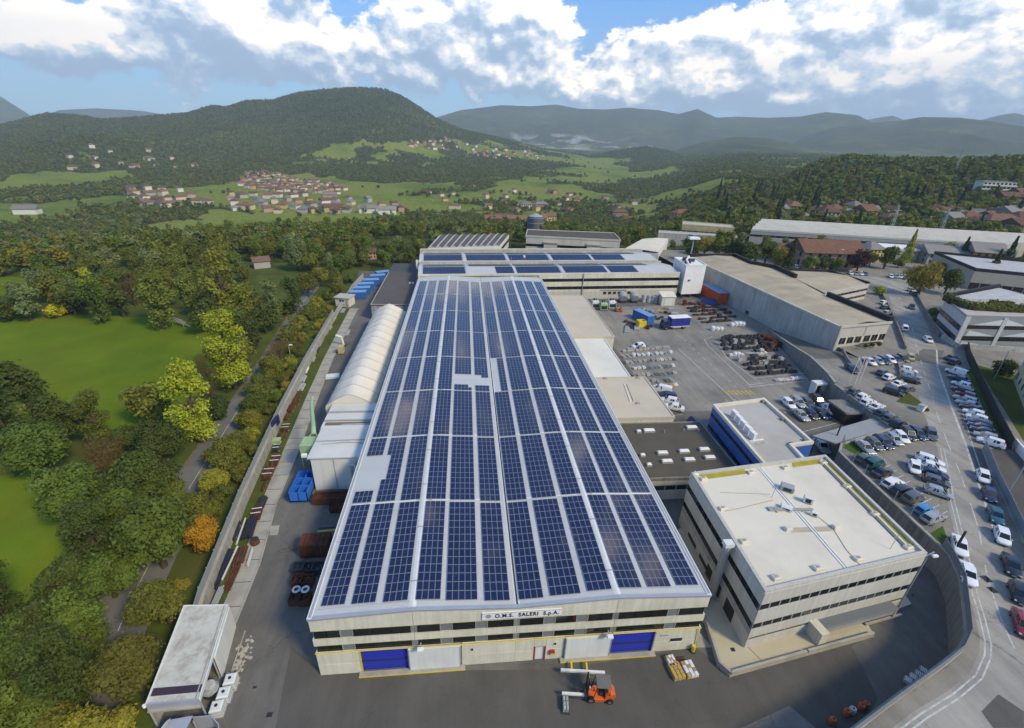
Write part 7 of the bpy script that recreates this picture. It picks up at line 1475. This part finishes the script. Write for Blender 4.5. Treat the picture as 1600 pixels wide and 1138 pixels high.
def tree_meshes(sp, shape, k, lod):
    key = (sp, shape, k, lod)
    if key not in _tree:
        zc, h = SHAPE_Z[shape]; n, ls = ((9000,.046),(2400,.075),(420,.155))[lod]
        if sp == 'brown': n = int(n*.8)
        _tree[key] = (crown_mesh(zlib.crc32(f'{shape}{k}'.encode()) % 9973+k*31+len(sp), shape, n, ls, LEAF[sp], zc, sp == 'brown' and lod < 2), trunk_mesh(k*7+3, zc, h))
    return _tree[key]
COLW = dict(dark='dark green', green='mid green', bright='bright yellow green', olive='olive green', autumn='browning', orange='orange', brown='bare brown', grey='grey green', ochre='ochre green', purple='purple leaved', pine='dark conifer', yellow='yellow')
SHW = dict(round='rounded tree', tall='tall slim tree', bush='bush', cone='conical tree', wide='spreading tree', willow='drooping tree')
trng = random.Random(5); TREES = []
def tree(x, y, z, R, sp, shape, label, group=None, lod=0):
    k = trng.randrange(3); cm, tm = tree_meshes(sp, shape, k, lod)
    t = thing('tree' if shape != 'bush' else 'bush', label, 'tree' if shape != 'bush' else 'bush', (x,y,z-.05), trng.uniform(0,6.28), group); t.scale = (R,R,R*trng.uniform(.93,1.1))
    obj('crown', cm, t); obj('trunk' if shape != 'bush' else 'stem', tm, t); TREES.append((x,y,R)); return t
def ptree(cx, cy, rp, sp, shape, where, z=0., group=None):
    """tree whose crown the photo shows centred at a pixel with a radius in pixels"""
    R = 3.; zc = SHAPE_Z[shape][0]
    for _ in range(4): p = G(cx, cy, z+zc*R); R = rp*(p-EYE).dot(FWD)/FOC
    dd = (p-EYE).length
    return tree(p.x, p.y, z, R, sp, shape, f'{COLW[sp]} {SHW[shape]} {where}', group, 0 if dd < 120 else 1)
# between the lane and the long concrete wall
LN = 'trees between the lane and the wall'
for i, (cx, cy, rp, sp, sh) in enumerate(((150,1140,58,'ochre','bush'),(205,1045,60,'autumn','round'),(252,940,50,'autumn','round'),(238,838,66,'green','round'),(312,838,31,'orange','round'),(318,790,34,'olive','bush'),(338,752,28,'ochre','bush'),(348,712,31,'autumn','bush'),(374,690,26,'olive','bush'),(386,660,27,'ochre','bush'),(396,630,24,'green','bush'),(406,604,26,'autumn','bush'),(421,577,24,'olive','bush'),(436,550,23,'brown','bush'),(450,529,21,'autumn','bush'),(467,506,19,'olive','bush'),(483,489,17,'autumn','bush'),(497,475,14,'ochre','bush'),(512,462,13,'green','bush'),(527,450,12,'autumn','bush'),(545,436,11,'green','bush'))):
    ptree(cx, cy, rp*.98, sp, sh, f'between lane and wall, {ORD[i]} counted from the near end', group=LN)
_r = random.Random(14)
for y in np.arange(-2, 104, 2.1):
    xa = float(np.interp(y, [q[1] for q in LANE_R], [q[0] for q in LANE_R])); xb = float(np.interp(y, [q[1] for q in FENCE_L], [q[0] for q in FENCE_L])) if y > 6 else -14.8
    R = _r.uniform(1.25, 1.9); x = xa+1.0+max(.3, (xb-xa-2.4))*_r.uniform(.15, 1.0)
    if any((x-a)**2+(y-b_)**2 < (.72*q+.6)**2 for a, b_, q in TREES): continue
    s_ = _r.choice(['autumn','olive','ochre','green','autumn','olive','dark']); tree(x, y, 0, R, s_, 'bush', f'low {COLW[s_]} bush filling the strip beside the lane', 'bushes filling the lane strip', 1)
LW = 'trees left of the lane'
for i, (cx, cy, rp, sp, sh, wh) in enumerate(((296,632,52,'bright','round','overhanging the lane, lowest bright one'),(352,545,46,'bright','tall','beside the lane by the meadow corner'),(372,505,34,'green','round','behind the bright pair beside the lane'),(322,585,30,'brown','round','between the two bright trees'),
  (250,690,42,'dark','round','at the near right corner of the meadow'),(228,752,52,'dark','round','over the lane edge left of the kerb'),(160,712,50,'brown','wide','standing among dark trees below the meadow'),(108,775,56,'green','round','between the two meadows, by the bare one'),(30,600,44,'dark','round','at the left frame edge beside the meadow'),(-10,640,50,'dark','tall','cut by the frame left of the meadow'),
  (92,655,48,'dark','round','below the meadow near its left end'),(60,705,52,'green','round','above the small near meadow'),(145,655,36,'olive','round','on the near rim of the meadow'),(205,690,36,'dark','bush','on the meadow rim beside the bare tree'),(188,800,52,'green','round','beside the lane above the large verge tree'),(140,838,52,'dark','round','right of the small near meadow'),
  (165,900,52,'green','round','left of the lane opposite the large verge tree'),(105,905,50,'dark','round','at the lower corner of the small meadow'),(120,975,56,'green','round','left of the lane near the bottom'),(60,985,56,'dark','round','below the small near meadow'),(15,1010,60,'green','round','at the left frame edge near the bottom'),(85,1060,62,'dark','round','left of the lane close to the bottom edge'),(25,1100,66,'green','round','in the bottom left corner'),(100,1130,50,'olive','bush','beside the lane at the bottom edge'),(-20,925,56,'dark','round','cut by the frame beside the small meadow'),(262,775,34,'olive','bush','on the lane edge by the long dashes'),
  (340,640,26,'dark','bush','tucked behind the lowest bright tree'),(390,520,26,'dark','round','along the lane beyond the bright pair'),(412,498,27,'dark','round','along the lane beside the slope'),(440,482,22,'green','bush','low along the lane towards the far end'),(455,462,24,'dark','round','far along the lane near the sheds'),(480,446,20,'autumn','round','far along the lane, browning'),(500,432,18,'olive','round','last along the lane before the containers'),(422,470,26,'grey','round','below the ruined field barn'),(400,462,20,'green','bush','right of the tall olive one'))):
    ptree(cx, cy, rp*(.9 if i % 3 else .80), sp, 'tall' if sh == 'round' and i % 3 == 0 else sh, wh, group=LW)
LM = 'trees beyond the meadow'
for i, (cx, cy, rp, sp, sh, wh) in enumerate(((243,466,30,'green','tall','tall beside the goal at the meadow end'),(232,440,20,'olive','tall','behind the tall one by the goal'),(146,466,24,'green','tall','standing alone at the far meadow edge'),(138,452,18,'bright','tall','just left of the lone tall one'),(36,472,30,'grey','round','at the far left of the meadow'),(85,487,17,'yellow','bush','at the far meadow edge'),(8,488,22,'dark','bush','at the far left meadow corner'),(75,448,26,'olive','round','behind the yellow bush'),(110,470,24,'dark','round','between yellow bush and lone tree'),(185,470,26,'dark','round','right of the lone tall tree'),(205,455,24,'brown','round','left of the tall tree by the goal'),
  (343,440,36,'olive','tall','the tallest, right of the goal'),(370,468,24,'bright','round','in front of the tallest olive one'),(322,492,30,'dark','round','right of the goal'),(352,492,22,'green','bush','at the foot of the tallest one'),(306,470,22,'olive','round','behind the goal'))):
    ptree(cx, cy, rp, sp, sh, wh, group=LM)
RT = 'trees round the street'
for i, (cx, cy, rp, sp, sh, wh, z) in enumerate(((1446,432,30,'ochre','willow','at the street bend',HU),(1484,440,20,'dark','round','right of the drooping one at the bend',HU),(1344,408,18,'purple','round','by the pink house',HU),(1362,404,12,'ochre','round','beside the purple one',HU),(1388,400,20,'dark','round','behind the purple one',HU),(1424,384,13,'bright','cone','in front of the mill',HU),(1220,405,18,'ochre','round','behind the warehouse roof',HU),(1200,392,20,'dark','round','behind the warehouse left of the lighter one',HU),(1172,396,19,'dark','round','behind the warehouse, fifth from the mast',HU),(1148,390,19,'pine','round','behind the warehouse, fourth from the mast',HU),(1126,384,18,'green','round','behind the warehouse, third from the mast',HU),(1103,382,17,'ochre','round','behind the warehouse, second from the mast',HU),(1084,392,16,'dark','round','behind the warehouse, first from the mast',HU),(1237,398,16,'pine','cone','left of the pink house',HU),(1266,410,14,'green','round','in the pink house hedge, left',HU),(1290,412,13,'dark','round','in the pink house hedge, middle',HU),(1310,412,13,'green','round','in the pink house hedge, right',HU),(1506,392,12,'pine','cone','by the ochre house',HU),(1556,412,14,'pine','cone','right of the ochre house',HU),(1578,398,14,'pine','cone','furthest right by the ochre house',HU),(1543,420,10,'olive','round','below the ochre house',HU),(1470,420,12,'green','round','behind the bend',HU),(1405,412,10,'olive','bush','on the slope by the parked row',HU),(1570,576,20,'dark','bush','in the neighbouring garden',HU),(1466,500,10,'green','bush','left of the modern office',HU),(1459,488,10,'olive','bush','on the bank by the modern office',HU),(1447,640,5,'olive','bush','at the end of the car row',HU),(1437,672,6,'green','bush','behind the navy cars by the canopy',HU),(1375,455,10,'bright','bush','in the warehouse side yard',HU))):
    ptree(cx, cy, rp, sp, sh, wh, z, RT)
def hedge(label, pts, w_, h, z, sp='dark', n=900):
    t = thing('hedge', label, 'hedge', (pts[0][0],pts[0][1],z)); r = np.random.RandomState(len(label)); b = MB(); P = [Vector(p) for p in pts]; Ls = [(q-p).length for p, q in zip(P,P[1:])]; T = sum(Ls)
    for k in range(n):
        s_ = r.rand()*T; i = 0
        while s_ > Ls[i] and i < len(Ls)-1: s_ -= Ls[i]; i += 1
        d = (P[i+1]-P[i]).normalized(); e = Vector((-d.y,d.x)); a = r.rand()*pi; q = P[i]+d*s_+e*(cos(a)*w_/2*(1+.15*r.randn())); zz = h*(.1+.9*sin(a)**.5)*(1+.12*r.randn()*(1+.6*sin(s_*1.7)))
        nn = Vector((e.x*cos(a)+r.randn()*.4, e.y*cos(a)+r.randn()*.4, sin(a)+r.randn()*.3)).normalized(); u = nn.orthogonal().normalized(); v = nn.cross(u); ls = r.uniform(.12,.26); c = Vector((q.x-pts[0][0], q.y-pts[0][1], zz))
        b.add([tuple(c-u*ls),tuple(c+v*ls),tuple(c+u*ls),tuple(c-v*ls)], [(0,1,2,3)], LEAF[sp])
    b.build('foliage', t, kind='stuff'); MB().at(-pts[0][0],-pts[0][1],0).wall(pts, 0, h*.75, w_*.55, BARK).build('stems', t)
hedge('long clipped hedge on the modern office roof terrace', [(143.4,81.5),(142.2,77.2),(143.2,73.2),(150,72.0),(158,71.0)], 1.6, 1.9, 11.4, 'green', 2200)
hedge('short hedge at the back of the roof terrace', [(151,76.5),(157,75.5)], 1.2, 1.4, 11.4, 'dark', 500)
M_, _ = frame((102.5,66.0), (118.6,69.2))
for i, u in enumerate((8.0,10.2,12.4)):
    p = M_ @ Vector((u,-1.15,4.3)); tree(p.x, p.y, 4.3, .75, 'dark', 'bush', f'{ORD[i]} dark shrub from the left in the warehouse planter', 'shrubs in the planter', 1)

# woodland: nearest trees one by one, the rest of the wood as instanced stuff
def inpoly(x, y, P):
    r = np.zeros_like(x, bool); j = len(P)-1
    for i in range(len(P)):
        xi, yi = P[i]; xj, yj = P[j]; c = ((yi > y) != (yj > y)) & (x < (xj-xi)*(y-yi)/(yj-yi+1e-12)+xi); r ^= c; j = i
    return r
def clear_zone(x, y):
    """True where no wood grows: meadows, lane, the works, sheds and streets"""
    c = inpoly(x, y, MEADOW1) | inpoly(x, y, MEADOW2) | inpoly(x, y, MEADOW3) | inpoly(x, y, MEADOW4)
    c |= inpoly(x, y, [(p[0]-1.5,p[1]) for p in LANE_L]+[(p[0]+1,p[1]) for p in LANE_R[::-1]])
    c |= (x > -27.5) & (x < 112) & (y < 152) & (y > -60); c |= inpoly(x, y, [(-6,152),(120,152),(112,200),(92,202),(84,200),(40,206),(36,204),(-4,198)])
    c |= inpoly(x, y, [(96,-60),(420,-60),(420,190),(262,160),(240,152),(150,190),(125,160),(112,150),(96,150)])
    c |= inpoly(x, y, [(150,194),(262,160),(316,188),(178,226)]) | inpoly(x, y, [(110,196),(158,192),(158,222),(128,232),(110,214)])
    c |= inpoly(x, y, [(-38,175),(30,228),(60,262),(30,275),(-22,232)])
    c |= inpoly(x, y, [(-72,148),(-52,142),(-48,158),(-60,166),(-74,160)])
    return c
SPW = ['dark','green','olive','green','olive','green','grey','olive','ochre','green']
def woodland():
    r = np.random.RandomState(4); out = []
    def layer(d0, d1, sp_, a0, a1):
        n = int((d1)/sp_)+1; g = np.arange(-d1, d1, sp_); X, Y = np.meshgrid(g, g); X = X.ravel()+EYE.x+r.uniform(-.45,.45,X.size)*sp_; Y = Y.ravel()+EYE.y+r.uniform(-.45,.45,Y.size)*sp_
        D = np.hypot(X-EYE.x, Y-EYE.y); A = np.degrees(np.arctan2(X-EYE.x, Y-EYE.y)); k = (D > d0) & (D < d1) & (A > a0) & (A < a1); X, Y, D, A = X[k], Y[k], D[k], A[k]
        k = ~clear_zone(X, Y); fm = field_mask(X, Y); k &= fm < .45+.35*(r.rand(X.size) < .02)
        for a, b_, q in VILLAGE: k &= (np.hypot(X-a, Y-b_) > q*.85) | (r.rand(X.size) < .34)
        return X[k], Y[k], D[k], A[k]
    X, Y, D, A = layer(70, 640, 7.6, -56, 62)
    o = np.argsort(D); X, Y, D, A = X[o], Y[o], D[o], A[o]; Z = height(X, Y); nz = fbm(X/45., Y/45.+3, 3)
    near = []; mid = {}
    keep = []
    for i in range(len(X)):
        if any((X[i]-tx)**2+(Y[i]-ty)**2 < (2.0+.55*tr)**2 for tx, ty, tr in TREES[:130]): continue
        keep.append(i)
    for i in keep:
        s_ = SPW[int(np.clip((nz[i]+.5)*5+r.rand()*5, 0, 9))]; s_ = 'pine' if (A[i] > 28 and r.rand() < .05) else s_
        sh = ('cone' if s_ == 'pine' else 'round' if A[i] > 23 else r.choice(['round','round','wide','tall'], p=[.42,.18,.15,.25])); R = r.uniform(2.6,4.6)*(1.0 if sh != 'tall' else .72)
        if len(near) < 190 and D[i] < 330 and A[i] < 24: near.append((X[i],Y[i],Z[i],R,s_,sh,A[i],D[i]))
        else: mid.setdefault((s_,sh), []).append((X[i],Y[i],Z[i],R))
    for n, (x, y, z, R, s_, sh, a, d) in enumerate(near):
        wh = 'in the wood past the rear sheds' if a > -6 and d > 190 else 'in the wood behind the meadow' if a < -22 else 'in the wood beyond the lane'
        tree(x, y, z, R, s_, sh, f'{COLW[s_]} {SHW[sh]} {wh}', f'woodland {"past the rear sheds" if a > -6 and d > 190 else "behind the meadow" if a < -22 else "beyond the lane"}', 1 if d < 220 else 2)
    return mid, layer, r
mid, layer, wr = woodland()
def instancer(name, pts, mesh):
    """one object of countless trees: points that carry the tree mesh"""
    me = bpy.data.meshes.new(name); me.from_pydata([p[:3] for p in pts], [], [])
    at = me.attributes.new('size', 'FLOAT', 'POINT'); at.data.foreach_set('value', [p[3] for p in pts]); at = me.attributes.new('turn', 'FLOAT', 'POINT'); at.data.foreach_set('value', [trng.uniform(0,6.28) for p in pts])
    src = bpy.data.objects.new('source_tree', mesh)
    ng = bpy.data.node_groups.new(name, 'GeometryNodeTree'); ng.interface.new_socket('Geometry', in_out='INPUT', socket_type='NodeSocketGeometry'); ng.interface.new_socket('Geometry', in_out='OUTPUT', socket_type='NodeSocketGeometry')
    N = ng.nodes.new; L = ng.links.new; gi = N('NodeGroupInput'); go = N('NodeGroupOutput'); ip = N('GeometryNodeInstanceOnPoints'); oi = N('GeometryNodeObjectInfo'); oi.inputs[0].default_value = src; oi.inputs['As Instance'].default_value = True
    m2p = N('GeometryNodeMeshToPoints'); s_ = N('GeometryNodeInputNamedAttribute'); s_.data_type = 'FLOAT'; s_.inputs[0].default_value = 'size'; t_ = N('GeometryNodeInputNamedAttribute'); t_.data_type = 'FLOAT'; t_.inputs[0].default_value = 'turn'; cx = N('ShaderNodeCombineXYZ')
    L(gi.outputs[0], m2p.inputs[0]); L(m2p.outputs[0], ip.inputs['Points']); L(oi.outputs['Geometry'], ip.inputs['Instance']); L(s_.outputs[0], ip.inputs['Scale']); L(t_.outputs[0], cx.inputs[2]); L(cx.outputs[0], ip.inputs['Rotation']); L(ip.outputs[0], go.inputs[0])
    o = obj(name, me, kind='stuff'); md = o.modifiers.new('scatter', 'NODES'); md.node_group = ng
for (s_, sh), pts in mid.items(): instancer('woodland', [(x,y,z-.2,R) for x, y, z, R in pts], tree_meshes(s_, sh, 0, 2)[0])
def far_woods():
    sets = {}
    for d0, d1, sp_, Rm in ((640,1400,9.6,3.7),(1400,2700,12.5,4.5)):
        X, Y, D, A = layer(d0, d1, sp_, -54, 60); Z = height(X, Y); nz = fbm(X/160., Y/160.+9, 3)
        for i in range(len(X)):
            s_ = SPW[int(np.clip((nz[i]+.5)*6+wr.rand()*4-.5, 0, 9))]; s_ = 'olive' if s_ in ('brown','ochre','autumn') and wr.rand() < .75 else s_
            sets.setdefault((s_, d0), []).append((X[i],Y[i],Z[i]-Rm*.5,Rm*wr.uniform(.6,1.25)))
    for (s_, d0), pts in sets.items():
        key = ('far', s_)
        if key not in _tree: _tree[key] = crown_mesh(77+len(s_), 'round', 70, .36, LEAF[s_], 1.0)
        instancer('far_woodland', pts, _tree[key])
    # hedgerow trees dotted over the valley meadows
    g = wr.uniform(-1,1,(5200,2)); D = 480+2000*wr.rand(5200)**1.2; A = np.radians(-50+96*wr.rand(5200)); X = EYE.x+D*np.sin(A); Y = EYE.y+D*np.cos(A)
    k = (np.abs(fbm(X/140., Y/140.+20, 2)) < .018) & (field_mask(X,Y) > .4); X, Y = X[k], Y[k]; Z = height(X,Y)
    instancer('hedgerow', [(x,y,z-.5,wr.uniform(2.2,4.6)) for x, y, z in zip(X,Y,Z)], _tree[('far','dark')])
far_woods()

# ------------------------------------------------------------------ houses in the valley and on the slopes
HW = dict(cream=mat('cream render', (.56,.49,.36), .85, .06, .3), white=mat('white render', (.62,.60,.53), .85, .05, .3), yellow=mat('yellow render', (.52,.40,.14), .85, .06, .3), pink=mat('pink render', (.44,.28,.22), .85, .06, .3), orange=mat('orange render', (.46,.25,.07), .85, .06, .3), grey=mat('grey render', (.36,.35,.33), .85, .06, .3))
HR_ = dict(terracotta=mat('terracotta roof tiles', (.18,.095,.062), .9, .25, .8, .15, objvar=.25, fine=.2), brown=mat('brown roof tiles', (.15,.085,.06), .9, .2, .8, .15, objvar=.25, fine=.2), grey=mat('grey roof tiles', (.20,.19,.18), .9, .15, .8, .15, objvar=.2))
SHUT = mat('dark window', (.03,.028,.025), .3, 0)
_h = {}
def house_meshes(hip, wide, detail):
    key = (hip, wide, detail)
    if key in _h: return _h[key]
    L_, W_, H_ = ((11,9.5,5.2),(17,10,5.0),(9,8.5,6.4))[wide]; x, y = L_/2, W_/2; e = .8; rh = 2.9; W0 = HW['cream']; R0 = HR_['terracotta']
    wb = MB().box(-x,x,-y,y,-3,H_,W0)
    if not hip: wb.add([(-x,-y,H_),(-x,y,H_),(-x,0,H_+rh*.8)], [(0,1,2)], W0).add([(x,-y,H_),(x,y,H_),(x,0,H_+rh*.8)], [(2,1,0)], W0)
    rb = MB(); k = x-y*.8 if hip else x+e
    rb.add([(-x-e,-y-e,H_-.15),(x+e,-y-e,H_-.15),(x+e,y+e,H_-.15),(-x-e,y+e,H_-.15),(-k,0,H_+rh),(k,0,H_+rh)], [(0,1,5,4),(2,3,4,5),(1,2,5),(3,0,4),(3,2,1,0)], R0)
    rb.box(x*.3,x*.3+.8,.8,1.6,H_+.6,H_+2.6,W0)
    parts = []
    if detail:
        for z in (.8, 3.1) if H_ < 6 else (.6,2.5,4.4):
            n = 4 if wide != 1 else 6
            for q in range(n):
                u = -x+L_*(q+.5)/n
                for s_ in (-1,1): parts.append(('window', MB().box(u-.5,u+.5,min(s_*y,s_*(y+.05)),max(s_*y,s_*(y+.05)),z,z+1.4,SHUT).mesh('window')))
            for q in (-.5,.5):
                for s_ in (-1,1): parts.append(('window', MB().box(min(s_*x,s_*(x+.05)),max(s_*x,s_*(x+.05)),y*q-.5,y*q+.5,z,z+1.4,SHUT).mesh('window')))
        parts.append(('door', MB().box(-.6,.6,-y-.05,-y,-.2,2.1,SHUT).mesh('door')))
    _h[key] = (wb.mesh('house_wall'), rb.mesh('house_roof'), parts); return _h[key]
hr = random.Random(9)
def house(p, rz_, wc, rc, hip, wide, label, group=None, sc=1., detail=False):
    wm, rm, parts = house_meshes(hip, wide, detail); t = thing('house', label, 'house', tuple(p), rz_, group); t.scale = (sc,sc,sc)
    a = obj('wall', wm, t); a.material_slots[0].link = 'OBJECT'; a.material_slots[0].material = HW[wc]
    b = obj('roof', rm, t)
    for s_ in b.material_slots:
        m0 = s_.material; s_.link = 'OBJECT'; s_.material = HR_[rc] if m0 == HR_['terracotta'] else HW[wc]
    for nm, me in parts: obj(nm, me, t)
    return t
def scatter(n, poly, sep, where, group, sc=(1,1), cols=('cream','cream','grey','white','yellow','pink'), roofs=('terracotta','terracotta','terracotta','brown')):
    got = []; xs = [p[0] for p in poly]; ys = [p[1] for p in poly]; tries = 0
    while len(got) < n and tries < 6000:
        tries += 1; a, b = hr.uniform(min(xs),max(xs)), hr.uniform(min(ys),max(ys))
        if not inpoly(np.array([a]), np.array([b]), poly)[0] or any(abs(a-q[0]) < sep and abs(b-q[1]) < sep*.42 for q in got): continue
        p = on_land(a, b, 300)
        if p is None: continue
        got.append((a,b)); wc, rc = hr.choice(cols), hr.choice(roofs); wide = hr.choice((0,0,1,2))
        house(p, hr.uniform(0,3.14), wc, rc, hr.random() < .5, wide, f'{wc} house with {rc} roof {where}', group, hr.uniform(*sc))
scatter(88, [(378,273),(410,270),(470,282),(510,287),(545,296),(520,306),(470,302),(400,300),(375,290)], 7, 'in the dense village', 'houses of the dense village', (.72,.95))
scatter(40, [(360,306),(420,305),(520,308),(600,318),(645,330),(640,336),(520,336),(430,334),(360,330)], 15, 'below the village', 'houses below the village', (.8,1.15), roofs=('brown','terracotta','grey'))
scatter(18, [(205,296),(300,300),(330,322),(240,326),(200,316)], 15, 'in the left hamlet', 'houses of the left hamlet', (.9,1.2), cols=('white','cream','grey'))
scatter(46, [(640,222),(700,216),(760,232),(830,238),(880,246),(870,252),(800,250),(740,246),(690,236),(640,232)], 6, 'in the slope village', 'houses of the slope village', (.9,1.3), cols=('cream','white','pink'))
scatter(14, [(120,225),(260,240),(330,262),(260,280),(100,268)], 22, 'alone on the left slope', 'lone houses on the left slope', (.9,1.2), cols=('white','cream'))
for i, (px, py, wc, rc, wide, sc) in enumerate(((45,335,'white','grey',1,1.2),(575,333,'white','grey',1,1.25),(605,335,'white','grey',1,1.3),(522,331,'yellow','brown',1,1.3))):
    p = on_land(px, py, 200); house(p, .2, wc, rc, False, wide, ('large white barn far left in the valley','long white works at the village foot, left','long white works at the village foot, right','long yellow house at the village foot')[i], None, sc)
for i, (px, py, wc, rc) in enumerate(((770,348,'orange','terracotta'),(788,346,'pink','terracotta'),(805,349,'orange','terracotta'),(822,350,'pink','terracotta'),(840,348,'orange','terracotta'),(855,345,'yellow','brown'),(845,325,'pink','grey'),(822,325,'cream','grey'),(968,337,'pink','terracotta'),(1064,341,'orange','terracotta'),(968,345,'orange','brown'))):
    p = on_land(px, py, 200); house(p, hr.uniform(-.2,.4), wc, rc, i > 5, 1, f'{wc} walled house among trees past the rear hall, {ORD[i]} of that cluster', 'houses past the rear hall', 1.15, True)
for i, (px, py, wc, rc, hip, wide, sc) in enumerate(((1222,333,'white','grey',1,0,.9),(1236,332,'orange','brown',1,2,1.0),(1245,332,'yellow','brown',1,0,.8),(1275,336,'white','brown',1,0,1.0),(1288,345,'cream','brown',1,2,1.2),(1300,338,'white','brown',1,2,1.0),(1330,332,'yellow','grey',1,2,1.0),(1326,340,'white','grey',0,0,.9),(1346,343,'yellow','terracotta',0,2,1.2),(1358,335,'cream','grey',0,2,.8),(1388,350,'pink','terracotta',1,0,1.0),(1480,350,'white','grey',0,0,1.1),(1508,348,'cream','terracotta',1,0,1.1),(1525,352,'cream','brown',1,1,.9),(1555,355,'yellow','brown',1,1,1.2),(1585,352,'pink','brown',1,0,1.2),(1578,340,'white','grey',0,1,1.1),(1560,338,'white','grey',0,0,.9),(1590,362,'pink','brown',0,1,1.2),(1575,314,'orange','brown',0,1,1.0),(1588,309,'yellow','brown',0,0,1.0))):
    p = on_land(px, py+3, 230); house(p, hr.uniform(-.3,.3), wc, rc, bool(hip), wide, f'{wc} house with {rc} roof on the right slope, {ORD[i]} from the left', 'houses on the right slope', sc, True)
scatter(20, [(1195,326),(1380,322),(1392,350),(1260,346),(1200,344)], 11, 'on the right slope above the mill', 'houses above the mill', (.6,.85), cols=('white','cream','yellow','grey'), roofs=('brown','terracotta','grey'))
scatter(16, [(1440,334),(1600,322),(1600,366),(1520,362),(1445,352)], 13, 'at the foot of the right hill', 'houses at the foot of the right hill', (.6,.85), cols=('white','cream','yellow'), roofs=('brown','terracotta','grey'))
scatter(26, [(650,300),(760,290),(860,300),(1000,310),(980,338),(860,335),(700,330)], 16, 'among the valley trees past the sheds', 'houses past the sheds', (.7,1.0))
def flats():
    p = on_land(1548, 303, 240); t = thing('white_flats', 'white terraced flats high on the right slope', 'flats', tuple(p), -.25)
    MB().box(-12,12,-5,5,-4,9,HW['white']).build('wall', t)
    for z in (0,3,6): MB().box(-12.4,12.4,-6.4,-5,z-.2,z+.8,HW['white']).build('balcony', t); [MB().box(-11.5+k*3,-9.5+k*3,-5.06,-5,z+.9,z+2.4,SHUT).build('window', t) for k in range(8)]
    MB().box(-12.4,12.4,-5.2,5.2,9,9.4,HR_['grey']).build('roof', t)
flats()
p = G(1290,420,HU); q = house((161.5,151.5,HU), -.12, 'pink', 'terracotta', False, 1, 'long pink house with red roof behind the warehouse bend', None, 1.35, True)
house((150,160,HU), -.12, 'grey', 'brown', False, 0, 'low grey house left of the pink one', None, .9, True)
house((192,163,HU), .1, 'yellow', 'grey', True, 2, 'small yellow house behind the purple tree', None, .85, True)
house((233,151,HU), -.35, 'orange', 'grey', False, 2, 'bright ochre house near the mill end', None, 1.15, True)
house((222,157,HU), -.3, 'grey', 'grey', False, 1, 'low grey shed beside the ochre house', None, 1.0, True)
house((-63,155,h1(-63,155)), .5, 'grey', 'brown', False, 0, 'lone stone barn with brown roof in the rough field', None, .5, False)
house((-26,172,h1(-26,172)), .2, 'pink', 'brown', False, 0, 'small ruined stone house at the end of the lane', None, .5, True)
def pylon(px, py, h, label, d0=200):
    p = on_land(px, py, d0); t = thing('mast', label, 'mast', tuple(p)); w_ = h*.045
    for sx in (-1,1):
        for sy in (-1,1): MB().ring([(sx*w_,sy*w_,0),(sx*.25,sy*.25,h)], .16, GREYMET, 4).build('leg', t)
    for k in range(6): z = h*(k+.5)/6; a = w_*(1-z/h)+.25*z/h; MB().ring([(-a,-a,z),(a,-a,z+h*.06),(a,a,z),(-a,a,z+h*.06),(-a,-a,z)], .1, GREYMET, 4).build('bracing', t)
    MB().ring([(-h*.12,0,h*.86),(h*.12,0,h*.86)], .15, GREYMET, 4).build('cross_arm', t)
pylon(1492,268,20,'pale radio mast on the crest of the wooded hill',400); pylon(1385,375,18,'lattice pylon in front of the long mill',150); pylon(1462,378,18,'second lattice pylon in front of the mill',150)

# ------------------------------------------------------------------ things that would share a label are told apart by their place
def tell_apart():
    same = {}
    for o in C.objects:
        if o.parent is None and o.get('label') and o.get('category'): same.setdefault((o['label'], o.get('group')), []).append(o)
    for (lb, gr), os_ in same.items():
        if len(os_) < 2 or len(os_) > len(ORD): continue
        os_.sort(key=lambda o: px_of(o.location)[0]); n = len(lb.split())
        for i, o in enumerate(os_): o['label'] = f'{lb}, {ORD[i]} from the left' if n <= 12 else lb
tell_apart()
